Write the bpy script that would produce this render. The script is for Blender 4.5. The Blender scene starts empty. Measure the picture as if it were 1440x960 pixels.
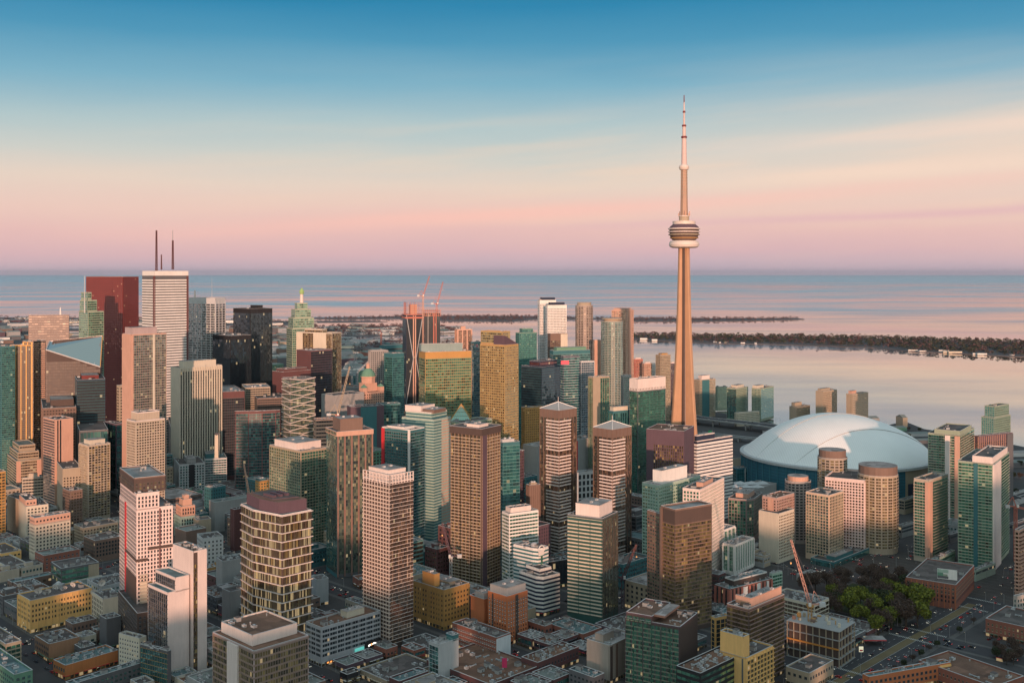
import bpy, math, random
from mathutils import Vector, Matrix

# ---------------------------------------------------------------- camera, sky, sun, exposure
FOC, CX, HY, CAMZ = 1480.0, 720.0, 384.0, 295.7      # focal length in photo pixels, principal column, horizon row, height in metres
sc = bpy.context.scene
col = sc.collection
R = math.radians
cam = bpy.data.objects.new("camera", bpy.data.cameras.new("camera"))
col.objects.link(cam)
cam.location = (0, 0, CAMZ)
cam.rotation_euler = (R(90), 0, 0)
cam.data.sensor_width = 36
cam.data.lens = 37.0
cam.data.shift_y = -(480 - HY) / 1440
cam.data.clip_start = 1
cam.data.clip_end = 400000
sc.camera = cam
sc.view_settings.view_transform = 'Standard'
sc.view_settings.look = 'None'
sc.view_settings.exposure = 0.0
sc.view_settings.gamma = 1
sc.cycles.max_bounces = 5
sc.cycles.diffuse_bounces = 2
sc.cycles.glossy_bounces = 3
sc.cycles.transmission_bounces = 2
sc.cycles.transparent_max_bounces = 4
sc.cycles.caustics_reflective = False
sc.cycles.caustics_refractive = False

WEST = 1.68        # the sunset side of the sky is brighter than the side in view
SUN_AZ, SUN_EL = 176.0, 4.2          # clockwise from +Y (the view direction): the sun is behind the camera
w = bpy.data.worlds.new("World"); sc.world = w; w.use_nodes = True
nt = w.node_tree
for n in list(nt.nodes): nt.nodes.remove(n)
def N(t, **k):
    n = nt.nodes.new(t)
    for a, b in k.items(): setattr(n, a, b)
    return n
def L(a, b): nt.links.new(a, b)
def mth(op, a, b=None, c=None, clamp=False):
    n = N('ShaderNodeMath', operation=op); n.use_clamp = clamp
    for i, v in enumerate((a, b, c)):
        if v is None: continue
        if isinstance(v, (int, float)): n.inputs[i].default_value = v
        else: L(v, n.inputs[i])
    return n.outputs[0]
def ramp(fac, stops, interp='LINEAR'):
    n = N('ShaderNodeValToRGB'); L(fac, n.inputs[0]); n.color_ramp.interpolation = interp
    e = n.color_ramp.elements
    while len(e) > 1: e.remove(e[-1])
    e[0].position = stops[0][0]; e[0].color = (*stops[0][1], 1)
    for p, c in stops[1:]:
        q = e.new(p); q.color = (*c, 1)
    return n.outputs[0]
def s2l(c): return tuple(((v / 255 + .055) / 1.055) ** 2.4 if v > 10 else v / 255 / 12.92 for v in c)
def mixc(f, a, b):
    n = N('ShaderNodeMix', data_type='RGBA')
    if isinstance(f, (int, float)): n.inputs[0].default_value = f
    else: L(f, n.inputs[0])
    for i, v in ((6, a), (7, b)):
        if isinstance(v, tuple): n.inputs[i].default_value = (*v, 1)
        else: L(v, n.inputs[i])
    return n.outputs[2]
tc = N('ShaderNodeTexCoord'); sep = N('ShaderNodeSeparateXYZ'); L(tc.outputs['Generated'], sep.inputs[0])
X, Y, Z = sep.outputs
hor = mth('SQRT', mth('ADD', mth('MULTIPLY', X, X), mth('MULTIPLY', Y, Y)))
tel = mth('DIVIDE', Z, mth('MAXIMUM', hor, .001))            # tangent of the elevation
az = mth('ARCTAN2', X, Y)
# wavering of the layers, and their slight slope
cmb = N('ShaderNodeCombineXYZ'); L(mth('MULTIPLY', az, 1.6), cmb.inputs[0]); L(mth('MULTIPLY', tel, 9.0), cmb.inputs[1])
ns = N('ShaderNodeTexNoise'); ns.inputs['Scale'].default_value = 1.7; ns.inputs['Detail'].default_value = 5; ns.inputs['Roughness'].default_value = .5
L(cmb.outputs[0], ns.inputs['Vector'])
warp = mth('MULTIPLY', mth('SUBTRACT', ns.outputs[0], .5), .028)
telw = mth('ADD', tel, warp)
fac = mth('MULTIPLY', telw, 2.0)                                # 0.5 tangent -> 1
def yy(y): return (HY - y) / FOC * 2.0
east = ramp(fac, [(0.0, s2l((196,176,190))), (yy(374), s2l((208,182,192))), (yy(355), s2l((224,185,189))), (yy(325), s2l((236,193,188))),
    (yy(295), s2l((240,204,192))), (yy(262), s2l((234,213,198))), (yy(225), s2l((209,210,203))), (yy(180), s2l((180,201,204))), (yy(120), s2l((126,178,200))),
    (yy(60), s2l((78,152,187))), (yy(5), s2l((42,134,176))), (.68, s2l((62,130,164))), (1.0, s2l((150,166,176)))])
west = ramp(fac, [(0.0, (.75,.52,.36)), (.06, (.95,.68,.46)), (.2, (.88,.78,.62)), (.45, (.66,.70,.64)), (.8, (.41,.52,.51)), (1.0, (.32,.44,.46))])
wsc = N('ShaderNodeVectorMath', operation='SCALE'); L(west, wsc.inputs[0]); wsc.inputs['Scale'].default_value = WEST; west = wsc.outputs[0]
wf = mth('MULTIPLY_ADD', mth('DIVIDE', Y, mth('MAXIMUM', hor, .001)), -.9, .25, clamp=True)
base = mixc(wf, east, west)
# thin streaks of cloud, lit peach, thicker towards +X
cmb2 = N('ShaderNodeCombineXYZ'); L(mth('MULTIPLY', az, 2.2), cmb2.inputs[0]); L(mth('SUBTRACT', mth('MULTIPLY', tel, 26.0), mth('MULTIPLY', az, 1.9)), cmb2.inputs[1])
n2 = N('ShaderNodeTexNoise'); n2.inputs['Scale'].default_value = 1.25; n2.inputs['Detail'].default_value = 7; n2.inputs['Roughness'].default_value = .52
L(cmb2.outputs[0], n2.inputs['Vector'])
st = N('ShaderNodeMapRange'); st.interpolation_type = 'SMOOTHSTEP'; L(n2.outputs[0], st.inputs[0]); st.inputs[1].default_value = .42; st.inputs[2].default_value = .66
win = ramp(fac, [(0, (0,0,0)), (yy(330), (.25,.25,.25)), (yy(285), (1,1,1)), (yy(210), (.8,.8,.8)), (yy(150), (.12,.12,.12)), (yy(60), (.0,.0,.0))])
side = mth('MULTIPLY_ADD', az, 1.0, .45, clamp=True)
sky = mixc(mth('MULTIPLY', mth('MULTIPLY', st.outputs[0], win), mth('MULTIPLY', side, .95)), base, s2l((250,216,190)))
def band(c0, sl, wd, amt, a0, a1, colr):
    global sky
    d = mth('DIVIDE', mth('SUBTRACT', mth('ADD', tel, mth('MULTIPLY', warp, .45)), mth('MULTIPLY_ADD', az, sl, c0)), wd)
    g = mth('POWER', 2.718, mth('MULTIPLY', mth('MULTIPLY', d, d), -1))
    m = N('ShaderNodeMapRange'); m.interpolation_type = 'SMOOTHSTEP'; L(az, m.inputs[0]); m.inputs[1].default_value = a0; m.inputs[2].default_value = a1
    k = mth('MULTIPLY', mth('MULTIPLY', g, m.outputs[0]), mth('MULTIPLY_ADD', n2.outputs[0], 1.6*amt, .15*amt, clamp=True))
    sky = mixc(k, sky, s2l(colr))
band(.0560, .060, .0085, .75, -.50, -.05, (255,199,186))
band(.0800, .030, .0080, .95, .08, .36, (255,222,200))
band(.1050, .02, .050, .62, -.02, .45, (240,216,200))
band(.1020, .058, .0085, .42, .10, .30, (250,222,205))
band(.0420, .030, .0045, .5, -.2, .40, (226,176,190))
nish = N('ShaderNodeTexSky'); nish.sky_type = 'NISHITA'; nish.sun_disc = False
nish.sun_elevation = R(SUN_EL); nish.sun_rotation = R(SUN_AZ); nish.altitude = 300
nis = N('ShaderNodeVectorMath', operation='SCALE'); L(nish.outputs[0], nis.inputs[0]); nis.inputs['Scale'].default_value = .12
sky = mixc(.04, sky, nis.outputs[0])
bg = N('ShaderNodeBackground'); bg.inputs['Strength'].default_value = 1.0; L(sky, bg.inputs[0])
out = N('ShaderNodeOutputWorld'); L(bg.outputs[0], out.inputs[0])

sl = bpy.data.lights.new("sun", 'SUN'); sl.energy = 4.4; sl.angle = R(.8); sl.color = (1.0, .55, .37)
sun = bpy.data.objects.new("sun", sl); col.objects.link(sun)
a_ = R(SUN_AZ); e_ = R(SUN_EL)
sdir = Vector((math.sin(a_) * math.cos(e_), math.cos(a_) * math.cos(e_), math.sin(e_)))
sun.rotation_euler = sdir.to_track_quat('Z', 'Y').to_euler()

# ---------------------------------------------------------------- helpers
rnd = random.Random(7)
HAZE = 0.000006
def gx(px, D): return (px - CX) / FOC * D
def gz(py, D): return CAMZ - (py - HY) * D / FOC
def gd(py, z=0.0): return (CAMZ - z) * FOC / (py - HY)
def gp(px, py, z=0.0):
    D = gd(py, z); return (gx(px, D), D)
GR = R(45.5)
ER = (math.cos(GR), math.sin(GR)); EL = (-math.sin(GR), math.cos(GR))
def UV(u, v): return (u * ER[0] + v * EL[0], u * ER[1] + v * EL[1])
def toUV(x, y): return (x * ER[0] + y * ER[1], x * EL[0] + y * EL[1])

def tag(o, label=None, cat=None, group=None, kind=None):
    if label: o['label'] = label
    if cat: o['category'] = cat
    if group: o['group'] = group
    if kind: o['kind'] = kind
    return o
def empty(name, loc=(0,0,0), rz=0.0, label=None, cat=None, group=None, parent=None):
    o = bpy.data.objects.new(name, None); col.objects.link(o)
    o.empty_display_size = 5; o.location = loc; o.rotation_euler = (0, 0, rz)
    if parent: o.parent = parent
    return tag(o, label, cat, group)
def link(name, me, parent=None, loc=(0,0,0), rz=0.0, scale=None):
    o = bpy.data.objects.new(name, me); col.objects.link(o)
    o.location = loc; o.rotation_euler = (0, 0, rz)
    if scale: o.scale = scale
    if parent: o.parent = parent
    return o

class MB:
    """collects boxes, quads, prisms, tubes; build() links them as ONE mesh object"""
    def __init__(s): s.v = []; s.f = []; s.m = []; s.r = []; s.mats = []; s.smooth = False
    def mi(s, m):
        if m not in s.mats: s.mats.append(m)
        return s.mats.index(m)
    def add(s, vs, fs, m, r=0.0):
        b = len(s.v); k = s.mi(m); s.v.extend(vs)
        for f in fs: s.f.append(tuple(b + i for i in f)); s.m.append(k); s.r.append(r)
    def quad(s, a, b, c, d, m, r=0.0): s.add([a, b, c, d], [(0,1,2,3)], m, r)
    def box(s, x0, x1, y0, y1, z0, z1, m, top=None):
        vs = [(x0,y0,z0),(x1,y0,z0),(x1,y1,z0),(x0,y1,z0),(x0,y0,z1),(x1,y0,z1),(x1,y1,z1),(x0,y1,z1)]
        s.add(vs, [(0,3,2,1),(0,1,5,4),(1,2,6,5),(2,3,7,6),(3,0,4,7)], m); s.add(vs[4:], [(0,1,2,3)], top or m)
    def prism(s, poly, z0, z1, m, top=None, ztop=None):
        n = len(poly); zt = ztop or [z1] * n
        vs = [(p[0], p[1], z0) for p in poly] + [(p[0], p[1], zt[i]) for i, p in enumerate(poly)]
        s.add(vs, [tuple(reversed(range(n)))] + [(i, (i+1) % n, (i+1) % n + n, i + n) for i in range(n)], m)
        s.add(vs[n:], [tuple(range(n))], top or m)
    def obox(s, o, t, nn, s0, s1, o0, o1, z0, z1, m):
        """box on a wall edge: origin o, tangent t, outward normal nn"""
        def P(a, b, z): return (o[0] + t[0]*a + nn[0]*b, o[1] + t[1]*a + nn[1]*b, z)
        vs = [P(s0,o1,z0),P(s1,o1,z0),P(s1,o0,z0),P(s0,o0,z0),P(s0,o1,z1),P(s1,o1,z1),P(s1,o0,z1),P(s0,o0,z1)]
        s.add(vs, [(0,3,2,1),(4,5,6,7),(0,1,5,4),(1,2,6,5),(2,3,7,6),(3,0,4,7)], m)
    def bar(s, a, b, wd, m, n=4, w2=None):
        a = Vector(a); b = Vector(b); d = (b - a).normalized()
        u = d.cross(Vector((0,0,1)) if abs(d.z) < .95 else Vector((1,0,0))).normalized(); v = d.cross(u)
        vs = []
        for p, q in ((a, wd), (b, wd if w2 is None else w2)):
            for k in range(n):
                t = 2*math.pi*(k+.5)/n; vs.append(tuple(p + (u*math.cos(t) + v*math.sin(t)) * q * .5 * 1.25))
        s.add(vs, [(k, (k+1) % n, (k+1) % n + n, k + n) for k in range(n)] + [tuple(reversed(range(n))), tuple(range(n, 2*n))], m)
    def lathe(s, prof, m, n=32, cx=0, cy=0):
        b = []
        for r_, z in prof:
            for k in range(n):
                t = 2*math.pi*k/n; b.append((cx + r_*math.cos(t), cy + r_*math.sin(t), z))
        fs = []
        for j in range(len(prof)-1):
            for k in range(n):
                fs.append((j*n+k, j*n+(k+1) % n, (j+1)*n+(k+1) % n, (j+1)*n+k))
        fs.append(tuple(reversed(range(n)))); fs.append(tuple(range((len(prof)-1)*n, len(prof)*n)))
        s.add(b, fs, m)
    def mesh(s, name):
        me = bpy.data.meshes.new(name); me.from_pydata(s.v, [], s.f)
        for m in s.mats: me.materials.append(m)
        me.polygons.foreach_set('material_index', s.m)
        if any(s.r):
            at = me.attributes.new('rnd', 'FLOAT', 'FACE'); at.data.foreach_set('value', s.r)
        if s.smooth: me.shade_smooth()
        me.update(); return me
    def build(s, name, parent=None, loc=(0,0,0), rz=0.0):
        return link(name, s.mesh(name), parent, loc, rz)

# ---------------------------------------------------------------- materials
_mc = {}
class MT:
    def __init__(s, name):
        global nt
        s.m = bpy.data.materials.new(name); s.m.use_nodes = True
        for n in list(s.m.node_tree.nodes): s.m.node_tree.nodes.remove(n)
        nt = s.m.node_tree
def principled(c, rough=.8, metal=0.0, spec=.5, emis=None, es=0.0):
    b = N('ShaderNodeBsdfPrincipled')
    if isinstance(c, tuple): b.inputs['Base Color'].default_value = (*c, 1)
    else: L(c, b.inputs['Base Color'])
    b.inputs['Roughness'].default_value = rough; b.inputs['Metallic'].default_value = metal
    b.inputs['Specular IOR Level'].default_value = spec
    if emis is not None:
        if isinstance(emis, tuple): b.inputs['Emission Color'].default_value = (*emis, 1)
        else: L(emis, b.inputs['Emission Color'])
        if isinstance(es, (int, float)): b.inputs['Emission Strength'].default_value = es
        else: L(es, b.inputs['Emission Strength'])
    return b
def matout(sh):
    o = N('ShaderNodeOutputMaterial'); L(sh, o.inputs[0])
def noise(scale, detail=4, rough=.55, vec=None, sx=(1,1,1)):
    n = N('ShaderNodeTexNoise'); n.inputs['Scale'].default_value = scale; n.inputs['Detail'].default_value = detail; n.inputs['Roughness'].default_value = rough
    if vec is not None:
        mp = N('ShaderNodeMapping'); L(vec, mp.inputs[0]); mp.inputs['Scale'].default_value = sx; L(mp.outputs[0], n.inputs['Vector'])
    return n.outputs[0]
def scalec(colr, f):
    v = N('ShaderNodeVectorMath', operation='SCALE')
    if isinstance(colr, tuple): v.inputs[0].default_value = colr
    else: L(colr, v.inputs[0])
    L(f, v.inputs['Scale']); return v.outputs[0]

COL = dict(white=(.74,.72,.69), pinkw=(.72,.62,.58), cream=(.60,.54,.44), beige=(.48,.41,.33), tan=(.38,.31,.23), grey=(.33,.33,.33), lgrey=(.50,.51,.52), dgrey=(.12,.12,.13),
    brown=(.19,.125,.10), dbrown=(.085,.058,.05), brick=(.27,.10,.07), orange=(.50,.16,.065), granite=(.16,.03,.028), ochre=(.47,.26,.085), yellow=(.82,.50,.19), maroon=(.13,.055,.055),
    black=(.018,.018,.022), plum=(.105,.065,.085), tealw=(.04,.15,.17), green=(.13,.27,.19), pink=(.62,.44,.38), salmon=(.55,.33,.25), red=(.55,.03,.04), steel=(.36,.38,.40), navy=(.02,.03,.06),
    roof=(.10,.085,.082), roofl=(.27,.25,.245), roofb=(.17,.09,.06), roofg=(.17,.19,.18), rooft=(.10,.16,.17), sage=(.30,.36,.27), mint=(.36,.47,.40), cran=(.46,.16,.12), yel=(.7,.5,.05))
def wallm(c, kind='wall'):
    key = (kind, c)
    if key in _mc: return _mc[key]
    rgb = COL[c] if isinstance(c, str) else c
    M = MT(f"{kind}_{c}")
    tcn = N('ShaderNodeTexCoord').outputs['Object']
    if kind == 'roof':
        a = noise(.09, 6, .6, tcn); b = noise(.9, 3, .6, tcn)
        vo = N('ShaderNodeTexVoronoi'); vo.distance = 'CHEBYCHEV'; vo.inputs['Scale'].default_value = .11; L(tcn, vo.inputs['Vector'])
        sx_ = N('ShaderNodeSeparateColor'); L(vo.outputs['Color'], sx_.inputs[0])
        f = mth('ADD', mth('MULTIPLY', a, 1.1), mth('MULTIPLY', b, .5)); f = mth('ADD', f, mth('MULTIPLY_ADD', sx_.outputs[0], .7, -.12))
        matout(principled(scalec(rgb, f), .92).outputs[0])
    else:
        a = noise(.05, 4, .6, tcn); b = noise(.6, 4, .6, tcn, (1,1,.12))
        f = mth('ADD', mth('MULTIPLY', a, .34), mth('MULTIPLY', b, .34)); f = mth('ADD', f, .66)
        pr = principled(scalec(rgb, f), .78 if kind == 'wall' else .4)
        matout(pr.outputs[0])
    _mc[key] = M.m; return M.m
def roofm(c): return wallm(c, 'roof')

GL = dict(  # (dark pane, middle pane, pale pane), sheen tint, sheen amount, share of lit rooms
    teal=((.010,.05,.055), (.02,.13,.13), (.07,.24,.21), (.6,.95,.92), .32),
    dark=((.006,.012,.018), (.010,.020,.026), (.018,.032,.038), (.6,.8,.95), .06),
    green=((.012,.06,.04), (.03,.19,.13), (.13,.30,.19), (.7,1,.85), .30),
    brown=((.02,.014,.012), (.06,.04,.028), (.18,.12,.06), (1,.85,.7), .2),
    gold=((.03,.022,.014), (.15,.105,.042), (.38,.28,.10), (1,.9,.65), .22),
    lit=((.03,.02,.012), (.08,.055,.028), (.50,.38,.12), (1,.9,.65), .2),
    umber=((.035,.024,.022), (.055,.036,.03), (.075,.052,.042), (1,.8,.7), .16),
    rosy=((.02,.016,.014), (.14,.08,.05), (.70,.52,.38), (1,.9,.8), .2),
    blue=((.03,.07,.10), (.06,.13,.18), (.18,.28,.32), (.8,.95,1), .36),
    red=((.05,.008,.01), (.09,.018,.02), (.12,.03,.03), (1,.6,.6), .1),
    win=((.012,.014,.018), (.035,.04,.045), (.12,.11,.09), (.85,.9,1), .16),
    mix=((.015,.028,.028), (.07,.11,.08), (.34,.32,.20), (.8,.95,.85), .22))
def glassm(g):
    key = ('glass', g)
    if key in _mc: return _mc[key]
    d, m, p, tint, amt = GL[g]
    M = MT(f"glass_{g}")
    at = N('ShaderNodeAttribute'); at.attribute_name = 'rnd'
    oi = N('ShaderNodeObjectInfo')
    r = mth('FRACT', mth('ADD', at.outputs['Fac'], mth('MULTIPLY', oi.outputs['Random'], 7.31)))
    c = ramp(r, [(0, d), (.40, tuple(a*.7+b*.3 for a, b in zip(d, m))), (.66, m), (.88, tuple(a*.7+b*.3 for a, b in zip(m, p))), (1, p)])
    wn = N('ShaderNodeTexWhiteNoise', noise_dimensions='1D'); L(mth('MULTIPLY', r, 91.7), wn.inputs['W'])
    vm = N('ShaderNodeVectorMath', operation='SUBTRACT'); L(wn.outputs['Color'], vm.inputs[0]); vm.inputs[1].default_value = (.5,.5,.5)
    vs = N('ShaderNodeVectorMath', operation='SCALE'); L(vm.outputs[0], vs.inputs[0]); vs.inputs['Scale'].default_value = .045
    ge = N('ShaderNodeNewGeometry'); va = N('ShaderNodeVectorMath', operation='ADD'); L(ge.outputs['Normal'], va.inputs[0]); L(vs.outputs[0], va.inputs[1])
    vn = N('ShaderNodeVectorMath', operation='NORMALIZE'); L(va.outputs[0], vn.inputs[0])
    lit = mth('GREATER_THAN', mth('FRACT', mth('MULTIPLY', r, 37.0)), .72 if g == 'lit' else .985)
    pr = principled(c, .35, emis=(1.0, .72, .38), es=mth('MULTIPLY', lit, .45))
    gls = N('ShaderNodeBsdfGlossy'); gls.inputs['Color'].default_value = (*tint, 1); gls.inputs['Roughness'].default_value = .06; L(vn.outputs[0], gls.inputs['Normal'])
    lw = N('ShaderNodeLayerWeight'); lw.inputs['Blend'].default_value = .35
    f = mth('ADD', mth('MULTIPLY', lw.outputs['Facing'], .5), amt, clamp=True)
    mx = N('ShaderNodeMixShader'); L(f, mx.inputs[0]); L(pr.outputs[0], mx.inputs[1]); L(gls.outputs[0], mx.inputs[2])
    matout(mx.outputs[0]); _mc[key] = M.m; return M.m
def plain(name, c, rough=.7, metal=0.0, emis=None, es=0.0):
    key = ('plain', name)
    if key in _mc: return _mc[key]
    M = MT(name); matout(principled(c, rough, metal, emis=emis, es=es).outputs[0]); _mc[key] = M.m; return M.m

# ---------------------------------------------------------------- buildings
def unit_box(name, m, top=None):
    b = MB(); b.box(-.5,.5,-.5,.5,0,1,m,top); return b.mesh(name)
_shared = {}
def shared(key, fn):
    if key not in _shared: _shared[key] = fn()
    return _shared[key]
def win_mesh(g, fr):
    """one window: a frame, a sill and two panes a little back in it; 1 x 1 in X and Z, facing -Y"""
    def mk():
        b = MB(); f = wallm(fr); gm = glassm(g)
        b.box(-.5,.5,-.02,.05,0,1,f); b.box(-.54,.54,-.16,-.02,-.07,-.002,f)
        b.quad((-.44,-.025,.07),(-.03,-.025,.07),(-.03,-.025,.93),(-.44,-.025,.93), gm)
        b.quad((.03,-.025,.07),(.44,-.025,.07),(.44,-.025,.93),(.03,-.025,.93), gm)
        return b.mesh('window')
    return shared(('win', g, fr), mk)
def hvac_mesh():
    def mk():
        b = MB(); m = wallm('lgrey'); d = wallm('dgrey')
        b.box(-.5,.5,-.5,.5,0,.86,m); b.box(-.46,.46,-.46,.46,.86,.94,d); b.lathe([(.30,.94),(.30,1.0),(.22,1.02)], m, 10)
        for k in range(5): b.box(-.52,-.5,-.42+.18*k,-.32+.18*k,.15,.75,d)
        return b.mesh('roof_unit')
    return shared('hvac', mk)
def duct_mesh():
    def mk():
        b = MB(); m = wallm('steel')
        b.box(-.5,.5,-.12,.12,.25,.6,m); b.box(-.5,-.35,-.2,.2,0,.85,m); b.box(.36,.5,-.16,.16,0,.7,m); b.box(-.1,.0,-.14,.14,0,.62,m)
        return b.mesh('roof_duct')
    return shared('duct', mk)
def vent_mesh():
    def mk():
        b = MB(); b.lathe([(.34,0),(.34,.6),(.5,.64),(.5,.9),(.2,1)], wallm('grey'), 10); return b.mesh('roof_vent')
    return shared('vent', mk)
def hut_mesh():
    def mk():
        b = MB(); b.box(-.5,.5,-.5,.5,0,.92,wallm('grey')); b.box(-.54,.54,-.54,.54,.92,1,roofm('roof')); b.box(-.12,.12,-.515,-.5,0,.6,wallm('dgrey')); return b.mesh('stair_hut')
    return shared('hut', mk)

def inset(poly, d):
    n = len(poly); out = []
    for i in range(n):
        a, b, c = poly[i-1], poly[i], poly[(i+1) % n]
        t1 = (Vector(b) - Vector(a)).normalized(); t2 = (Vector(c) - Vector(b)).normalized()
        n1 = Vector((-t1.y, t1.x)); n2 = Vector((-t2.y, t2.x)); m = n1 + n2
        k = d / max(.3, (1 + n1.dot(n2)))
        out.append((b[0] + m.x*k, b[1] + m.y*k))
    return out
def inpoly(p, poly):
    c = False; n = len(poly)
    for i in range(n):
        a, b = poly[i], poly[(i+1) % n]
        if (a[1] > p[1]) != (b[1] > p[1]) and p[0] < (b[0]-a[0])*(p[1]-a[1])/(b[1]-a[1]) + a[0]: c = not c
    return c

FOOT = []         # world footprints of what stands, with a margin test
COVER = [[1e9]*240 for _ in range(360)]   # coarse depth map of the town, 4 photo pixels a cell
def cover(x0, x1, y0, y1, D):
    for i in range(max(0, int(x0/4)), min(360, int(x1/4)+1)):
        c = COVER[i]
        for j in range(max(0, int(y0/4)), min(240, int(y1/4)+1)):
            if D < c[j]: c[j] = D
def seen(x0, x1, y0, y1, D):
    n = k = 0
    for i in range(int(x0/4), int(x1/4)+1):
        for j in range(int(y0/4), int(y1/4)+1):
            n += 1
            if 0 <= i < 360 and 0 <= j < 240 and COVER[i][j] > D: k += 1
    return k / max(1, n)

def D0(wp): return math.hypot(wp[0], wp[1])
def mass(root, poly, z0, z1, sp, wp, name='wall', roof=True, seed=0):
    """one block of a building with its facades. poly counter-clockwise in root's frame; wp = world position and rotation of root"""
    rg = random.Random(seed)
    ox, oy, rz = wp; cr, sr = math.cos(rz), math.sin(rz)
    W = lambda p: (ox + p[0]*cr - p[1]*sr, oy + p[0]*sr + p[1]*cr)
    if D0(wp) < 950 and z0 == 0: sp = dict(sp); sp['units'] = int(sp['units']*1.6)
    fh = sp['fh']; bay = sp['bay']; glass = sp['glass']; wm = wallm(sp['wall']); gm = glassm(glass)
    par = sp.get('parapet', 1.0) if roof else 0
    zt = z1 - par
    n = len(poly); D = math.hypot(*W(poly[0]))
    body = MB(); glz = MB(); ribs = MB(); bals = []; wins = []
    roofmat = roofm(sp['roofc'])
    body.prism(poly, z0, zt, wallm(sp['body']) if sp.get('body') else wm, roofmat)
    nfl = max(1, int((zt - z0 - sp['foot'] - sp['head']) / fh))
    zb = zt - sp['head'] - nfl*fh
    for i in range(n):
        p, q = poly[i], poly[(i+1) % n]
        Wp, Wq = W(p), W(q)
        Lg = math.hypot(q[0]-p[0], q[1]-p[1])
        if Lg < .3: continue
        t = ((q[0]-p[0])/Lg, (q[1]-p[1])/Lg); nn = (t[1], -t[0])
        wn = (nn[0]*cr - nn[1]*sr, nn[0]*sr + nn[1]*cr); mid = ((Wp[0]+Wq[0])/2, (Wp[1]+Wq[1])/2)
        facing = -(wn[0]*mid[0] + wn[1]*mid[1]) / math.hypot(*mid)
        if par > 0:
            body.obox(p, t, nn, 0, Lg, -.35, 0.0, zt, z1, wm)
            body.obox(p, t, nn, -.05, Lg+.12, -.45, .12, z1+.002, z1+.22, wallm(sp.get('coping', 'lgrey')))
        if facing < -.12: continue
        left = wn[0] < 0
        mode = sp['modeL'] if left and sp.get('modeL') is not None else sp['mode']
        if sp.get('only') and n == 4 and not (i == 0 or i == 3): continue
        nb = max(1, round((Lg - 2*sp['marg']) / bay)); bw = (Lg - 2*sp['marg']) / nb
        if 'p' in mode:
            pw = sp.get('pane', bay); npn = max(1, round((Lg - 2*sp['marg']) / pw)); pw = (Lg - 2*sp['marg'])/npn
            gap = min(.12, pw*.06)
            runr = rg.random(); colb = [rg.random() for _ in range(npn)]
            for k in range(nfl):
                za, zc = zb + k*fh + fh*sp['sill'], zb + (k+1)*fh - .1
                for j in range(npn):
                    if rg.random() < .94: runr = rg.random()
                    s0, s1 = sp['marg'] + j*pw + gap, sp['marg'] + (j+1)*pw - gap
                    o = .05
                    glz.quad((p[0]+t[0]*s0+nn[0]*o, p[1]+t[1]*s0+nn[1]*o, za), (p[0]+t[0]*s1+nn[0]*o, p[1]+t[1]*s1+nn[1]*o, za),
                             (p[0]+t[0]*s1+nn[0]*o, p[1]+t[1]*s1+nn[1]*o, zc), (p[0]+t[0]*s0+nn[0]*o, p[1]+t[1]*s0+nn[1]*o, zc), gm, min(.999, .45*colb[j] + .55*runr))
        if 'g' in mode:
            for k in range(nfl):
                for j in range(nb):
                    ww, wh = sp['ww']*bw, sp['wh']*fh
                    s = sp['marg'] + (j+.5)*bw; za = zb + k*fh + (fh-wh)*.5
                    wins.append((i, p, t, nn, s, za, ww, wh))
        if 's' in mode:
            bh = sp['band']; pr = sp['proj']
            m2 = wallm(sp['bandc']) if sp.get('bandc') else wallm((.15,.29,.28)) if sp['wall'] in ('tealw','navy') else wm
            for k in range(nfl+1):
                z = zb + k*fh
                if z + bh > zt: bh2 = max(.2, zt - z + .02)
                else: bh2 = bh
                ribs.obox(p, t, nn, 0, Lg + pr, 0.0, pr, z - .05, z + bh2 - .05, m2)
        if 'f' in mode:
            m2 = wallm(sp['finc']) if sp.get('finc') else wm
            for j in range(nb+1):
                s = sp['marg'] + j*bw; fw = sp['finw']
                s = min(max(s, fw*.5), Lg - fw*.5)
                ribs.obox(p, t, nn, s-fw/2, s+fw/2, 0.0, sp['finp'], z0 + sp['foot']*.5, zt, m2)
        if 'b' in mode:
            m2 = wallm(sp['balc']) if sp.get('balc') else wm
            a, b = sp.get('balr', (0, 1)); pr = sp['bproj']
            if left: a, b = 1-b, 1-a
            nseg = sp.get('bseg', 1)
            for q_ in range(nseg):
                bal = MB(); bals.append(bal)
                s0 = Lg*a + (Lg*(b-a))*q_/nseg + (.5 if nseg > 1 else 0); s1 = Lg*a + (Lg*(b-a))*(q_+1)/nseg - (.5 if nseg > 1 else 0)
                bal.obox(p, t, nn, s0, s1 + (pr if nseg == 1 and b == 1 else 0), 0.0, pr, -.18, .0, m2)
                bal.obox(p, t, nn, s0, s1 + (pr if nseg == 1 and b == 1 else 0), pr-.1, pr+.02, .0, sp['bh'], m2)
        for (face, a, b, c, pj) in sp.get('piers', ()):
            if face == 'L' and not left or face == 'R' and left: continue
            # pier positions are fractions seen from the near corner
            fa, fb = (1-b, 1-a) if left else (a, b)
            ribs.obox(p, t, nn, Lg*fa, Lg*fb, 0.0, pj, z0, zt - .05, wallm(c))
    bo = body.build(name, root)
    if glz.f: glz.build('glazing', root)
    if ribs.f: ribs.build('facade_frame', root)
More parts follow.
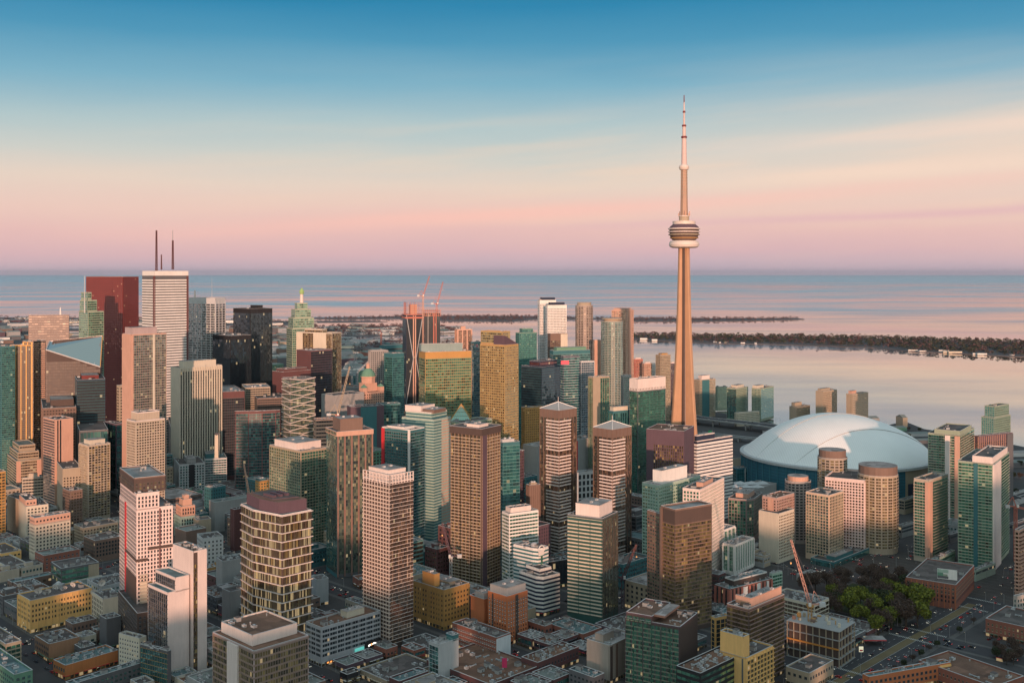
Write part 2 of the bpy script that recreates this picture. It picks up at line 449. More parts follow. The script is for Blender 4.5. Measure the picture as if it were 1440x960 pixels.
    if z0 == 0 and D < 1000 and zt < 60 and sp['foot'] >= 1:
        q = MB(); sg = wallm(rg.choice(['red','green','tealw','cream','dgrey','ochre','navy','white','plum']))
        for i in range(n):
            p_, q_ = poly[i], poly[(i+1) % n]; Lg = math.hypot(q_[0]-p_[0], q_[1]-p_[1])
            if Lg < 5: continue
            t = ((q_[0]-p_[0])/Lg, (q_[1]-p_[1])/Lg); nn = (t[1], -t[0]); wn = (nn[0]*cr - nn[1]*sr, nn[0]*sr + nn[1]*cr)
            if wn[0]*ox + wn[1]*oy > 0: continue
            k = int(Lg/3.2)
            for j in range(k):
                s0, s1 = Lg*(j+.1)/k, Lg*(j+.9)/k
                q.quad((p_[0]+t[0]*s0+nn[0]*.07, p_[1]+t[1]*s0+nn[1]*.07, .4), (p_[0]+t[0]*s1+nn[0]*.07, p_[1]+t[1]*s1+nn[1]*.07, .4),
                       (p_[0]+t[0]*s1+nn[0]*.07, p_[1]+t[1]*s1+nn[1]*.07, 2.7), (p_[0]+t[0]*s0+nn[0]*.07, p_[1]+t[1]*s0+nn[1]*.07, 2.7), glassm('lit'), rg.random())
                if rg.random() < .55: q.obox(p_, t, nn, s0, s1, 0, .9, 2.75, 2.95, sg)
        if q.f: q.build('shop_front', root)
    if bals:
        mes = [q.mesh('balcony') for q in bals]; left_ = 100; rest = MB()
        for k in range(nfl, 0, -1):
            if sp.get('bskip') and (nfl-k) % sp['bskip'] == sp['bskip']-1: continue
            z = zb + k*fh - fh + .02
            for q, me in zip(bals, mes):
                if left_ > 0: link('balcony', me, root, (0, 0, z)); left_ -= 1
                else:
                    for f_, m_ in zip(q.f, q.m): rest.add([(q.v[i][0], q.v[i][1], q.v[i][2]+z) for i in f_], [tuple(range(len(f_)))], q.mats[m_])
        if rest.f: rest.build('balcony', root)['kind'] = 'stuff'
    if wins:
        if sp['iw']:
            wins.sort(key=lambda w: -w[5])
            first, rest = wins[:100], wins[100:]
        else: first, rest = [], wins
        for (i, p, t, nn, s, za, ww, wh) in first:
            o = link('window', win_mesh(glass, sp.get('frame', 'dgrey')), root, (p[0]+t[0]*s, p[1]+t[1]*s, za), math.atan2(t[1], t[0]), (ww, 1.6, wh))
        if rest:
            b = MB()
            for (i, p, t, nn, s, za, ww, wh) in rest:
                o = .06; s0, s1 = s-ww/2, s+ww/2; r = rg.random()
                b.quad((p[0]+t[0]*s0+nn[0]*o, p[1]+t[1]*s0+nn[1]*o, za), (p[0]+t[0]*s1+nn[0]*o, p[1]+t[1]*s1+nn[1]*o, za),
                       (p[0]+t[0]*s1+nn[0]*o, p[1]+t[1]*s1+nn[1]*o, za+wh), (p[0]+t[0]*s0+nn[0]*o, p[1]+t[1]*s0+nn[1]*o, za+wh), gm, r)
            ro = b.build('window', root)
            ro['kind'] = 'stuff'
    # roof gear
    ro = None
    if roof:
        b = MB(); ip = inset(poly, .8); b.prism(ip, zt-.2, zt+.12, roofmat); ro = b.build('roof', root)
        nu = sp['units']
        xs = [q[0] for q in ip]; ys = [q[1] for q in ip]
        tries = 0; placed = []
        while nu > 0 and tries < 200:
            tries += 1
            x, y = rg.uniform(min(xs), max(xs)), rg.uniform(min(ys), max(ys))
            kind = rg.choice(['h','h','d','v','v','s'])
            if not inpoly((x, y), inset(poly, 2.5)): continue
            if any(abs(x-a) < c and abs(y-b_) < c for a, b_, c in placed): continue
            if any(a0-1.5 < x < a1+1.5 and b0-1.5 < y < b1+1.5 for a0, a1, b0, b1 in sp.get('_keep', ())): continue
            nu -= 1
            if kind == 'h': sx, sy, sz = rg.uniform(2,4), rg.uniform(2,3.4), rg.uniform(1.4,2.4); me = hvac_mesh(); nm = 'roof_unit'
            elif kind == 'd': sx, sy, sz = rg.uniform(4,8), rg.uniform(3,4), rg.uniform(1.2,1.8); me = duct_mesh(); nm = 'roof_duct'
            elif kind == 'v': sx = sy = rg.uniform(1,1.9); sz = rg.uniform(1.1,2); me = vent_mesh(); nm = 'roof_vent'
            else: sx, sy, sz = rg.uniform(3,4.5), rg.uniform(3,5), rg.uniform(2.5,3.2); me = hut_mesh(); nm = 'stair_hut'
            placed.append((x, y, 4))
            link(nm, me, ro, (x, y, zt+.12), rg.choice([0, math.pi/2]), (sx, sy, sz))
    return bo, ro, zt

DEF = dict(wall='beige', glass='win', mode='g', fh=3.3, bay=3.4, ww=.55, wh=.5, band=1.1, proj=.18, sill=.02, finw=.6, finp=.35, bproj=1.3, bh=1.0,
           marg=.6, foot=3.0, head=1.2, units=3, roofc='roof', parapet=1.0, iw=None)
SHORT = []
def corner(xl, xc, xr, D, rot):
    """near corner, its left and right wall lengths, from the three photo columns"""
    a = R(rot); er = (math.cos(a), math.sin(a)); el = (-math.sin(a), math.cos(a))
    x, y = gx(xc, D), D
    tl, tr = (xl-CX)/FOC, (xr-CX)/FOC
    dl = (tl*y - x) / (el[0] - tl*el[1]) if xl < xc else 12.0
    wr = (tr*y - x) / (er[0] - tr*er[1]) if xr > xc else 12.0
    return x, y, a, wr, dl
def B(name, label, short, xl, xc, xr, yt, D, rot=45.5, tiers=(), pent=(), shape='rect', maxd=70, cat='building', group=None, **kw):
    sp = dict(DEF); sp.update(kw)
    if sp['iw'] is None: sp['iw'] = D < 1000
    x, y, a, wr, dl = corner(xl, xc, xr, D, rot)
    wr = min(max(wr, 3), maxd*1.6); dl = min(max(dl, 3), maxd*1.6)
    z1 = gz(yt, D)
    root = empty(name, (x, y, 0), a, label, cat, group)
    if shape == 'rect': poly = [(0,0),(wr,0),(wr,dl),(0,dl)]
    elif shape == 'round':   # ellipse across the view
        poly = None
        wpx = (xr-xl)/FOC*D; root.location = (gx((xl+xr)/2, D+wpx*.5), D+wpx*.5, 0); x, y = root.location[:2]
        rr = wpx/2; nseg = sp.get('nseg', 20)
        poly = [(rr*math.cos(2*math.pi*k/nseg), rr*math.sin(2*math.pi*k/nseg)) for k in range(nseg)]
        wr = dl = rr
    elif shape == 'cham':
        c = sp.get('cham', .25); poly = [(wr*c,0),(wr,0),(wr,dl),(0,dl),(0,dl*c)]
    elif callable(shape): poly = shape(wr, dl)
    wp = (x, y, a)
    seed = sum(map(ord, label))
    keep = [(u0*wr, u1*wr, v0*dl, v1*dl) for (u0,u1,v0,v1,*_) in list(tiers)+list(pent)]
    sp['_keep'] = keep
    body, ro, zt = mass(root, poly, 0, z1, sp, wp, seed=seed)
    for k, tr_ in enumerate(tiers):
        u0,u1,v0,v1,yt2 = tr_[:5]; s2 = dict(sp); s2['foot'] = .4; s2['_keep'] = (); s2['piers'] = ()
        if len(tr_) > 5: s2.update(tr_[5])
        # height of a tier is read at its own near corner
        cxx, cyy = u0*wr, v0*dl
        Dy = y + cxx*math.sin(a) + cyy*math.cos(a)
        za = gz(yt2, Dy)
        base = s2.get('zbase', zt)
        if u1 - u0 > 0 and za > base + 1:
            poly2 = [(u0*wr, v0*dl), (u1*wr, v0*dl), (u1*wr, v1*dl), (u0*wr, v1*dl)]
            if shape == 'round': poly2 = [(p[0]*u0, p[1]*u0) for p in poly]
            _, _, zz = mass(root, poly2, base, za, s2, wp, 'upper_wall', seed=seed+k+1)
            if s2.get('stack', 1): zt = zz
    for (u0,u1,v0,v1,h,c,*rest) in pent:
        b = MB(); zz = rest[0] if rest else zt
        if shape == 'round':
            b.prism([(p[0]*u0, p[1]*u0) for p in poly], zz, zz+h, wallm(c), roofm('roofl'))
        else:
            b.box(u0*wr, u1*wr, v0*dl, v1*dl, zz, zz+h, wallm(c), roofm('roofl'))
            b.box(u0*wr-.25, u1*wr+.25, v0*dl-.25, v1*dl+.25, zz+h-.5, zz+h-.2, wallm(c), roofm('roof'))
        po = b.build('penthouse', root)
        if D < 1250 and h > 2 and shape != 'round':
            for q in range(2):
                link('roof_unit', hvac_mesh(), po, ((u0+(u1-u0)*(.3+.4*q))*wr, (v0+v1)/2*dl, zz+h), 0, (2.2,2.2,1.5))
    cr, sr = math.cos(a), math.sin(a)
    fp = [(x + p[0]*cr - p[1]*sr, y + p[0]*sr + p[1]*cr) for p in poly]
    FOOT.append(fp)
    yb = HY + CAMZ*FOC/D
    cover(xl, xr, yt+3, yb-2, D)
    if short: SHORT.append((short, (sum(p[0] for p in fp)/len(fp), sum(p[1] for p in fp)/len(fp)), z1))
    return dict(root=root, w=wr, d=dl, z=zt, z1=z1, a=a, x=x, y=y, poly=poly, wp=wp, sp=sp)

# ---------------------------------------------------------------- the towers and blocks, nearest last in each quarter
def P(**k): return k
# ---- banking towers, far left of the town
g = B('office_tower', 'tall dark red granite tower with tiny punched windows beside the white striped skyscraper', 'red granite tower', 121,173,195, 389, 1760, 66, wall='granite', glass='red', mode='g', fh=4, bay=4.2, ww=.45, wh=.45, units=4, marg=1, foot=6)
B('office_tower', 'green glass tower with a curved peak and a thin spire before the red granite tower', 'spired green tower', 111,124,146, 438, 1640, 50, wall='sage', glass='green', mode='ps', fh=3.6, bay=3, band=1.3, tiers=((.0,.62,.1,.9,422),(.05,.30,.15,.85,411)), units=1, bandc='sage')
B('office_block', 'wide brown stone office block with horizontal window bands and a white rooftop mast', 'wide brown banded block', 37,40,97, 443, 1900, 14, wall=(.27,.21,.19), glass='umber', mode='ps', fh=4.4, bay=5, band=2.3, units=4, maxd=60)
B('condo_tower', 'teal glass tower cut by the edge of the picture beside yellow ribbed condo tower', None, -14,2,21, 487, 1480, glass='teal', wall='tealw', mode='psf', fh=3.1, bay=3, band=.6, finw=.3)
B('condo_tower', 'slim condo tower with yellow vertical ribs and dark blue glass strips', 'yellow ribbed tower', 11,14,45, 485, 1500, 20, wall='ochre', glass='dark', mode='pf', fh=3, bay=6.2, pane=2, finw=1.1, finp=.8, finc='yellow', tiers=((.6,1,.1,.9,480),))
B('condo_tower', 'slim condo tower with pale curved balconies and dark red glass beside slanted roof tower', 'red balcony tower', 45,47,64, 479, 1540, 20, wall='dbrown', glass='brown', mode='pb', fh=3, bay=2.6, balc='salmon', bseg=2)
B('office_tower', 'dark navy glass office block with specks of light below the slanted roof tower', 'dark speckled office block', 104,108,148, 534, 1400, 25, wall='navy', glass='dark', mode='ps', fh=3.8, bay=3, band=.5, bandc='tealw', pent=((.2,.8,.2,.8,5,'granite'),))
B('office_block', 'brown stone block with a reddish window frame grid behind the orange slab tower', 'brown frame block', 55,60,107, 574, 1370, 25, wall='brown', glass='umber', mode='gf', fh=3.8, bay=3.6, ww=.6, wh=.6, pent=((.25,.95,.2,.8,9,'dbrown'),))
B('office_block', 'teal glass block with pale window grid beside the beige bamboo condo', None, 147,163,173, 596, 1390, wall='plum', glass='teal', mode='pf', fh=9, bay=8, pane=8, sill=.1, finw=.8, band=1, units=2)
B('office_block', 'low dark glass block between orange slab tower and tall beige condo', None, 106,112,152, 606, 1330, 25, wall='dgrey', glass='teal', mode='pf', fh=9, bay=8, pane=4, units=3)
B('office_tower', 'orange cream slab tower with black vertical slot and blank wall facing the sunset', 'orange slab tower', 61,77,103, 590, 1300, wall='salmon', glass='win', mode='', modeL='ps', fh=3.4, bay=3, band=1.5, foot=6, piers=(('R',.13,.20,'black',.06),('R',.27,.35,'black',.06)), units=6)
B('condo_tower', 'beige residential tower with gridded balconies and a boxy crown beside orange slab tower', 'boxy crown condo', 111,124,155, 626, 1250, wall='beige', glass='gold', mode='pfb', fh=3, bay=3.6, finw=.5, finp=.7, balc='beige', bseg=5, bproj=.7, bh=.6, pent=((.15,.85,.2,.8,6,'cream'),))
B('condo_tower', 'tall grey brown glass condo with a salmon stone edge and stepped top', 'tall salmon edged condo', 172,185,234, 470, 1290, wall='salmon', glass='mix', mode='ps', modeL='ps', fh=3.1, bay=2.8, band=.9, bandc=(.30,.25,.24), piers=(('L',0,1,'salmon',.5),('R',0,.05,'salmon',.6),('R',.60,.66,'cream',.5)), pent=((.05,.75,.1,.9,9,(.42,.33,.33)),))
B('condo_tower', 'beige stone condo tower with square windows standing before the tall salmon edged condo', 'square windowed condo', 178,191,232, 592, 1170, wall='pinkw', glass='brown', mode='gf', fh=3.05, bay=3.1, ww=.62, wh=.56, finw=.55, finc='beige', iw=False, body='beige', tiers=((.12,.85,.12,.88,580,P(mode='f',foot=0)),), units=3)
B('office_block', 'small beige stone block squeezed between the dark red tower and salmon edged condo', None, 164,168,177, 542, 1420, wall='tan', mode='g', units=1, fh=4, bay=4)

fcp = B('office_tower', 'tallest white striped skyscraper with twin antenna masts on its roof', 'white striped skyscraper', 200,217,265, 381, 1585, wall='white', glass='dark', mode='s', body='dgrey', fh=4.05, band=2.1, proj=.35, bandc='white', foot=2, head=8, parapet=7, units=3, pent=((.15,.6,.2,.8,6,'cream'),), piers=(('R',0,.025,'maroon',.55),('R',.94,1,'maroon',.6),('L',0,.09,'maroon',.5)))
B('office_tower', 'silver grey office tower with heavy square window grid beside the white striped skyscraper', 'silver grid tower', 265,303,317, 419, 1740, 66, wall='lgrey', glass='win', mode='psf', fh=4, bay=9, pane=3, band=1.1, finw=1.1, finp=.6, proj=.4, head=5, parapet=5, units=3)
B('office_tower', 'cream tower of close vertical stone ribs with a boxed roof', 'cream ribbed tower', 240,252,312, 517, 1450, wall='cream', glass='dark', mode='pf', modeL='', fh=4, bay=3.7, finw=1.6, finp=1.2, head=5, foot=2, pent=((.15,.9,.2,.8,9,'cream'),), units=2)
B('office_tower', 'taller of the two black steel towers with mast box on the roof', 'taller black tower', 328,352,383, 434, 1760, wall='black', glass='dark', mode='pf', fh=3.9, bay=3, finw=.3, finp=.3, head=7, units=2, finc='black', pent=((.55,.8,.3,.7,6,'black'),))
B('office_tower', 'lower black steel tower with a pale flat roof before the taller one', 'lower black tower', 299,324,353, 472, 1660, wall='black', glass='dark', mode='pf', fh=3.9, bay=3, finw=.3, finp=.3, head=6, units=3, roofc='roofl')
B('office_tower', 'stepped green and beige tower with a lantern topped mast', 'stepped lantern tower', 403,411,444, 462, 1850, 30, wall='sage', glass='green', mode='ps', fh=4, bay=3.4, band=1.7, bandc='sage', units=0, tiers=((.06,.94,.06,.94,447),(.16,.84,.16,.84,435),(.28,.72,.28,.72,426)))
B('office_tower', 'gold glass tower with broad beige stone piers beside the stepped lantern tower', 'gold pier tower', 417,467,480, 468, 1750, 66, wall='cream', glass='gold', mode='ps', fh=3.8, bay=3, band=.8, bandc='brown', modeL='ps', piers=(('L',.82,1,'cream',.8),('L',.16,.52,'cream',.8)), units=4, tiers=((.1,.6,.3,.8,463),))
B('office_tower', 'dark plum tower with flat pale roof standing before the gold pier tower', 'dark plum tower', 417,437,467, 493, 1660, wall='maroon', glass='dark', mode='ps', modeL='s', fh=4, bay=3, band=.8, bandc='plum', units=5, roofc='roofl')
B('office_block', 'low dark red block at the foot of the dark plum tower', 'low dark red block', 383,396,437, 523, 1620, wall='maroon', glass='dark', mode='', units=5, tiers=((.1,.9,.1,.9,519),))
B('office_tower', 'glass tower wrapped in white zigzag fins', 'white zigzag tower', 397,408,443, 533, 1430, 34, wall='dgrey', glass='mix', mode='p', fh=3.7, bay=3, units=3, foot=1)
B('office_tower', 'dark curved office block with orange vertical trim under its crown', 'orange trimmed dark block', 296,310,344, 551, 1500, 25, wall='maroon', glass='dark', mode='ps', fh=3.8, bay=3, band=.5, bandc='dgrey', head=9, units=8, roofc='roofl')
B('office_block', 'long beige roofed block behind the curved red and teal block', None, 340,345,380, 545, 1560, 20, wall='tan', glass='dark', mode='ps', band=1.4, units=8, roofc='roofl')
B('office_block', 'brown banded office block behind the white zigzag tower', 'brown banded block', 356,362,400, 560, 1530, 20, wall='brown', glass='dark', mode='ps', band=1.6, units=4)
def bow(w, d): return [(w*.02,-1.5),(w*.3,-6),(w*.6,-7),(w*.9,-4),(w,0),(w,d),(0,d),(0,1)]
B('office_block', 'curved office block of dark teal and red glass with thin pale floor lines', 'curved red and teal block', 322,330,394, 578, 1400, 14, shape=bow, wall='maroon', glass='teal', mode='ps', fh=3.9, bay=3, band=.45, bandc=(.30,.16,.16), units=10, roofc='roofl', maxd=50, parapet=2)
B('office_block', 'stepped brown stone block below the cream ribbed tower', 'stepped brown block', 247,266,289, 618, 1480, wall='brown', glass='brown', mode='ps', band=1.6, units=2, tiers=((.15,.9,.15,.9,603),(.3,.8,.3,.8,597)))
B('office_block', 'pale grey stone block with a rounded roof below the cream ribbed tower', None, 236,240,254, 600, 1500, 20, wall='grey', mode='g', units=2)
B('office_block', 'grey block with white square window grid split by dark central slot', 'white square grid block', 244,252,288, 653, 1400, 25, wall='lgrey', glass='teal', mode='gsf', fh=3.5, bay=3.5, band=.8, finw=.7, ww=.6, wh=.7, piers=(('R',.38,.60,'black',.5),), pent=((.35,.7,.2,.7,6,'grey'),))
B('office_block', 'teal roofed office block with white floor bands beside the pale square chimney', 'teal roofed block', 285,288,319, 645, 1450, 20, wall='lgrey', glass='teal', mode='ps', band=1.3, roofc='rooft', pent=((.05,.5,.1,.8,7,'tealw'),))

# ---- around the harbour end of the banking district
B('office_tower', 'unfinished glass tower with diagonal steel braces under a red scaffold crown', 'braced unfinished tower', 566,571,595, 443, 1800, 18, wall='navy', glass='dark', mode='p', fh=4, bay=3, units=0, piers=(('R',.40,.46,'salmon',.8),('R',.52,.58,'salmon',.8)), maxd=45)
B('office_tower', 'unfinished red trimmed glass wing joined to the braced tower', 'red trimmed unfinished wing', 595,597,619, 440, 1815, 14, wall='navy', glass='dark', mode='p', fh=4, bay=3, units=0, piers=(('R',.55,.62,'cran',.9),('R',.70,.76,'cran',.9),('R',.2,.24,'grey',.9)), maxd=40)
B('condo_tower', 'slim orange and beige pier tower behind the wide green striped block', 'slim orange pier tower', 640,643,664, 463, 1760, 20, wall='salmon', glass='brown', mode='psf', fh=3.4, bay=8, pane=2.5, finw=2, finp=1, band=.8, pent=((.3,.6,.3,.7,6,'salmon'),))
B('office_tower', 'slim blue teal glass tower between wide green block and gold gridded tower', None, 662,666,679, 481, 1650, 20, wall='tealw', glass='blue', mode='ps', fh=3.6, band=.5)
B('office_block', 'wide glass block of green and gold horizontal strips with pale pink roof', 'wide green striped block', 589,598,663, 495, 1480, 22, wall='ochre', glass='green', mode='ps', fh=4, bay=3, band=1.3, bandc=(.30,.26,.13), head=9, units=7, roofc='roofl', tiers=((.0,.9,.6,.95,484,P(mode='',wall=(.25,.33,.32))),), parapet=1.4)
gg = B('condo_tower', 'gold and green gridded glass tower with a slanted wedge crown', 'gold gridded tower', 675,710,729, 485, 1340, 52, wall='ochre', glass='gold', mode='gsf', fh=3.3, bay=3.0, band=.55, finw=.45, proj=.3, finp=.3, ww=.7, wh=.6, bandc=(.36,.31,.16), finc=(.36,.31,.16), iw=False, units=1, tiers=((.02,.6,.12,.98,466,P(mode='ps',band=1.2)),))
B('office_block', 'teal glass block with coloured reflections beside the braced unfinished tower', 'coloured teal block', 540,552,568, 497, 1690, wall='tealw', glass='teal', mode='ps', fh=3.8, band=.4, head=6)
B('condo_tower', 'bare concrete frame of an unfinished tower above a navy glass base', 'bare concrete frame', 518,521,546, 493, 2050, 20, wall='grey', glass='dark', mode='gsf', fh=4, bay=4, band=.8, finw=.6, units=1, iw=False, finp=.7, proj=.7)
B('office_block', 'low plum framed block with bright teal glass near chateau hotel', 'plum framed block', 488,493,540, 572, 1430, 22, wall='plum', glass='teal', mode='', units=8, piers=(('R',.3,.78,'tealw',.3),))
B('office_block', 'low dark teal glass office block beside the plum framed block', None, 529,533,563, 568, 1480, 22, wall='tealw', glass='teal', mode='ps', fh=4.5, band=.5, units=4)
B('office_block', 'low pink banded block under the orange luffing crane', 'pink banded block', 441,444,481, 590, 1400, 20, wall='salmon', glass='dark', mode='ps', fh=5, band=3.0, units=5)
B('office_block', 'long low grey hall with close ribs before the chateau hotel', 'ribbed grey hall', 452,470,512, 556, 1560, wall='grey', glass='dark', mode='f', bay=3, units=3)
B('condo_tower', 'dark green glass tower with stepped shoulders behind the gold gridded tower', None, 725,730,755, 468, 1820, 25, wall='green', glass='green', mode='gs', fh=3.2, bay=3, band=.6, iw=False, body='tealw', tiers=((.2,.8,.1,.9,462),))
B('office_block', 'dark navy office block with dim red glass beside the gold gridded tower', 'navy and red block', 733,762,789, 516, 1560, 50, wall='navy', glass='dark', mode='ps', fh=3.8, band=.4, modeL='ps', bandc='tealw', units=3, tiers=((.0,.9,.1,.6,508,P(glass='red',bandc='maroon')),))
B('office_tower', 'teal glass tower with an overhanging flat green roof', 'flat green roofed tower', 773,778,830, 493, 1720, 20, wall='tealw', glass='teal', mode='ps', fh=3.8, band=.8, bandc=(.2,.33,.33), head=6, roofc='rooft', units=1, pent=((.1,.9,.1,.9,6,'green'),))
B('office_tower', 'narrow office tower with a small red lit sign near its top', 'red sign tower', 788,792,815, 501, 1500, 22, wall='navy', glass='teal', mode='psb', fh=3.6, band=.5, bandc='lgrey', balr=(.2,.75), bproj=.3, bh=.3, balc='lgrey', units=2)
B('office_tower', 'pale reflective glass tower beside the narrow red sign tower', None, 813,817,836, 508, 1540, 22, wall='lgrey', glass='blue', mode='ps', fh=3.4, band=.7, bandc='steel')
B('condo_tower', 'taller of two white harbour towers freckled with dark balcony openings', 'taller freckled tower', 756,759,782, 422, 2050, 18, wall='white', glass='win', mode='g', fh=3.1, bay=3, ww=.72, wh=.42, iw=False, head=6, units=1, pent=((.15,.95,.1,.9,6,'navy'),))
B('condo_tower', 'shorter of two white harbour towers freckled with dark balcony openings', 'shorter freckled tower', 767,770,797, 429, 2000, 18, wall='white', glass='win', mode='g', fh=3.1, bay=3, ww=.72, wh=.42, iw=False, head=5, units=1, pent=((.15,.9,.1,.9,6,'navy'),))
B('office_block', 'brown glass block with a cream crown band before the white freckled towers', None, 770,774,798, 469, 1850, 20, wall='brown', glass='brown', mode='ps', head=12, piers=(('R',.6,1,'cream',.5),))
B('condo_tower', 'round beige condo tower with a ring crown near the harbour', 'ring crowned round tower', 809,820,834, 430, 2000, shape='round', wall=(.34,.28,.25), glass='brown', mode='ps', fh=3.1, bay=3, band=1.2, units=0, pent=((.95,0,0,0,2,'tan'),(.8,0,0,0,7,'tan')))
B('condo_tower', 'orange lit gridded condo slab with tall edge fin behind round tower', 'orange gridded slab', 860,880,891, 436, 1990, 60, wall='salmon', glass='mix', mode='gsf', fh=3.1, bay=3.4, band=.6, finw=.5, iw=False, pent=((.1,.9,.1,.9,4,'salmon'),), piers=(('R',.3,.75,'salmon',.9),))
B('condo_tower', 'round teal and beige condo tower with a flat disc on its roof', 'disc topped round tower', 845,860,876, 452, 1880, shape='round', wall=(.30,.31,.27), glass='teal', mode='ps', fh=3.1, bay=3, band=1.1, units=0, pent=((.75,0,0,0,5,'tan'),(.95,0,0,0,2,'tan',182+31)))
B('condo_tower', 'plain orange brown slab between the two round harbour towers', None, 834,836,845, 478, 1940, 14, wall='salmon', glass='brown', mode='', modeL='g', iw=False, units=1)
B('condo_tower', 'twin shafted condo of tan piers and green glass before the round towers', 'tan and green twin shaft', 827,834,857, 530, 1400, 30, wall='tan', glass='green', mode='gpf', fh=3, bay=3.4, iw=False, finw=.4, ww=.6, piers=(('R',.0,.42,'tan',.4),), units=3)
B('condo_tower', 'slim grey white condo shaft beside the white topped green tower', None, 873,877,888, 528, 1450, 30, wall='grey', glass='green', mode='gf', fh=3, bay=3, iw=False, units=1)
B('office_block', 'low teal glass block with a cream boxed roof beside white topped tower', None, 856,862,885, 578, 1300, 30, wall='tealw', glass='teal', mode='pf', fh=5, head=2, pent=((.05,.95,.1,.9,6,'cream'),), units=1)
B('condo_tower', 'dark green condo tower with mint balcony lines and a pale pink crown', 'pink crowned green tower', 885,897,936, 550, 1290, 40, wall='dgrey', glass='green', mode='ps', fh=3.1, bay=2.8, band=.25, bandc='dgrey', head=1, units=0, parapet=.4, tiers=((.0,1,.0,1,533,P(wall='pinkw',glass='brown',mode='g',fh=6,head=9,body='pinkw',ww=.3,wh=.4,foot=.3,parapet=1,units=3,iw=False)),))
for i, (a, b, c, y, D, wl, m, lab) in enumerate([
    (889,892,904,505,2180,'cran','gs','red brown harbour condo with a small pink roof box next to a grey one'),
    (903,906,917,511,2150,'salmon','gs','orange pink harbour condo shaft with white roof light behind the pink crowned tower'),
    (910,913,925,513,2240,'lgrey','gs','pale grey balconied harbour condo behind the pink crowned tower'),
    (922,929,943,499,2100,'tan','gf','tan and grey harbour condo with a yellow roof box beside the concrete needle tower'),
    (941,943,950,511,2170,'plum','g','dark plum harbour block touching the edge of the concrete needle tower')]):
    B('condo_tower', lab, None, a,b,c,y,D,30, wall=wl, glass='mix', mode=m, fh=3.1, bay=3, band=.8, iw=False, units=1, pent=((.2,.8,.2,.8,4,'ochre' if i == 3 else 'pinkw'),))
# harbourfront towers beyond the motorway
B('condo_tower', 'harbour condo with pink lit round roof drum and dark teal glass', 'pink drum condo', 976,984,1006, 534, 2150, 35, wall='tan', glass='teal', mode='gs', fh=3.1, bay=3, iw=False, body='tan', piers=(('R',.15,.6,'tealw',.6),), pent=((.2,.7,.2,.8,9,'pinkw'),))
B('condo_tower', 'low green glass harbour condo with terraces between pink drum condo and twin towers', None, 1006,1009,1023, 544, 2260, 25, wall='sage', glass='green', mode='gs', fh=3.1, bay=3, iw=False)
B('condo_tower', 'green harbour condo with teal shaft beside a pale balconied shaft', 'teal shaft condo', 1022,1036,1052, 546, 2110, 50, wall='sage', glass='teal', mode='gs', modeL='p', fh=3.1, bay=3, iw=False, pent=((.2,.8,.2,.8,6,'cream'),))
B('condo_tower', 'green harbour condo with cream roof huts and rounded teal corner', 'rounded teal corner condo', 1057,1070,1088, 546, 2100, 50, wall='sage', glass='teal', mode='ps', modeL='gs', fh=3.1, bay=3, iw=False, band=.7, pent=((.0,.5,.4,.9,6,'cream'),))
B('condo_block', 'cream ribbed low condo in front of the two green harbour condos', None, 1033,1036,1068, 580, 2030, 25, wall='cream', glass='green', mode='gf', fh=3.2, bay=3, iw=False, finw=.8)
B('apartment_block', 'shorter plain tan concrete apartment block by the bay with a lift hut', 'short tan apartment block', 1110,1120,1139, 572, 1960, 40, wall='tan', glass='brown', mode='gf', modeL='', fh=3.2, bay=3, iw=False, finw=1.0, units=1, pent=((.1,.6,.4,.9,8,'tan'),))
B('apartment_block', 'taller plain tan concrete apartment block standing alone against the bay', 'taller tan apartment block', 1147,1157,1177, 550, 1960, 40, wall='tan', glass='brown', mode='gf', modeL='', fh=3.2, bay=3, iw=False, finw=1.0, units=1, pent=((.1,.7,.4,.9,5,'tan'),))
B('apartment_block', 'tan apartment block with orange sunlit side just behind the stadium roof', 'orange sided apartment block', 1190,1199,1221, 554, 1900, 40, wall='tan', glass='brown', mode='g', modeL='f', fh=3.2, bay=3, iw=False, units=1, pent=((.1,.4,.4,.9,6,'salmon'),))

# ---- middle band
B('hotel_tower', 'pink crowned white tower of pale green bands with a red brown roof block', 'pale green banded tower', 565,610,634, 590, 1150, 58, wall='mint', glass='green', mode='s', body='tealw', fh=3.2, bay=3, band=1.7, bandc='mint', tiers=((.05,.95,.1,.9,580,P(wall='pinkw')),), pent=((.1,.9,.45,.95,7,'pinkw'),(.1,.8,.05,.4,4,'brown')), piers=(('R',.45,1,'salmon',.1),))
B('office_block', 'low block carrying a small gold edged glass pyramid', 'pyramid topped block', 632,650,692, 594, 1240, wall='sage', glass='green', mode='ps', units=4)
B('condo_tower', 'white framed tower with a bright red vertical edge', 'red edged white tower', 537,577,597, 604, 1075, 56, wall='white', glass='teal', mode='psb', modeL='gs', fh=3.05, bay=3.2, band=.4, balc=(.20,.27,.29), bandc=(.24,.20,.19), bproj=.8, bh=.5, iw=False, ww=.7, wh=.75, piers=(('L',.0,.07,'white',.9),('L',.90,1,'red',.9)), pent=((.0,.7,.2,.8,3,'white'),), units=2, body='tealw', head=3)
B('office_block', 'narrow teal glass tower with a pale boxed roof beside the pale brown tower', None, 702,707,731, 622, 1060, 25, wall='tealw', glass='teal', mode='ps', fh=3.4, band=.4, head=3, pent=((.0,.7,.1,.8,4,'lgrey'),))
B('condo_block', 'reddish shaft behind the narrow teal glass tower', None, 716,728,737, 634, 1120, wall='plum', glass='brown', mode='g', units=2, iw=False)
B('hotel_block', 'mustard yellow hotel block with rows of tiny windows behind the chevron towers', 'mustard hotel block', 733,738,767, 573, 1400, 25, wall='ochre', glass='brown', mode='g', fh=3.2, bay=3, ww=.4, wh=.45, iw=False)
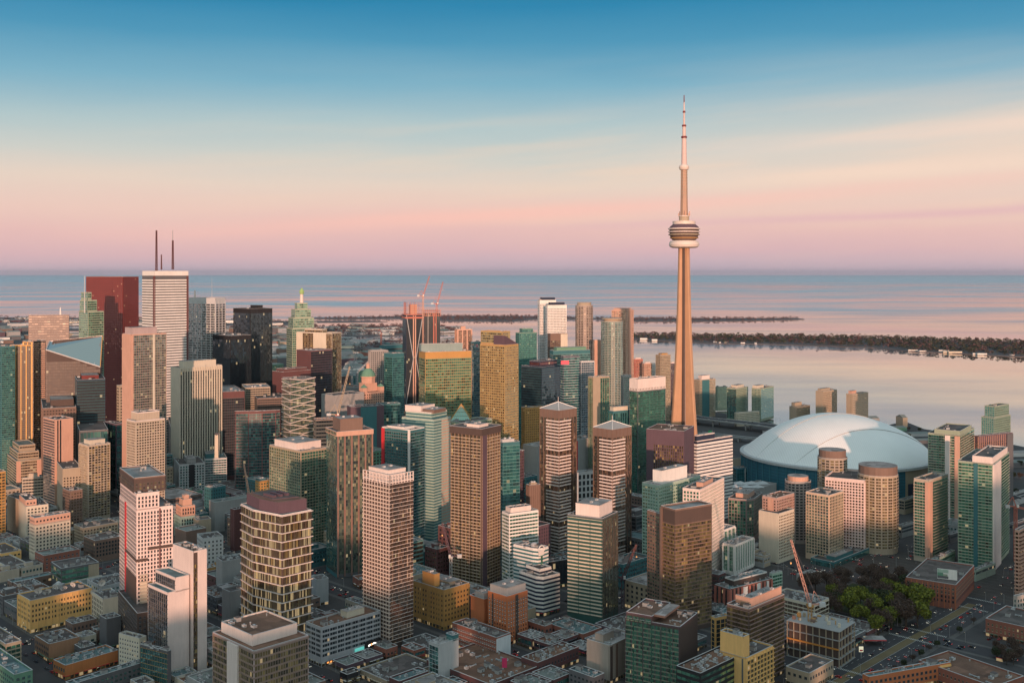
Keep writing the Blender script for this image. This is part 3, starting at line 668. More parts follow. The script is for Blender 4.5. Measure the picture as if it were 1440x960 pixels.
B('convention_hall', 'low grey exhibition hall with red fascia seen between the two chevron balcony towers', 'red fascia hall', 735,757,840, 628, 1340, wall='grey', glass='dark', mode='', units=14, roofc='roofl', piers=(('R',.02,.12,'red',.3),('R',.6,.68,'red',.3)))
B('office_block', 'pale grey block with tall dark openings between the two chevron balcony towers', None, 806,812,836, 664, 1190, 25, wall='lgrey', glass='dark', mode='g', fh=7, bay=5, ww=.6, wh=.7, units=5, iw=False)
B('office_block', 'brown fluted shaft with a small round cap before the mustard hotel', None, 740,744,760, 682, 1080, 25, wall='brown', glass='dark', mode='f', bay=2.5, finw=.9, finp=.5, units=1, pent=((.2,.7,.2,.7,3,'tan'),))

def chev(w, d): return [(0,0),(w,0),(w,d),(0,d)]
for lab, sh, xs, yt, D, bc, gl in (('taller brown tower with white chevron balconies and a low pyramid roof', 'taller chevron tower', (759,786,811), 577, 1080, 'pinkw', 'brown'),
                               ('shorter brown tower with white chevron balconies, rosy on its sunny side', 'shorter chevron tower', (834,861,888), 604, 1060, 'pinkw', 'brown')):
    q = B('condo_tower', lab, sh, *xs, yt, D, 45.5, wall='brown', glass=gl, mode='pfb', fh=3.3, bay=5.5, pane=1.8, finw=.5, finp=.5, balr=(0,.64), balc=bc, bproj=.9, bh=1.25, bskip=11, head=8, units=0, parapet=.6, body='brown')
    zt = q['z1']; ww, dd = q['w'], q['d']
    b = MB(); b.add([(-.4,-.4,zt),(ww+.4,-.4,zt),(ww+.4,dd+.4,zt),(-.4,dd+.4,zt),(ww/2,dd/2,zt+6.5)], [(0,1,4),(1,2,4),(2,3,4),(3,0,4),(3,2,1,0)], wallm('grey'))
    for p in ((0,0),(ww,0),(ww,dd),(0,dd)): b.bar((p[0],p[1],zt+.2), (ww/2,dd/2,zt+6.8), .7, wallm('white'))
    b.bar((ww/2,dd/2,zt+6.5), (ww/2,dd/2,zt+12), .4, wallm('pinkw')); b.build('pyramid_roof', q['root'])
B('condo_tower', 'pale brown balcony tower with a dark plum stripe and dark crown slab', 'dark striped brown tower', 634,677,703, 612, 985, 56, wall=(.24,.17,.13), glass='gold', mode='pfb', fh=3.0, bay=4.2, pane=2.1, finw=.5, finp=.9, balc=(.46,.36,.26), bseg=3, bproj=1.0, bh=.7, body='dbrown', head=.5, units=2, piers=(('R',.02,.24,'plum',1.3),), parapet=.4, tiers=((-.03,1.03,-.03,1.03,603,P(mode='',wall='plum',foot=0)),), pent=((.2,.7,.2,.6,3,'pinkw'),))
B('condo_tower', 'dark green glass tower with orange vertical fins and a brown roof box', 'orange finned tower', 459,474,524, 613, 1020, 28, wall='dgrey', glass='mix', mode='pf', modeL='p', fh=3.1, bay=6.5, pane=2.1, finw=1.3, finp=1.3, finc=(.26,.15,.12), head=.3, units=2, piers=(('L',0,1,'tealw',.03),), parapet=.4, tiers=((-.02,1.02,-.02,1.02,607,P(mode='',wall='salmon',foot=0)),), pent=((.12,.75,.1,.8,12,'brown'),))
B('condo_tower', 'green glass condo with beige grid and pink brown roof box behind lit tower', 'beige gridded green condo', 379,423,460, 634, 1075, wall='tan', glass='green', mode='psfb', fh=3.0, bay=3.4, band=.35, finw=.35, balc=(.36,.34,.25), bproj=.6, bh=.5, bseg=4, units=3, pent=((.02,.95,.15,.85,8,'pinkw'),), glassL='gold')
B('condo_tower', 'white and pink apartment tower with a narrow red strip and dark brown crown', 'pink tower with red strip', 168,192,243, 716, 815, 32, wall=(.74,.60,.57), glass='win', mode='g', fh=3.05, bay=2.5, ww=.55, wh=.66, foot=30, units=3, roofc='roofl', frame='dgrey', tiers=((.0,.62,.0,.95,694,P(stack=1)),(-.01,.86,.12,.97,672,P(wall='brown',body='dbrown',glass='gold',ww=.5,wh=.7,foot=1,bay=3,head=3))), piers=(('L',.58,.66,'red',.35),('R',.62,.66,'maroon',.35)))
B('condo_block', 'dark brown podium wing with small white framed windows below the pink tower', None, 166,193,243, 862, 790, 32, wall='dbrown', glass='win', mode='g', fh=3.1, bay=3, ww=.5, wh=.6, units=1)
B('condo_block', 'white gridded low wing with square black windows at the foot of pink tower', 'white gridded wing', 167,196,206, 897, 770, 60, wall='cream', glass='dark', mode='g', fh=3.2, bay=2.6, ww=.5, wh=.5, units=2, frame='white')

# ---- right of the concrete needle tower
B('office_tower', 'plum tower with a brick red crown, white ledge and one blank side', 'brick crowned plum tower', 909,962,976, 606, 1190, 66, wall='plum', glass='gold', mode='', modeL='g', fh=3.5, bay=2.6, ww=.6, wh=.8, iw=False, units=10, head=16, roofc='roofb', body='plum', piers=(('L',.80,1,'plum',.2),))
B('office_block', 'white banded office block with slanted white slashes beside the concrete needle tower', 'white slashed block', 976,980,1030, 620, 1230, 40, wall='pinkw', glass='dark', mode='s', body='navy', fh=4.0, band=2.5, proj=.3, bandc='white', head=5, units=3, tiers=((.0,.5,.1,.9,612,P(mode='')),), foot=1)
B('condo_block', 'white and mint block with bare white roof boxes behind the big brown condo', 'white roof box block', 903,926,985, 682, 1010, wall='mint', glass='green', mode='gsf', fh=3.2, bay=3, band=.5, finw=.4, ww=.7, iw=False, roofc='roofl', units=5, pent=((.15,.75,.2,.75,13,'white'),))
B('office_block', 'pale pink gridded office wing with dark roof beside the big brown condo', None, 960,984,1018, 688, 1000, 60, wall='pinkw', glass='green', mode='gf', fh=3.4, bay=3, ww=.6, wh=.65, iw=False, units=4, pent=((.2,.6,.1,.5,5,'salmon'),))
B('office_block', 'eight sided green glass office block with pink roof box', 'green eight sided block', 1024,1057,1072, 703, 1150, 62, shape='cham', cham=.22, wall=(.32,.24,.22), glass='green', mode='pfs', fh=3.6, bay=3.2, band=.5, finw=.45, units=4, pent=((.25,.8,.25,.8,5,'salmon'),))
B('office_block', 'stepped green glass block with tall white fins beside the rail lands', 'white finned green block', 1000,1017,1034, 745, 1060, 50, wall='white', glass='green', mode='pf', fh=3.4, bay=7, pane=2.4, finw=.8, finp=1, units=4, roofc='roofl')
B('office_block', 'lower green block with white panel fins and crowded roof', None, 1016,1033,1060, 766, 1030, 50, wall='white', glass='green', mode='pf', fh=3.4, bay=5, pane=2.4, finw=1.4, finp=1, units=12, roofc='roofl')
B('condo_tower', 'cylinder shaped grey condo tower with a salmon drum on top', 'salmon drum cylinder', 1104,1122,1140, 678, 1150, shape='round', wall=(.36,.31,.29), glass='dark', mode='ps', fh=3.1, band=1.3, units=0, pent=((.8,0,0,0,6,'salmon'),))
B('condo_tower', 'cylinder shaped condo tower with brown glass crown in front of the stadium roof', 'cylinder before the dome', 1150,1170,1191, 645, 1165, shape='round', wall=(.36,.30,.25), glass='gold', mode='ps', fh=3.1, band=1.1, units=0, pent=((.92,0,0,0,9,'brown'),))
B('condo_tower', 'widest cylinder condo tower with gold glass and a dark flat crown', 'widest gold cylinder', 1207,1235,1262, 670, 1105, shape='round', wall=(.42,.34,.26), glass='gold', mode='psb', fh=3.1, band=.9, bproj=.7, bh=.5, balr=(.1,.9), units=0, pent=((.97,0,0,0,10,'brown'),))
B('condo_block', 'reddish condo with a salmon stair wall behind the blank cream wall', 'reddish stair wall condo', 1072,1092,1117, 700, 1085, wall=(.45,.30,.26), glass='brown', mode='gb', fh=3, bay=3.2, bproj=.7, bh=.5, bseg=3, iw=False, units=6, roofc='roofb', piers=(('L',.25,.6,'salmon',.9),))
B('office_block', 'plain block with a large blank cream wall above four square panels', 'blank cream wall block', 1067,1095,1117, 722, 1072, 45.5, wall='cream', glass='brown', mode='g', modeL='', fh=3, bay=3, ww=.6, iw=False, units=2)
B('condo_tower', 'pale rosy slab condo with a dark roof rail behind the peach condo', 'pale rosy slab condo', 1160,1216,1229, 675, 1110, 62, wall=(.66,.53,.50), glass='brown', mode='gf', fh=3.05, bay=3, ww=.62, wh=.6, finw=.4, iw=False, units=5, parapet=2)
B('condo_tower', 'peach condo of gridded balconies turning green glass towards its base', 'peach gridded condo', 1133,1166,1186, 696, 1075, 45.5, wall=(.58,.44,.33), glass='mix', mode='psfb', fh=3.05, bay=3.2, band=.4, finw=.5, bproj=.6, bh=.45, bseg=4, units=6)
B('condo_block', 'low dark teal podium with slanted roof at the foot of peach condo', None, 1140,1172,1232, 790, 1055, wall='tealw', glass='teal', mode='p', fh=5, units=4, pent=((.1,.5,.1,.5,4,'tealw'),))
B('condo_tower', 'cream condo with one pink pillar at its corner beside the gold cylinder', 'pink pillar condo', 1285,1306,1333, 675, 1075, wall='beige', glass='green', mode='psb', fh=3.05, bay=3, band=.5, bproj=.8, bh=.6, balr=(.25,1), balc='beige', piers=(('L',0,.22,'salmon',1.2),('R',0,.15,'salmon',1.2)), units=5, parapet=2)
B('condo_tower', 'tall condo with paired pink pillars and green balconies behind the pink pillar condo', 'paired pillar condo', 1305,1350,1370, 612, 1240, 55, wall='sage', glass='green', mode='psb', fh=3.05, bay=3, band=.5, bproj=.8, bh=.6, bseg=3, balc='beige', piers=(('L',.30,.46,'pinkw',1.3),('L',0,.16,'salmon',1.3)), units=5, tiers=((.0,.8,.0,.8,606,P(mode='')),))
B('condo_tower', 'dark green stepped condo tower highest above the bay near the picture edge', 'dark green stepped condo', 1380,1398,1421, 587, 1450, 40, wall='sage', glass='green', mode='gsf', fh=3.1, bay=3, band=.5, finw=.4, iw=False, body='tealw', units=1, tiers=((.12,.98,.1,.9,571),))
B('condo_tower', 'brown condo tower with orange grid rising behind the pink topped tower', 'brown orange grid condo', 1370,1376,1424, 613, 1300, 28, wall='plum', glass='brown', mode='gf', fh=3.1, bay=3.4, finw=.5, finc='salmon', iw=False, head=7, units=2, piers=(('R',.82,1,'dgrey',1),))
B('condo_tower', 'large curved green balcony tower topped by a broad pink wall', 'pink topped green tower', 1347,1396,1419, 652, 1045, 55, wall='sage', glass='green', mode='psb', fh=3.05, bay=3, band=.45, bproj=.9, bh=.7, bseg=2, balc=(.38,.42,.33), piers=(('R',.0,.42,'pinkw',1.4),('L',.42,.54,'tealw',1.2)), units=3, head=1, tiers=((.0,.9,.0,.58,643,P(mode='',wall='pinkw',head=1)),))
B('condo_block', 'low green glass podium between the pink pillar condo and pink topped tower', None, 1310,1316,1386, 786, 1050, wall='mint', glass='green', mode='ps', fh=4, units=5, maxd=30)
B('condo_tower', 'orange terraced condo with thick curved balconies at the very picture edge', 'orange terraced condo', 1427,1433,1480, 745, 960, wall='salmon', glass='brown', mode='psb', fh=3.4, band=1, bproj=1.8, bh=1, bseg=1, units=2)
# ---- near blocks
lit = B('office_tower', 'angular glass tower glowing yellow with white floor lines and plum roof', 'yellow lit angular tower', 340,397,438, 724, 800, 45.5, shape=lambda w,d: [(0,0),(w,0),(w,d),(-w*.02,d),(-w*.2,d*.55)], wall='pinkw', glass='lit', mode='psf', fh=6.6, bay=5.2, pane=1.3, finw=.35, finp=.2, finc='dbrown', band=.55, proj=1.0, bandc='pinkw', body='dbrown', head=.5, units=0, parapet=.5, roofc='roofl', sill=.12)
B('condo_tower', 'beige balcony tower with an open grid crown and pink roof box', 'open crown beige tower', 511,548,581, 678, 826, 45.5, wall='pinkw', glass='rosy', mode='ps', modeL='fsb', fh=3.05, bay=3.6, pane=1.5, band=.3, finw=.35, finp=.4, bseg=1, bproj=1.2, bh=.8, balc=(.68,.55,.47), units=3, body='dbrown', pent=((.12,.85,.15,.9,9.5,'pinkw'),))
ocr = B('condo_tower', 'cream and brown striped balcony tower with a dark green glass end', 'cream striped balcony tower', 798,847,869, 729, 876, 60, wall='dgrey', glass='mix', mode='pf', modeL='sb', fh=3.05, bay=3, band=.5, bproj=1.1, bh=1.0, bseg=3, balc=(.56,.50,.40), body=(.025,.085,.075), bandc=(.5,.45,.36), foot=9, units=4, finc='dbrown', pent=((.08,.9,.12,.8,11,'pinkw'),))
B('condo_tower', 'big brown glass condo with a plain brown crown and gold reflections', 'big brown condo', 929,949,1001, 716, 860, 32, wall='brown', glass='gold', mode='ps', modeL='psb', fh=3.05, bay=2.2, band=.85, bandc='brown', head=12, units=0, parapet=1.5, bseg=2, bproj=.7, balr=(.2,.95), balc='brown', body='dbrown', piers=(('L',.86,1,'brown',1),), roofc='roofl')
B('condo_tower', 'lower brown wing attached to the big brown condo with its own flat roof', None, 910,928,932, 722, 885, 32, wall='brown', glass='mix', mode='g', fh=3.05, bay=3, ww=.65, wh=.5, units=1)
B('condo_block', 'dark condo block with green lit glass and a blank plum end wall', 'plum end wall block', 879,956,981, 881, 730, 60, wall='plum', glass='green', mode='', modeL='pfb', fh=3.1, bay=4.5, pane=1.6, bseg=6, bproj=1, bh=.8, body='dbrown', finw=.5, piers=(), units=5, balc=(.20,.22,.17), roofc='roofb', pent=((.1,.9,.3,.5,1.5,'brown'),), tiers=((0,1,.5,.98,866),))
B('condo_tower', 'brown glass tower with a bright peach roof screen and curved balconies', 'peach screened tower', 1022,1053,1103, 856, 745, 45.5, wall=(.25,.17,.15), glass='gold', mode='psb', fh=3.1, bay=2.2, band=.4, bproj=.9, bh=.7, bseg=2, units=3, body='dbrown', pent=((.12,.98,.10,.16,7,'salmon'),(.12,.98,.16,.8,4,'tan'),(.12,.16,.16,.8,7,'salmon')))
B('condo_block', 'bright yellow framed block stepping down before the peach screened tower', 'yellow framed block', 1012,1049,1087, 925, 712, 45.5, wall='yellow', glass='dark', mode='psf', modeL='', fh=3.3, bay=4.3, band=.6, finw=.6, finp=.9, proj=.9, units=5, tiers=((.0,.22,.1,.98,895,P(mode='',modeL='')),), piers=(('L',.1,.16,'dgrey',.08),))
B('condo_block', 'dark block with thin yellow frames squeezed before the red and white finned block', None, 1000,1006,1026, 868, 800, 30, wall='yellow', glass='dark', mode='psf', fh=3.3, bay=4.3, band=.35, finw=.4, units=2)
B('condo_block', 'red and white finned block with a clutter of teal roof boxes', 'red and white finned block', 1005,1026,1086, 828, 905, 36, wall='brick', glass='dark', mode='pf', fh=3.2, bay=5, pane=2, finw=2.2, finp=.8, finc='cran', body='dbrown', units=12, roofc='rooft', piers=(('R',.30,.40,'white',.9),('R',.62,.70,'white',.9),('R',.86,.9,'white',.9)), tiers=((.2,.98,.3,.9,815,P(wall='white',mode='')),))
B('condo_block', 'small green banded terraced block beside the red and white finned block', None, 1082,1086,1100, 806, 960, 36, wall='mint', glass='green', mode='ps', band=1, fh=3, units=3)
B('office_tower', 'blank white slab wall beside a dark window strip, taller rear part', 'blank white slab tower', 243,272,291, 775, 775, 45.5, wall=(.66,.56,.53), glass='gold', mode='g', fh=3.2, bay=30, ww=.0, modeL='', units=5, roofc='roofb', piers=(('R',.0,.30,'dbrown',.06),), maxd=60)
B('office_tower', 'dark glazed front part of the blank white slab with two green roof terraces', 'green terrace slab', 208,236,266, 833, 765, 45.5, wall=(.66,.56,.53), glass='win', mode='', modeL='ps', fh=3.3, bay=3, band=.35, bandc='dgrey', units=0, roofc='rooft', foot=14, tiers=((.35,1,.0,1,812),))
B('office_block', 'teal glass podium block edged in yellow below the green terrace slab', None, 197,236,240, 915, 745, 60, wall='dgrey', glass='teal', mode='', modeL='psf', fh=3.6, bay=2.4, band=.3, finw=.25, units=3, bandc='ochre')
B('office_block', 'gold glazed office block with pink piers and a rust brown flat roof', 'rust roofed gold block', 299,357,434, 915, 668, 45.5, wall=(.44,.34,.33), glass='gold', mode='ps', fh=4.0, bay=1.9, band=1.2, bandc=(.28,.20,.17), units=0, roofc='roofb', parapet=.8, sill=.2, tiers=((.12,.95,.2,.95,893,P(mode='',modeL='',wall='pinkw',foot=0,parapet=1.0,roofc='roofb',units=6)),), piers=(('L',.35,.6,'pinkw',1.3),))
B('office_block', 'grey concrete office block with ribbon windows and shop signs at street level', 'grey ribbon window block', 430,452,535, 882, 790, 45.5, wall=(.40,.41,.44), glass='dark', mode='psf', fh=3.6, bay=7.2, pane=2.4, band=1.5, finw=.6, finp=.25, units=5, roofc='roofb', pent=((.5,.8,.3,.7,5,'cream'),), maxd=58, foot=6)
B('office_block', 'ochre brick office block with deep square windows and a stub tower', 'ochre brick block', 582,624,660, 829, 872, 45.5, wall='ochre', glass='dark', mode='g', fh=4, bay=3.4, ww=.48, wh=.5, units=7, head=2.5, piers=tuple(('R',k/8-.012,k/8+.012,'ochre',.3) for k in range(9)) + tuple(('L',k/8-.012,k/8+.012,'ochre',.3) for k in range(9)), pent=((.05,.25,.35,.75,11,'ochre'),(.45,.9,.2,.7,3,'tan')), frame='ochre')
B('apartment_block', 'burnt orange apartment block with white string courses and grey roof boxes', 'burnt orange block', 686,713,742, 838, 835, 45.5, wall='orange', glass='win', mode='g', fh=3.1, bay=2.8, ww=.38, wh=.5, head=3, units=2, frame='white', piers=(('R',.40,.54,'dbrown',.15),('L',.7,.78,'dbrown',.12)), pent=((.02,.95,.05,.9,7,'grey'),))
B('apartment_block', 'lower burnt orange wing with a pale grey stair wall', None, 660,681,700, 842, 855, 45.5, wall='orange', glass='win', mode='', modeL='', units=4, pent=((.1,.6,.1,.7,5,'grey'),), piers=(('R',.3,.9,'grey',.3),('L',.9,1,'black',.1)))
B('apartment_block', 'long low brick wing with a white end wall and strip windows', 'white ended brick wing', 636,698,718, 896, 800, 45.5, wall='brick', glass='win', mode='', modeL='g', fh=3.4, bay=2.2, ww=.6, wh=.4, units=9, roofc='roof', piers=(('R',.0,1,(.62,.66,.70),.15),), maxd=75, frame='white')
B('office_block', 'slim pale slab with a blank concrete wall and a white plant deck', 'slim pale slab', 603,617,645, 906, 757, 45.5, wall=(.46,.47,.48), glass='teal', mode='', modeL='ps', fh=3.2, bay=3, band=.3, units=7, roofc='roofl', tiers=((.7,1,.0,.7,893,P(wall='tealw')),))
B('hotel_block', 'white curved hotel block with green glass bands and a clock shaped arch', 'white curved hotel', 706,716,757, 722, 975, 30, wall='white', glass='green', mode='ps', fh=3.2, bay=3, band=1.5, units=6, foot=4, tiers=((.1,.8,.2,.9,714,P(wall='pinkw',mode='')),))
cur = B('hotel_block', 'rounded white wing with green glass and a black panelled front', 'rounded white wing', 722,757,771, 772, 930, 50, shape=lambda w,d: [(w*.12,w*.12),(w*.45,0),(w,0),(w,d),(0,d),(0,w*.45)], wall='white', glass='green', mode='s', body='tealw', fh=3.3, bay=3, band=1.6, units=7, roofc='roof', foot=3)
B('hotel_block', 'lower white terraced wing stepping down from the curved hotel', None, 730,760,787, 812, 905, 40, shape=lambda w,d: [(w*.15,0),(w,0),(w,d),(0,d),(0,d*.2)], wall='white', glass='dark', mode='s', body='navy', fh=3.5, bay=3, band=1.7, units=2, tiers=((.3,.9,.3,.95,800),))
B('shop_block', 'black podium with lit shop windows beside the terraced white wing', None, 765,772,799, 790, 985, 30, wall='black', glass='dark', mode='pf', units=4, fh=5)
B('apartment_block', 'plain putty coloured block with one narrow column of recessed balconies', 'putty coloured block', 825,858,894, 907, 757, 50, wall=(.36,.31,.27), glass='brown', mode='', modeL='', units=5, roofc='roofl', piers=(('R',.0,.10,'dbrown',.06),('R',.22,.30,'brown',.06),('L',.0,.08,(.28,.24,.21),.06)), pent=((.1,.5,.4,.75,6,(.36,.31,.27)),))
B('shop_block', 'maroon brick block with a cream cornice and scattered roof fans', 'cream corniced maroon block', 733,756,814, 931, 768, 45.5, wall='maroon', glass='dark', mode='g', fh=5, bay=3.4, ww=.4, wh=.5, units=13, roofc='roofb', iw=True, piers=(), foot=1)
B('shop_block', 'small brick block with a narrow tan side behind the cream corniced maroon block', None, 742,766,777, 880, 850, 45.5, wall='brick', glass='dark', mode='g', units=6, fh=4)
B('shop_block', 'wide low maroon roofed block crowded with vents and a white parapet', 'vented maroon block', 600,690,760, 962, 735, 45.5, wall='maroon', glass='dark', mode='g', units=20, roofc='roofb', fh=4)
B('shop_block', 'low ochre block wrapped in scaffold netting below the grey ribbon window block', None, 505,545,612, 957, 748, 45.5, wall='tan', glass='brown', mode='gf', units=8, fh=4, finw=.3, bay=3)
B('shop_block', 'small black kiosk block with lit yellow front before the grey ribbon window block', None, 478,488,507, 948, 756, 45.5, wall='black', glass='gold', mode='g', units=2, fh=5, bay=3, ww=.8)
B('shop_block', 'dark flat block with pale roof ducts before the plum end wall block', 'dark ducted block', 951,985,1047, 946, 690, 45.5, wall='black', glass='green', mode='ps', band=2, units=12, fh=4, roofc='roofb')
B('shop_block', 'low block with blue grey roof and a small lit cabin below putty block', None, 800,835,850, 952, 735, 45.5, wall='dgrey', glass='dark', mode='g', units=9, roofc='rooft')

# CTV-like studio quarter at the left
ctv = B('studio_building', 'long yellow terracotta studio building with many satellite dishes on its roof', 'yellow studio building', 25,43,129, 844, 865, 45.5, wall='yellow', glass='dark', mode='g', fh=4.1, bay=2.6, ww=.55, wh=.55, head=1.8, foot=4, units=5, frame='yellow', maxd=80,
    piers=tuple(('R',k/9-.006,k/9+.006,'yellow',.5) for k in range(10)) + tuple(('L',k/4-.01,k/4+.01,'yellow',.5) for k in range(5)))
B('office_block', 'cream plain block with two strip windows beside the yellow studio building', 'cream strip window block', 129,145,172, 842, 858, 40, wall='cream', glass='dark', mode='', modeL='g', fh=3.8, bay=4, ww=.5, wh=.6, units=9, piers=(('R',.1,.95,'cream',.2),))
B('shop_block', 'small brown brick block with arched windows before the yellow studio building', 'small brown arched block', 92,102,136, 877, 845, 45.5, wall='brown', glass='dark', mode='g', fh=4, bay=3.2, ww=.45, wh=.6, units=5, roofc='roof')
B('shop_block', 'dark grey box block with a blank wall beside the white gridded wing', None, 140,150,170, 870, 825, 45.5, wall='dgrey', glass='dark', mode='', units=6)
B('shop_block', 'low dark roofed shop block with an orange brown end wall', 'orange ended shop block', 49,69,112, 905, 800, 45.5, wall=(.36,.20,.12), glass='dark', mode='', modeL='g', fh=4, units=7, roofc='roof')
B('shop_block', 'shop block with a bright burnt orange side wall and pale cluttered roof', 'burnt orange shop block', 75,92,166, 935, 765, 50, wall=(.55,.20,.07), glass='teal', mode='', modeL='g', fh=4, units=16, roofc='rooft', maxd=40)
B('shop_block', 'low shop block with long turquoise roof ducts at the bottom edge', None, 92,100,205, 962, 722, 50, wall='dgrey', glass='teal', mode='g', units=16, roofc='rooft', maxd=40)
B('shop_block', 'low rounded corner shop block with green roof edge by the dark street', None, -30,8,30, 905, 765, 45.5, wall='tan', glass='green', mode='ps', units=6, roofc='roof', maxd=45)
B('shop_block', 'low corner shop block with a painted mural wall at the bottom edge', None, -40,20,46, 948, 715, 45.5, wall='green', glass='teal', mode='g', units=5, roofc='rooft', maxd=45)
B('apartment_block', 'brick red warehouse block with pale flat roof and grey parapet', 'brick red warehouse', 49,62,112, 781, 1035, 45.5, wall='brick', glass='dark', mode='g', fh=3.8, bay=4, ww=.4, wh=.5, units=9, roofc='roofg', frame='grey', iw=True)
B('office_block', 'dark grey block with green glass bays and a tan corner box', 'green bay grey block', 72,86,139, 799, 975, 40, wall='dgrey', glass='green', mode='ps', fh=4.5, band=1.4, units=8, piers=(('R',.72,1,'tan',.6),))
B('apartment_block', 'cream block with dark corner windows and a peach parapet', 'cream corner window block', 41,49,99, 738, 1080, 45.5, wall='cream', glass='dark', mode='g', fh=3.6, bay=3.4, ww=.5, wh=.5, units=4, roofc='roofl', iw=False, tiers=((.0,1,.0,.9,728,P(wall='salmon')),))
B('office_block', 'brown office block with a bright white roof edge behind the pink tower', 'white edged brown block', 118,134,174, 760, 1075, 45.5, wall='brown', glass='dark', mode='gf', fh=3.8, bay=3.4, ww=.6, wh=.6, units=7, iw=False, piers=(), roofc='roof')
B('office_block', 'peach walled narrow block behind the cream corner window block', None, 26,37,68, 712, 1150, 35, wall='cream', glass='dark', mode='g', modeL='', iw=False, units=5, tiers=((.0,.5,.1,.9,703,P(wall='salmon')),))
B('office_block', 'olive grey plain block with a peach corner strip behind cream corner window block', None, 10,26,50, 702, 1190, wall='tan', glass='dark', mode='g', modeL='', iw=False, units=4, piers=(('R',.0,.25,'salmon',.3),))
B('office_block', 'white banded terraced block below the orange slab tower', 'white banded terraces', 28,31,62, 672, 1330, 25, wall='beige', glass='dark', mode='ps', fh=3.8, band=2, units=2, pent=((.3,.7,.2,.7,6,'beige'),))
B('office_block', 'stepped brown office block with green roof garden and pink piers', 'stepped green roof block', 8,23,58, 648, 1430, 35, wall='tan', glass='brown', mode='ps', fh=3.8, band=1.8, units=0, roofc='roofg', tiers=((.1,.95,.1,.9,636),(.2,.85,.2,.8,626)), piers=(('R',.0,.18,'salmon',.4),('R',.82,1,'salmon',.4)))
B('apartment_block', 'pink roofed brown block touching the boxy crown condo', None, 78,88,115, 659, 1255, 30, wall='tan', glass='brown', mode='g', modeL='', iw=False, units=3, head=9, piers=(('R',.1,1,'tan',.05),))
B('apartment_block', 'brown tiled small block below the boxy crown condo', None, 88,99,116, 690, 1205, wall='brown', glass='brown', mode='g', iw=False, units=3)
B('apartment_block', 'grey beige terrace block at the foot of the boxy crown condo', None, 104,117,166, 742, 1130, wall='tan', glass='brown', mode='g', iw=False, units=8)
B('shop_block', 'low yellow brick block by the picture edge behind the street', None, -20,2,30, 778, 1075, wall='yellow', glass='dark', mode='g', iw=False, units=4)
B('shop_block', 'low cream row with fire stairs below the yellow brick block', None, -20,10,38, 796, 1035, wall='cream', glass='dark', mode='g', iw=False, units=5)
B('condo_tower', 'dark condo tower with yellow lit windows cut by the picture edge', None, -25,-8,8, 664, 1160, wall='ochre', glass='gold', mode='psf', units=1)
B('office_block', 'small stepped art deco block with glowing orange crown', 'orange crowned deco block', 245,254,277, 727, 1170, 35, wall='mint', glass='dark', mode='gf', fh=3.8, bay=3, ww=.5, wh=.7, finw=.5, iw=False, units=0, tiers=((.08,.92,.08,.92,712,P(wall='salmon')),(.22,.78,.22,.78,702,P(wall='salmon',mode='')),(.35,.65,.35,.65,696,P(wall='salmon',mode=''))))
B('theatre_hall', 'long grey hall with a curved white roof slot below the small crane', 'curved roof hall', 294,302,372, 706, 1200, 40, wall='grey', glass='dark', mode='', units=2, roofc='roofg', maxd=60)
B('theatre_hall', 'red brown theatre block with jumbled red and teal roofs beside the curved roof hall', None, 262,276,300, 702, 1300, wall='maroon', glass='dark', mode='f', units=6)
B('office_block', 'low beige block with a plain curved wall beside the deco block', None, 272,277,297, 731, 1155, 30, wall='tan', glass='dark', mode='', units=2)
B('office_block', 'light grey block with small square windows between the slab and the lit tower', 'light grey square window block', 277,285,314, 757, 1050, 30, wall='lgrey', glass='dark', mode='g', fh=4, bay=4, ww=.4, wh=.45, units=6, iw=True)
B('shop_block', 'low grey block with pale stone parapet beside the parked coaches', None, 304,313,346, 789, 965, 35, wall='grey', glass='dark', mode='', units=6)
B('shop_block', 'low grey wedge block before the parked coaches', None, 312,324,348, 832, 880, 45, wall='grey', glass='dark', mode='', units=1)
B('shop_block', 'long grey roofed shed beside the deco block', None, 246,262,290, 747, 1110, wall='brown', glass='dark', mode='', units=3, roofc='roofg')
B('office_block', 'dark red small block beside the yellow lit angular tower', None, 324,330,345, 716, 1120, wall='maroon', glass='dark', mode='f', units=2)
B('office_block', 'yellow stone block with a turquoise canopy roof behind the yellow lit tower', None, 359,366,382, 676, 1230, wall='ochre', glass='green', mode='g', units=2, pent=((.0,.5,.0,.9,3,'tealw'),))
B('garage_block', 'low brick garage between the orange finned tower and open crown tower', None, 496,505,522, 815, 985, 30, wall='brick', glass='dark', mode='', units=2, roofc='roofb')
B('shop_block', 'grey blank wall block behind the grey ribbon window block', None, 437,445,462, 815, 935, 30, wall='steel', glass='dark', mode='', units=2)

# right lower quarter
ware = B('warehouse', 'five storey red brick warehouse with a painted sign board on its roof', 'brick sign board warehouse', 1274,1344,1370, 822, 925, 55, wall='brick', glass='dark', mode='g', fh=3.7, bay=3.1, ww=.5, wh=.55, foot=1.5, head=1.5, units=6, frame='tan', piers=tuple(('L',k/9-.006,k/9+.006,'orange',.3) for k in range(10)), roofc='roof', maxd=75)
B('warehouse', 'low red brick block with pale roof patch across the avenue', 'brick block across the avenue', 1386,1504,1530, 895, 815, 45.5, wall='brick', glass='gold', mode='g', fh=4, bay=3.2, ww=.4, wh=.5, units=8, frame='tan', maxd=60)
B('warehouse', 'small brick and glass block with blue netting at the picture edge', None, 1425,1430,1470, 838, 905, 30, wall=(.45,.40,.36), glass='teal', mode='g', units=3, fh=4)
B('school_building', 'long dark brick school building with a maroon roof and turquoise roof pipe', 'maroon roofed school', 1292,1398,1440, 965, 722, 33, wall='brick', glass='dark', mode='g', fh=4, bay=3, ww=.4, wh=.5, units=8, roofc='roofb', frame='tan', maxd=50)
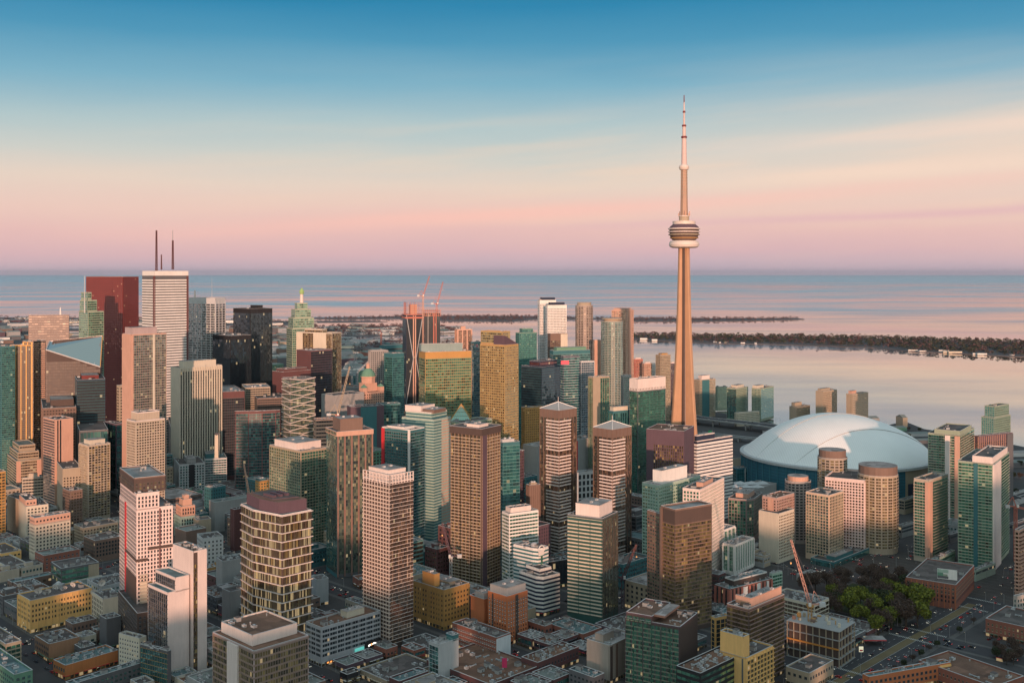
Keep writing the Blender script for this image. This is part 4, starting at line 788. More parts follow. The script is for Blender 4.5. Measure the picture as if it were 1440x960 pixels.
B('warehouse', 'wide low block with pale teal roof, yellow end wall and crowded roof machines', 'teal roofed machine block', 1213,1222,1337, 951, 735, 22, wall='orange', glass='dark', mode='g', fh=4, bay=4, units=26, roofc='rooft', maxd=60, piers=(('R',.86,1,'yellow',.5),))
B('chapel', 'small yellow stone house with a steep dark gable beside the school', None, 1400,1411,1436, 939, 800, 45.5, wall='ochre', glass='dark', mode='g', units=0, fh=3.4)
B('pavilion', 'low black flat roofed pavilion with tan walls beside the construction frame', 'black roofed pavilion', 1105,1138,1172, 946, 745, 45.5, wall='tan', glass='dark', mode='g', fh=4, bay=4, ww=.5, units=2, roofc='roof')

for xl, xc, xr, D, z, c, lab in ((1228,1234,1262,1130,9,'cream','low cream kiosk block beside the widest gold cylinder'),(1262,1268,1286,1175,14,'grey','narrow grey terrace block between the widest gold cylinder and pink pillar condo'),
    (1190,1200,1250,1230,12,'grey','wide grey podium between the peach condo and the dome'),(1264,1272,1300,1290,18,'tan','tan concrete stadium annex behind the pink pillar condo'),(1330,1336,1350,1150,10,'dgrey','dark loading block between pink pillar condo and pink topped tower'),
    (1416,1420,1470,1330,16,'steel','steel grey terraced depot behind the pink topped tower'),(1418,1424,1470,1190,12,'dgrey','dark garage block beside the orange crane'),(1098,1108,1160,1250,10,'tan','low tan hall between cylinder towers and folded glass roof hall'),
    (1120,1128,1148,1010,6,'grey','low grey rail shed beside the peach condo podium'),(1086,1092,1130,930,7,'dgrey','low dark depot beside the big crane'),(1366,1372,1400,1010,11,'mint','low mint glass podium by the pink topped tower corner'),(1262,1270,1310,960,8,'maroon','low red roofed annex behind the brick sign board warehouse')):
    B('office_block', lab, None, xl, xc, xr, HY+(CAMZ-z)*FOC/D, D, 40, wall=c, glass='dark', mode='ps' if z > 9 else '', fh=3.6, band=1.3, units=5, maxd=40, iw=False)

# ---------------------------------------------------------------- land, water, roads
def watermat():
    M = MT('lake_water')
    p = N('ShaderNodeNewGeometry').outputs['Position']
    big = noise(1/22000, 9, .6, p, (.14, 1, 1)); mid = noise(1/1500, 7, .5, p, (.4, 1, 1))
    f = mth('ADD', mth('MULTIPLY', big, .56), mth('MULTIPLY', mid, .44))
    sp3 = N('ShaderNodeSeparateXYZ'); L(p, sp3.inputs[0])
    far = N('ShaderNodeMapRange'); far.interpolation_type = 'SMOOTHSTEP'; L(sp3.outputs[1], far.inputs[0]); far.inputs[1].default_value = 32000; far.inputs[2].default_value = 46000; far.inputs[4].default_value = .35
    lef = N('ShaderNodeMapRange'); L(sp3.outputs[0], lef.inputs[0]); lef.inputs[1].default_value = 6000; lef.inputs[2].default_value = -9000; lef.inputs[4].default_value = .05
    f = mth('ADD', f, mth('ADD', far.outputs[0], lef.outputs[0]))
    f = mth('ADD', f, mth('MULTIPLY', mth('SUBTRACT', noise(1/520, 5, .5, p, (.45, 1, 1)), .5), .30))
    mr = N('ShaderNodeMapRange'); mr.interpolation_type = 'SMOOTHSTEP'; L(f, mr.inputs[0]); mr.inputs[1].default_value = .41; mr.inputs[2].default_value = .60
    g1 = N('ShaderNodeBsdfGlossy'); g1.inputs['Color'].default_value = (.86,.81,.75,1); g1.inputs['Roughness'].default_value = .02
    bp = N('ShaderNodeBump'); bp.inputs['Strength'].default_value = .012; bp.inputs['Distance'].default_value = 1.0
    L(noise(1/35, 5, .6, p), bp.inputs['Height']); L(bp.outputs[0], g1.inputs['Normal'])
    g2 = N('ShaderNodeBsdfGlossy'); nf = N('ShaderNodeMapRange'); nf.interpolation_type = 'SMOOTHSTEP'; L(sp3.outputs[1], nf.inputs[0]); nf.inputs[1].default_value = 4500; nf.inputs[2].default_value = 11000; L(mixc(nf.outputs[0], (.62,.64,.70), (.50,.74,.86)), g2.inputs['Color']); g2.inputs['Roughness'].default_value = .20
    mx = N('ShaderNodeMixShader'); L(mr.outputs[0], mx.inputs[0]); L(g1.outputs[0], mx.inputs[1]); L(g2.outputs[0], mx.inputs[2])
    df = N('ShaderNodeBsdfDiffuse'); df.inputs['Color'].default_value = (.10,.17,.20,1)
    m2 = N('ShaderNodeMixShader'); m2.inputs[0].default_value = .06; L(mx.outputs[0], m2.inputs[1]); L(df.outputs[0], m2.inputs[2])
    matout(m2.outputs[0]); return M.m
def groundmat(name, a, b, sc_=.02, rough=.9, mixs=.006):
    M = MT(name)
    p = N('ShaderNodeNewGeometry').outputs['Position']
    f = mth('ADD', mth('MULTIPLY', noise(sc_, 7, .65, p), 1.5), -.25, clamp=True)
    c = mixc(f, a, b)
    g = mth('ADD', mth('MULTIPLY', noise(mixs, 4, .5, p), .8), .6)
    matout(principled(scalec(c, g), rough).outputs[0]); return M.m
asph = groundmat('asphalt', (.030,.030,.036), (.062,.060,.066), .08)
yard = groundmat('city_ground', (.035,.034,.038), (.075,.070,.070), .05)
pave = groundmat('paving', (.075,.07,.07), (.13,.125,.12), .12)
grassm = groundmat('grass_ground', (.018,.035,.014), (.045,.07,.02), .06)
farland = groundmat('far_land', (.05,.045,.05), (.16,.15,.16), .012, .9, .002)
sandm = groundmat('shore_stone', (.12,.11,.10), (.2,.18,.16), .05)
paint = plain('road_paint', (.5,.5,.48)); tram = groundmat('tram_bed', (.12,.09,.045), (.19,.14,.07), .1)
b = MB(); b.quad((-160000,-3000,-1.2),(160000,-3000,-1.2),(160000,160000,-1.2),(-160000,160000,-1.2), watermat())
tag(b.build('lake_water'), kind='structure')
shore = [(1500,628),(1440,628),(1360,612),(1300,603),(1272,592),(1238,600),(1205,590),(1150,598),(1105,600),(1060,588),(1000,578),(930,566),(860,556),(780,548),(700,535),(600,522),(545,510),(498,505),(480,503)]
pts = [(-3200,-2600),(3200,-2600),(3200,1500)] + [gp(*s) for s in shore]
pts += [gp(440,497), gp(430,478), gp(380,470), gp(300,467), gp(120,468), gp(-200,468), (-4200, 4800)]
b = MB(); b.prism(pts, -3, 0, sandm, yard); tag(b.build('ground'), kind='structure')
def landpiece(name, pix, mat, z=1.0):
    q = [gp(x, y) for x, y in pix]
    ar = sum(q[i][0]*q[(i+1)%len(q)][1]-q[(i+1)%len(q)][0]*q[i][1] for i in range(len(q)))
    if ar < 0: q = q[::-1]
    b = MB(); b.prism(q, -3, z, mat); return tag(b.build(name), kind='structure'), q
_, harb1 = landpiece('harbour_land', [(-300,463),(150,462),(330,461),(430,460),(470,459),(560,458),(640,461),(655,466),(600,470),(520,473),(470,472),(380,466.5),(250,464.6),(-300,466)], farland)
_, harb2 = landpiece('harbour_land', [(452,480),(500,478),(560,479),(640,480),(650,485),(600,487),(560,490),(500,491),(462,489)], farland)
_, harb3 = landpiece('harbour_land', [(-400,446),(-50,446),(130,447),(420,452),(440,455),(400,457),(250,458),(-400,460)], farland)
_, spit = landpiece('far_spit', [(405,447),(500,446.5),(560,444.5),(640,444),(760,444.5),(820,447),(900,447),(1010,447.5),(1120,447),(1132,449),(1060,451),(980,452),(900,452),(840,449),(750,449),(720,452),(640,451.5),(560,448),(470,449)], farland, .8)
_, isl = landpiece('island_land', [(860,470),(1000,473),(1150,474),(1290,477),(1440,481),(1700,487),(1700,514),(1500,503),(1420,501),(1330,496),(1290,494.5),(1230,489),(1150,486),(1080,484),(1000,483),(940,480),(885,476)], farland)
_, isl2 = landpiece('far_spit', [(600,446),(900,461.0),(760,462.5),(700,461),(640,459),(560,452)][0:0] or [(360,451.5),(520,451),(545,452.5),(470,453.4),(400,453)], farland, .8)

def strip(name, mat, u0, u1, v0, v1, z):
    b = MB(); p = [UV(u0,v0), UV(u1,v0), UV(u1,v1), UV(u0,v1)]
    b.add([(a,c,z) for a,c in p], [(0,1,2,3)], mat); return tag(b.build(name), kind='structure')
NS = [(366,19),(600,9),(868,10),(1040,9),(1235,18),(1420,9),(1560,10),(1750,9),(1950,9),(150,8),(-60,9)]     # (v, half width) of streets running away to +X
EW = [(326,10),(455,9),(586,9),(720,11),(846,9),(962,12),(1490,14)]                                     # (u, half width) of streets running away to -X
for k, (v, hw) in enumerate(NS): strip('street', asph, -200, 1560, v-hw, v+hw, .008 + .0002*0)
for k, (u, hw) in enumerate(EW): strip('street', asph, u-hw, u+hw, -700, 2600, .012)
# paved blocks between the streets, with a kerb
us = sorted(EW); vs = sorted(NS)
PARK = (858, 944, 392, 476)     # u0,u1,v0,v1
for i in range(len(us)-2):
    for j in range(len(vs)-1):
        u0, u1 = us[i][0]+us[i][1], us[i+1][0]-us[i+1][1]; v0, v1 = vs[j][0]+vs[j][1], vs[j+1][0]-vs[j+1][1]
        b = MB(); q = [UV(u0+1,v0+1), UV(u1-1,v0+1), UV(u1-1,v1-1), UV(u0+1,v1-1)]
        b.prism(q, -.2, .13, pave, yard)
        # paved rim
        for (a0,a1,c0,c1) in ((u0+1,u1-1,v0+1,v0+5),(u0+1,u1-1,v1-5,v1-1),(u0+1,u0+5,v0+5,v1-5),(u1-5,u1-1,v0+5,v1-5)):
            q = [UV(a0,c0), UV(a1,c0), UV(a1,c1), UV(a0,c1)]
            b.add([(x,y,.136) for x,y in q], [(0,1,2,3)], pave)
        tag(b.build('pavement'), kind='structure')
strip('tram_track', tram, -200, 960, 362.5, 369.5, .02)
b = MB()
for v in (362.2, 369.8, 356, 376):
    dash = v in (356, 376); u = 300
    while u < 960:
        q = [UV(u,v-.12), UV(u+(3 if dash else 20),v-.12), UV(u+(3 if dash else 20),v+.12), UV(u,v+.12)]
        if not any(abs(u - s[0]) < s[1]+6 for s in EW): b.add([(x,y,.026) for x,y in q], [(0,1,2,3)], paint)
        u += 9 if dash else 20
for u, hw in EW[:6]:
    for v, h2 in ((366,19),(868,10),(600,9)):
        for s in (-1,1):
            for k in range(int(h2*2/1.4)):
                vv = v-h2+1+k*1.4
                q = [UV(u+s*(hw+3)-1.5,vv), UV(u+s*(hw+3)+1.5,vv), UV(u+s*(hw+3)+1.5,vv+.6), UV(u+s*(hw+3)-1.5,vv+.6)]
                b.add([(x,y,.142) for x,y in q], [(0,1,2,3)], paint)
tag(b.build('road_marking'), kind='structure')
strip('park_lawn', grassm, PARK[0], PARK[1], PARK[2], PARK[3], .15)
for (a0,a1,c0,c1) in ((858,944,472,476),(899,903,392,476)): strip('path', pave, a0, a1, c0, c1, .158)
# rail land and plaza
rail = groundmat('rail_bed', (.04,.036,.034), (.08,.07,.065), .15)
strip('rail_land', rail, 985, 1090, -200, 1500, .02)
b = MB()
for k in range(9):
    for s in (0, 1.5):
        u = 993 + k*10 + s; q = [UV(u,-200), UV(u+.2,-200), UV(u+.2,820), UV(u,820)]
        b.add([(x,y,.06) for x,y in q], [(0,1,2,3)], wallm('dgrey'))
tag(b.build('rail_track'), kind='structure')

# ---------------------------------------------------------------- raised motorway
def road_deck(name, pix, z, wd, label, pier_every=38):
    root = empty(name, (0,0,0), 0, label, 'motorway')
    P_ = [Vector((*gp(x, y, z), z)) for x, y in pix]
    dk = MB(); rail_ = MB(); acc = 0
    nrm = []
    for i in range(len(P_)):
        t = (P_[min(i+1,len(P_)-1)] - P_[max(i-1,0)]).normalized(); nrm.append(Vector((-t.y, t.x, 0)))
    for i in range(len(P_)-1):
        a, c = P_[i], P_[i+1]; na, nc = nrm[i]*wd/2, nrm[i+1]*wd/2
        A, B_, C_, D_ = a-na, c-nc, c+nc, a+na
        dk.add([tuple(v) for v in (A,B_,C_,D_)], [(0,1,2,3)], asph)
        lo = Vector((0,0,-1.8)); dk.add([tuple(v) for v in (A,B_,B_+lo,A+lo)], [(0,3,2,1)], wallm('grey')); dk.add([tuple(v) for v in (D_,C_,C_+lo,D_+lo)], [(0,1,2,3)], wallm('grey'))
        for (p, q) in ((A,B_),(D_,C_)):
            rail_.bar(tuple(p+Vector((0,0,.5))), tuple(q+Vector((0,0,.5))), .9, wallm('lgrey'))
        n = max(1, int((c-a).length / pier_every))
        for k in range(n):
            m = a.lerp(c, (k+.5)/n); nn = (na/ (wd/2))
            pb = MB()
            for s in (-.32, .32):
                o = m + nn*wd*s; pb.bar((o.x,o.y,0), (o.x,o.y,z-3), 2.0, wallm('grey'), 6)
            pb.bar(tuple(m+nn*wd*.48+Vector((0,0,z*0-2.4))), tuple(m-nn*wd*.48+Vector((0,0,-2.4))), 1.6, wallm('grey'))
            pb.build('pier', root)
    dk.build('deck', root); rail_.build('parapet', root)
    return P_
MW = road_deck('raised_motorway', [(880,570),(930,578),(985,587),(1030,592),(1075,597),(1120,604),(1180,618),(1260,640),(1340,668),(1420,700)], 13, 30, 'grey raised motorway curving past the needle tower behind the white dome')
MW2 = road_deck('raised_ramp', [(985,608),(1020,612),(1060,616),(1100,619),(1140,622)], 8, 14, 'lower grey ramp road running under the raised motorway')

# ---------------------------------------------------------------- concrete needle tower
conc = wallm((.46,.27,.16), 'conc'); conc_shade = wallm((.13,.085,.06), 'conc_shade')  # second, darker concrete for the core: the groove's shade put into its colour
cnx, cny = gx(962, 1526), 1526
cn = empty('observation_tower', (cnx, cny, 0), 0, 'very tall tapering concrete needle tower with a ringed pod and white antenna', 'tower')
k1 = 1526/FOC
def zpx(y): return CAMZ - (y - HY)*k1
ztop = zpx(347)
b = MB()
# three tapering arms round a hexagonal core
def arm_r(t): return 30*(1-t)**2.2*.45 + 17.2*(1-t) + 7.6*t - 4*(1-t)
angs = [R(-163), R(-43), R(77)]
nz = 16
for ang in angs:
    c, s = math.cos(ang), math.sin(ang); ring = []
    for j in range(nz+1):
        t = j/nz; z = ztop*t; r_ = arm_r(t); h = 3.6*(1-t)+3.0*t; hb = h*1.25
        for (a, o) in ((2.0,-hb),(r_,-h),(r_+.8,-h*.6),(r_+.8,h*.6),(r_,h),(2.0,hb)):
            ring.append((a*c - o*s, a*s + o*c, z))
    fs = []
    for j in range(nz):
        for k in range(5): fs.append((j*6+k, j*6+k+1, (j+1)*6+k+1, (j+1)*6+k))
    b.add(ring, fs, conc)
b.lathe([(9.2,0),(7.6,ztop*.35),(6.4,ztop*.7),(6.0,ztop)], conc_shade, 6)
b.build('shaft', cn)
b = MB(); ang = R(-103); c, s = math.cos(ang), math.sin(ang)  # dark strips laid along the groove to paint in its shade
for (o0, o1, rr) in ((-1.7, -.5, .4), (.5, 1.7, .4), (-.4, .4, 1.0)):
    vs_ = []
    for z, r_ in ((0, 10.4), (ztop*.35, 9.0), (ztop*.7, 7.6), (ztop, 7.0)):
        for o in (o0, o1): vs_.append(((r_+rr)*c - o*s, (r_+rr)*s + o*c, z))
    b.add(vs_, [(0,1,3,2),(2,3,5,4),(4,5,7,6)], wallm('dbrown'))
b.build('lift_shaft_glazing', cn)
def ring(name, prof, m, n=40, parent=cn):
    q = MB(); q.lathe(prof, m, n); o = q.build(name, parent); return o
wh = plain('radome_white', (.66,.58,.53), .5); dk = wallm('brown'); rd = plain('antenna_red', (.16,.03,.035), .6); awh = plain('antenna_skin', (.58,.46,.44), .6)
r1 = 21.8
ring('radome', [(9,zpx(349)),(17,zpx(348.6)),(r1-1,zpx(347)),(r1,zpx(344)),(r1-.6,zpx(341)),(r1-2.5,zpx(338.6)),(15,zpx(338.2))], wh)
ring('pod_deck', [(14,zpx(338.4)),(17,zpx(337.5)),(19.6,zpx(334)),(20.4,zpx(330))], wallm('brown'))
for k, (ya, yb_, r_, m) in enumerate(((335.2,334.2,20.4,'ochre'),(330.8,329.2,22.2,'tan'),(326.8,325.4,22.8,'pinkw'),(322.6,321,22.9,'pinkw'))):
    ring('pod_ring', [(r_-3,zpx(ya)),(r_,zpx(ya)),(r_+.4,zpx((ya+yb_)/2)),(r_,zpx(yb_)),(r_-3,zpx(yb_))], wallm(m) if m != 'win' else wallm('brown'))
ring('pod_glazing', [(19.5,zpx(334)),(20.8,zpx(330)),(21.2,zpx(323)),(21.0,zpx(320.6))], wallm('dbrown'))
ring('pod_roof', [(21.5,zpx(320.6)),(20.5,zpx(319)),(16.4,zpx(315.5))], wallm('plum'))
ring('pod_cap', [(16.4,zpx(316)),(16.6,zpx(311.2)),(14,zpx(310.8)),(7.5,zpx(310.8))], wh)
q = MB(); q.lathe([(7.4,zpx(311)),(7.4,zpx(303.5)),(6.2,zpx(303))], wallm('tan'), 12); q.lathe([(8.4,zpx(304.5)),(8.4,zpx(303.6)),(8,zpx(303.3))], wh, 12)
for k in range(8):
    t = k*math.pi/4; q.bar((8*math.cos(t),8*math.sin(t),zpx(303.5)), (8*math.cos(t),8*math.sin(t),zpx(297 + 3*(k%3))), 1.2, wallm('salmon'))
q.build('machine_room', cn)
q = MB(); q.lathe([(5.6,zpx(303.5)),(5.0,zpx(270)),(4.6,zpx(238.5))], wallm((.42,.28,.21)), 6); q.build('upper_shaft', cn)
for k in range(14):
    y_ = 242+k*4; ring('shaft_band', [(5.1,zpx(y_+.4)),(5.2,zpx(y_)),(5.1,zpx(y_-.4))], wallm('tan'), 6)
ring('skypod', [(4.6,zpx(239.5)),(6.4,zpx(238.6)),(7.2,zpx(236.6)),(7.6,zpx(235.2)),(6.6,zpx(233.2)),(4.4,zpx(231.4))], wh, 28)
for nm, y0, y1, ra, rb, m in (('antenna',232,195,4.2,3.4,awh),('antenna',195,178,2.7,2.4,awh),('antenna',176.5,158,1.5,1.25,awh),('antenna',157,144,1.1,.9,awh),('antenna',144,134,.85,.6,rd)):
    ring(nm, [(ra,zpx(y0)),(rb,zpx(y1))], m, 16)
for y_, r_ in ((193,4.0),(177,2.9),(157.5,1.9)):
    ring('antenna_collar', [(r_,zpx(y_+1.3)),(r_*1.12,zpx(y_)),(r_,zpx(y_-1.3))], rd, 16)
FOOT.append([(cnx-30,cny-30),(cnx+30,cny-30),(cnx+30,cny+30),(cnx-30,cny+30)]); cover(945,977,350,670,1526)
SHORT.append(('needle tower', (cnx,cny), 350))

# ---------------------------------------------------------------- domed stadium
domew = None
def domemat():
    M = MT('dome_membrane'); p = N('ShaderNodeTexCoord').outputs['Object']
    f = mth('ADD', mth('MULTIPLY', noise(.03, 5, .6, p), .20), .86)
    wv = N('ShaderNodeTexWave'); wv.inputs['Scale'].default_value = .12; L(p, wv.inputs['Vector']); wv.bands_direction = 'X'
    f = mth('MULTIPLY', f, mth('ADD', mth('MULTIPLY', wv.outputs['Fac'], .08), .93))
    matout(principled(scalec((.88,.88,.87), f), .6).outputs[0]); return M.m
domew = domemat()
dx, dy = gx(1176, 1440), 1440
dome = empty('domed_stadium', (dx, dy, 0), 0, 'huge domed stadium with white ribbed shell roof and teal glass walls', 'stadium')
RD, ZB, HD = 125.0, 50.0, 52.0
def dz(x, y):
    r2 = (x*x + y*y) / (RD*RD); r2 = min(r2, 1)
    t = min(1, max(0, .5 - x/RD*.5)); return ZB + HD * (1 - r2) ** (.74 + .34*t)
edges = [-RD-1, -62, 2, 66, RD+1]
for k in range(4):
    b = MB(); b.smooth = False; n = 26
    y0, y1 = edges[k], edges[k+1]; lift = (0, 1.0, 1.9, .9)[k]; up = []
    ny = 14
    th = R(18)
    for j in range(ny+1):
        yv = max(-RD, min(RD, y0 + (y1-y0)*j/ny)); hw = math.sqrt(max(0, RD*RD - yv*yv))
        for i in range(n*2+1):
            xv = hw*(-1 + i/n); z = dz(xv, yv)
            edge = 1 - ((xv*xv+yv*yv)/(RD*RD))**3
            up.append((xv*math.cos(th)-yv*math.sin(th), xv*math.sin(th)+yv*math.cos(th), z + lift*max(edge, .15)))
    W_ = n*2+1; nv = len(up)
    vs_ = up + [(x, y, z-1.6) for x, y, z in up]
    fs = [(j*W_+i, j*W_+i+1, (j+1)*W_+i+1, (j+1)*W_+i) for j in range(ny) for i in range(W_-1)]
    b.add(vs_, fs, domew)
    sk = [(nv+j*W_+i, nv+(j+1)*W_+i, nv+(j+1)*W_+i+1, nv+j*W_+i+1) for j in range(ny) for i in range(W_-1)]
    for i in range(W_-1):
        sk.append((i, i+nv, i+1+nv, i+1)); a = ny*W_+i; sk.append((a, a+1, a+1+nv, a+nv))
    b.add(vs_, sk, wallm('grey'))
    o = b.build('roof_panel', dome)
    me = o.data
    me.shade_smooth()
    try: me.set_sharp_from_angle(angle=R(30))
    except Exception: pass
b = MB(); n = 60
for k in range(n):
    t0, t1 = 2*math.pi*k/n, 2*math.pi*(k+1)/n; rr = RD+1.5
    p0, p1 = (rr*math.cos(t0), rr*math.sin(t0)), (rr*math.cos(t1), rr*math.sin(t1))
    glassy = 150 < math.degrees(t0) < 292
    if glassy: 
        for q_ in range(11): b.quad((*p0, 4+q_*4), (*p1, 4+q_*4), (*p1, 7.7+q_*4), (*p0, 7.7+q_*4), wallm((.025,.14,.20)), 0)
        b.quad((p0[0]*.996,p0[1]*.996,0), (p1[0]*.996,p1[1]*.996,0), (p1[0]*.996,p1[1]*.996,ZB), (p0[0]*.996,p0[1]*.996,ZB), wallm('navy'))
    else:
        b.quad((*p0, 0), (*p1, 0), (*p1, ZB), (*p0, ZB), wallm('tan'))
b.build('drum_wall', dome)
b = MB()
b.lathe([(RD+1,ZB-4),(RD+4,ZB-3),(RD+4,ZB+.2),(RD-3,ZB+1.2)], wallm('lgrey'), 60); b.build('roof_rim', dome)
for k in range(12):
    t = math.radians(296+k*9.5)
    q = MB(); rr = RD+1.4
    q.obox((rr*math.cos(t), rr*math.sin(t)), (-math.sin(t), math.cos(t)), (math.cos(t), math.sin(t)), 0, 13, 0, .5, 8, 30, wallm('navy')); q.build('concourse_window', dome)
b = MB()
for k in range(24):
    t = math.radians(153+k*5.9); rr = RD+1.6
    b.obox((rr*math.cos(t), rr*math.sin(t)), (-math.sin(t), math.cos(t)), (math.cos(t), math.sin(t)), 0, .6, 0, 1.2, 0, ZB-4, wallm((.05,.20,.26)))
b.build('wall_fins', dome)['label'] = 'thin upright teal fins'
FOOT.append([(dx+130*math.cos(k*.5), dy+130*math.sin(k*.5)) for k in range(12)]); cover(1050,1300,625,730,1330)
SHORT.append(('white domed stadium', (dx,dy), 100))
B('hotel_block', 'long flat teal glass wall block curving round the front of the domed stadium', None, 1064,1196,1203, 662, 1306, 45.5, wall=(.03,.15,.21), glass='teal', mode='ps', fh=4, bay=4, band=.3, units=0, maxd=100, roofc='roofl')
B('hotel_block', 'teal glass hotel wing with pale pylons beside the domed stadium', 'teal stadium wing', 1029,1036,1064, 658, 1420, 20, wall=(.03,.15,.21), glass='teal', mode='ps', fh=4, band=.4, units=3, piers=(('R',.40,.43,'lgrey',.8),('R',.85,.88,'lgrey',.8)))
B('office_block', 'cream low block beside the teal stadium wing and white slashed block', None, 1028,1031,1043, 645, 1500, 20, wall='cream', glass='dark', mode='', units=2)
B('convention_hall', 'low hall with angular silvery folded glass roofs near the eight sided block', 'folded glass roof hall', 1018,1045,1092, 692, 1300, wall='grey', glass='blue', mode='', units=4, roofc='roofl')
q = MB()
for k in range(6):
    x0, y0 = gx(1032+8*k, 1335+ (k%2)*22), 1335+(k%2)*22; z0 = 31
    q.add([(x0-8,y0-8,z0-6),(x0+9,y0-6,z0-6),(x0+7,y0+9,z0-6),(x0-7,y0+7,z0-6),(x0+1,y0,z0-3)], [(0,1,4),(1,2,4),(2,3,4),(3,0,4)], wallm('lgrey'))
tag(q.build('folded_roof'), 'faceted silvery glass skylight peaks on the folded glass roof hall', 'skylight')

# ---------------------------------------------------------------- details on named towers
def bars(name, parent, segs, m, w_=1.0):
    q = MB()
    for a, c in segs: q.bar(a, c, w_, m)
    return q.build(name, parent)
# masts of the white skyscraper: lattice
def lattice(name, parent, x, y, z0, z1, w0, m, rungs=14, w1=None, t=.35):
    q = MB(); w1 = w0 if w1 is None else w1
    def pt(k, i):
        f = k/rungs; h = (w0*(1-f)+w1*f)/2; z = z0+(z1-z0)*f
        return (x+(h if i in (1,2) else -h), y+(h if i in (2,3) else -h), z)
    for i in range(4): q.bar(pt(0,i), pt(rungs,i), t, m)
    for k in range(rungs):
        for i in range(4): q.bar(pt(k,i), pt(k+1,(i+1)%4), t*.7, m)
    return q.build(name, parent)
r = fcp; mr_ = wallm('maroon')
for (px, y1, y0, w_) in ((220,324,378,2.3),(243,338,376,2.3),(227,358,376,1.2)):
    D = 1600; X_ = gx(px, D); loc = Matrix.Rotation(-r['a'], 3, 'Z') @ Vector((X_-r['x'], D-r['y'], 0))
    lattice('antenna_mast', r['root'], loc.x, loc.y, gz(y0+3,D), gz(y1,D), w_, mr_, 12, w_*.6, .6)
    if px == 243: bars('mast_tip', r['root'], [((loc.x,loc.y,gz(y1,D)),(loc.x,loc.y,gz(y1-14,D)))], wallm('grey'), .7)
def mast(label, px, y0, y1, D, c='white', w_=1.2, cat='mast', name='roof_mast'):
    q = MB(); q.bar((gx(px,D),D,gz(y0,D)), (gx(px,D),D,gz(y1,D)), w_, wallm(c), 6, w_*.5)
    return tag(q.build(name), label, cat)
mast('thin white spire on the spired green tower', 119, 440, 388, 1632, 'lgrey', 1.4)
mast('short fat white chimney mast on the silver grid tower', 274, 421, 408, 1760, 'pinkw', 3.5)
mast('hair thin pole on the silver grid tower', 298, 420, 391, 1770, 'lgrey', .6)
mast('white mast on the wide brown banded block', 85, 444, 432, 1925, 'white', 3)
# lantern mast
q = MB(); D = 1885; X_ = gx(424.3, D)
q.bar((X_,D,gz(427,D)), (X_,D,gz(413,D)), 5.5, wallm('pinkw'), 8, 4.5); q.lathe([(3.2,gz(413.5,D)),(4.2,gz(412,D)),(4.2,gz(409,D)),(3,gz(407.5,D)),(1,gz(405,D))], plain('lantern_green', (.25,.35,.12), emis=(.5,.8,.3), es=.15), 10, X_, D)
tag(q.build('lantern_mast'), 'green lit lantern mast crowning the stepped lantern tower', 'mast')
# zigzag fins
def zig(bl):
    q = MB(); w_, d_, z1 = bl['w'], bl['d'], bl['z1']
    nfl = int(z1/5.2)
    for k in range(1, nfl+1):
        z = k*5.2
        a = 1.7*(1 if k % 2 else -1)
        q.bar((-.6,-.8,z+a), (w_*.5,-.8,z-a), .9, wallm('pinkw')); q.bar((w_*.5,-.8,z-a), (w_+.6,-.8,z+a), .9, wallm('pinkw'))
        q.bar((-.8,-.6,z+a), (-.8,d_+.6,z-a*.5), .9, wallm('pinkw'))
    q.build('zigzag_fins', bl['root'])['label'] = 'white zigzag fins'
for o in list(col.objects):
    if o.get('label') == 'glass tower wrapped in white zigzag fins':
        x_, y_, a_, w_, d_ = corner(397,408,443,1430,34); zig(dict(w=w_, d=d_, z1=gz(533,1430), root=o))
    if o.get('label', '').startswith('unfinished glass tower with diagonal'):
        x_, y_, a_, w_, d_ = corner(566,571,595,1800,18); d_ = min(d_, 45); H_ = gz(443,1800); q = MB()
        for (s0, s1) in ((.02,.42),(.58,.98)):
            for k in range(3):
                z0, z1 = H_*(1-k/3), H_*(1-(k+1)/3)
                a0, a1 = (s0, s1) if (k + (s0 > .5)) % 2 == 0 else (s1, s0)
                q.bar((w_*a0,-.8,z0), (w_*a1,-.8,z1), 1.3, wallm('steel'))
        q.build('diagonal_brace', o)
        q = MB(); m = wallm('cran')
        for k in range(7):
            z = H_+k*3.6
            for (a, c) in (((0,0),(w_,0)),((0,0),(0,d_*.6))): q.bar((*a,z), (*c,z), .7, m)
        for k in range(9): q.bar((w_*k/8,0,H_), (w_*k/8,0,H_+22), .6, wallm('salmon' if k%2 else 'cran'))
        for k in range(5): q.bar((0,d_*.6*k/4,H_), (0,d_*.6*k/4,H_+22), .6, m)
        q.box(-1.5,w_+1.5,-1.5,d_,H_-6,H_-3,m); q.box(-1.5,w_+1.5,-1.5,d_,H_,H_+1.2,m); q.box(w_*.3,w_*.7,d_*.2,d_*.6,H_,H_+18,wallm('salmon'))
        q.build('scaffold_crown', o)
    if o.get('label', '').startswith('unfinished red trimmed'):
        x_, y_, a_, w_, d_ = corner(595,597,619,1815,14); H_ = gz(440,1815); q = MB(); m = wallm('cran')
        for k in range(3): q.box(-1,w_+1.5,-1.5,30,H_-5+k*4,H_-4+k*4,m)
        for k in range(9): q.bar((w_*k/8,-1,H_-6), (w_*k/8,-1,H_+7), .7, wallm('salmon'))
        q.build('scaffold_crown', o)
    if o.get('label', '').startswith('gold and green gridded'):
        H_ = gg['z1']; w_, d_ = gg['w'], gg['d']; q = MB()
        q.add([(0,0,H_),(w_,0,H_-.2),(w_,d_*.45,H_-.2),(0,d_*.45,H_),(0,0,H_+12),(0,d_*.45,H_+12)], [(0,1,4),(3,5,2),(0,4,5,3),(4,1,2,5)], wallm('plum'))
        q.build('wedge_roof', o)
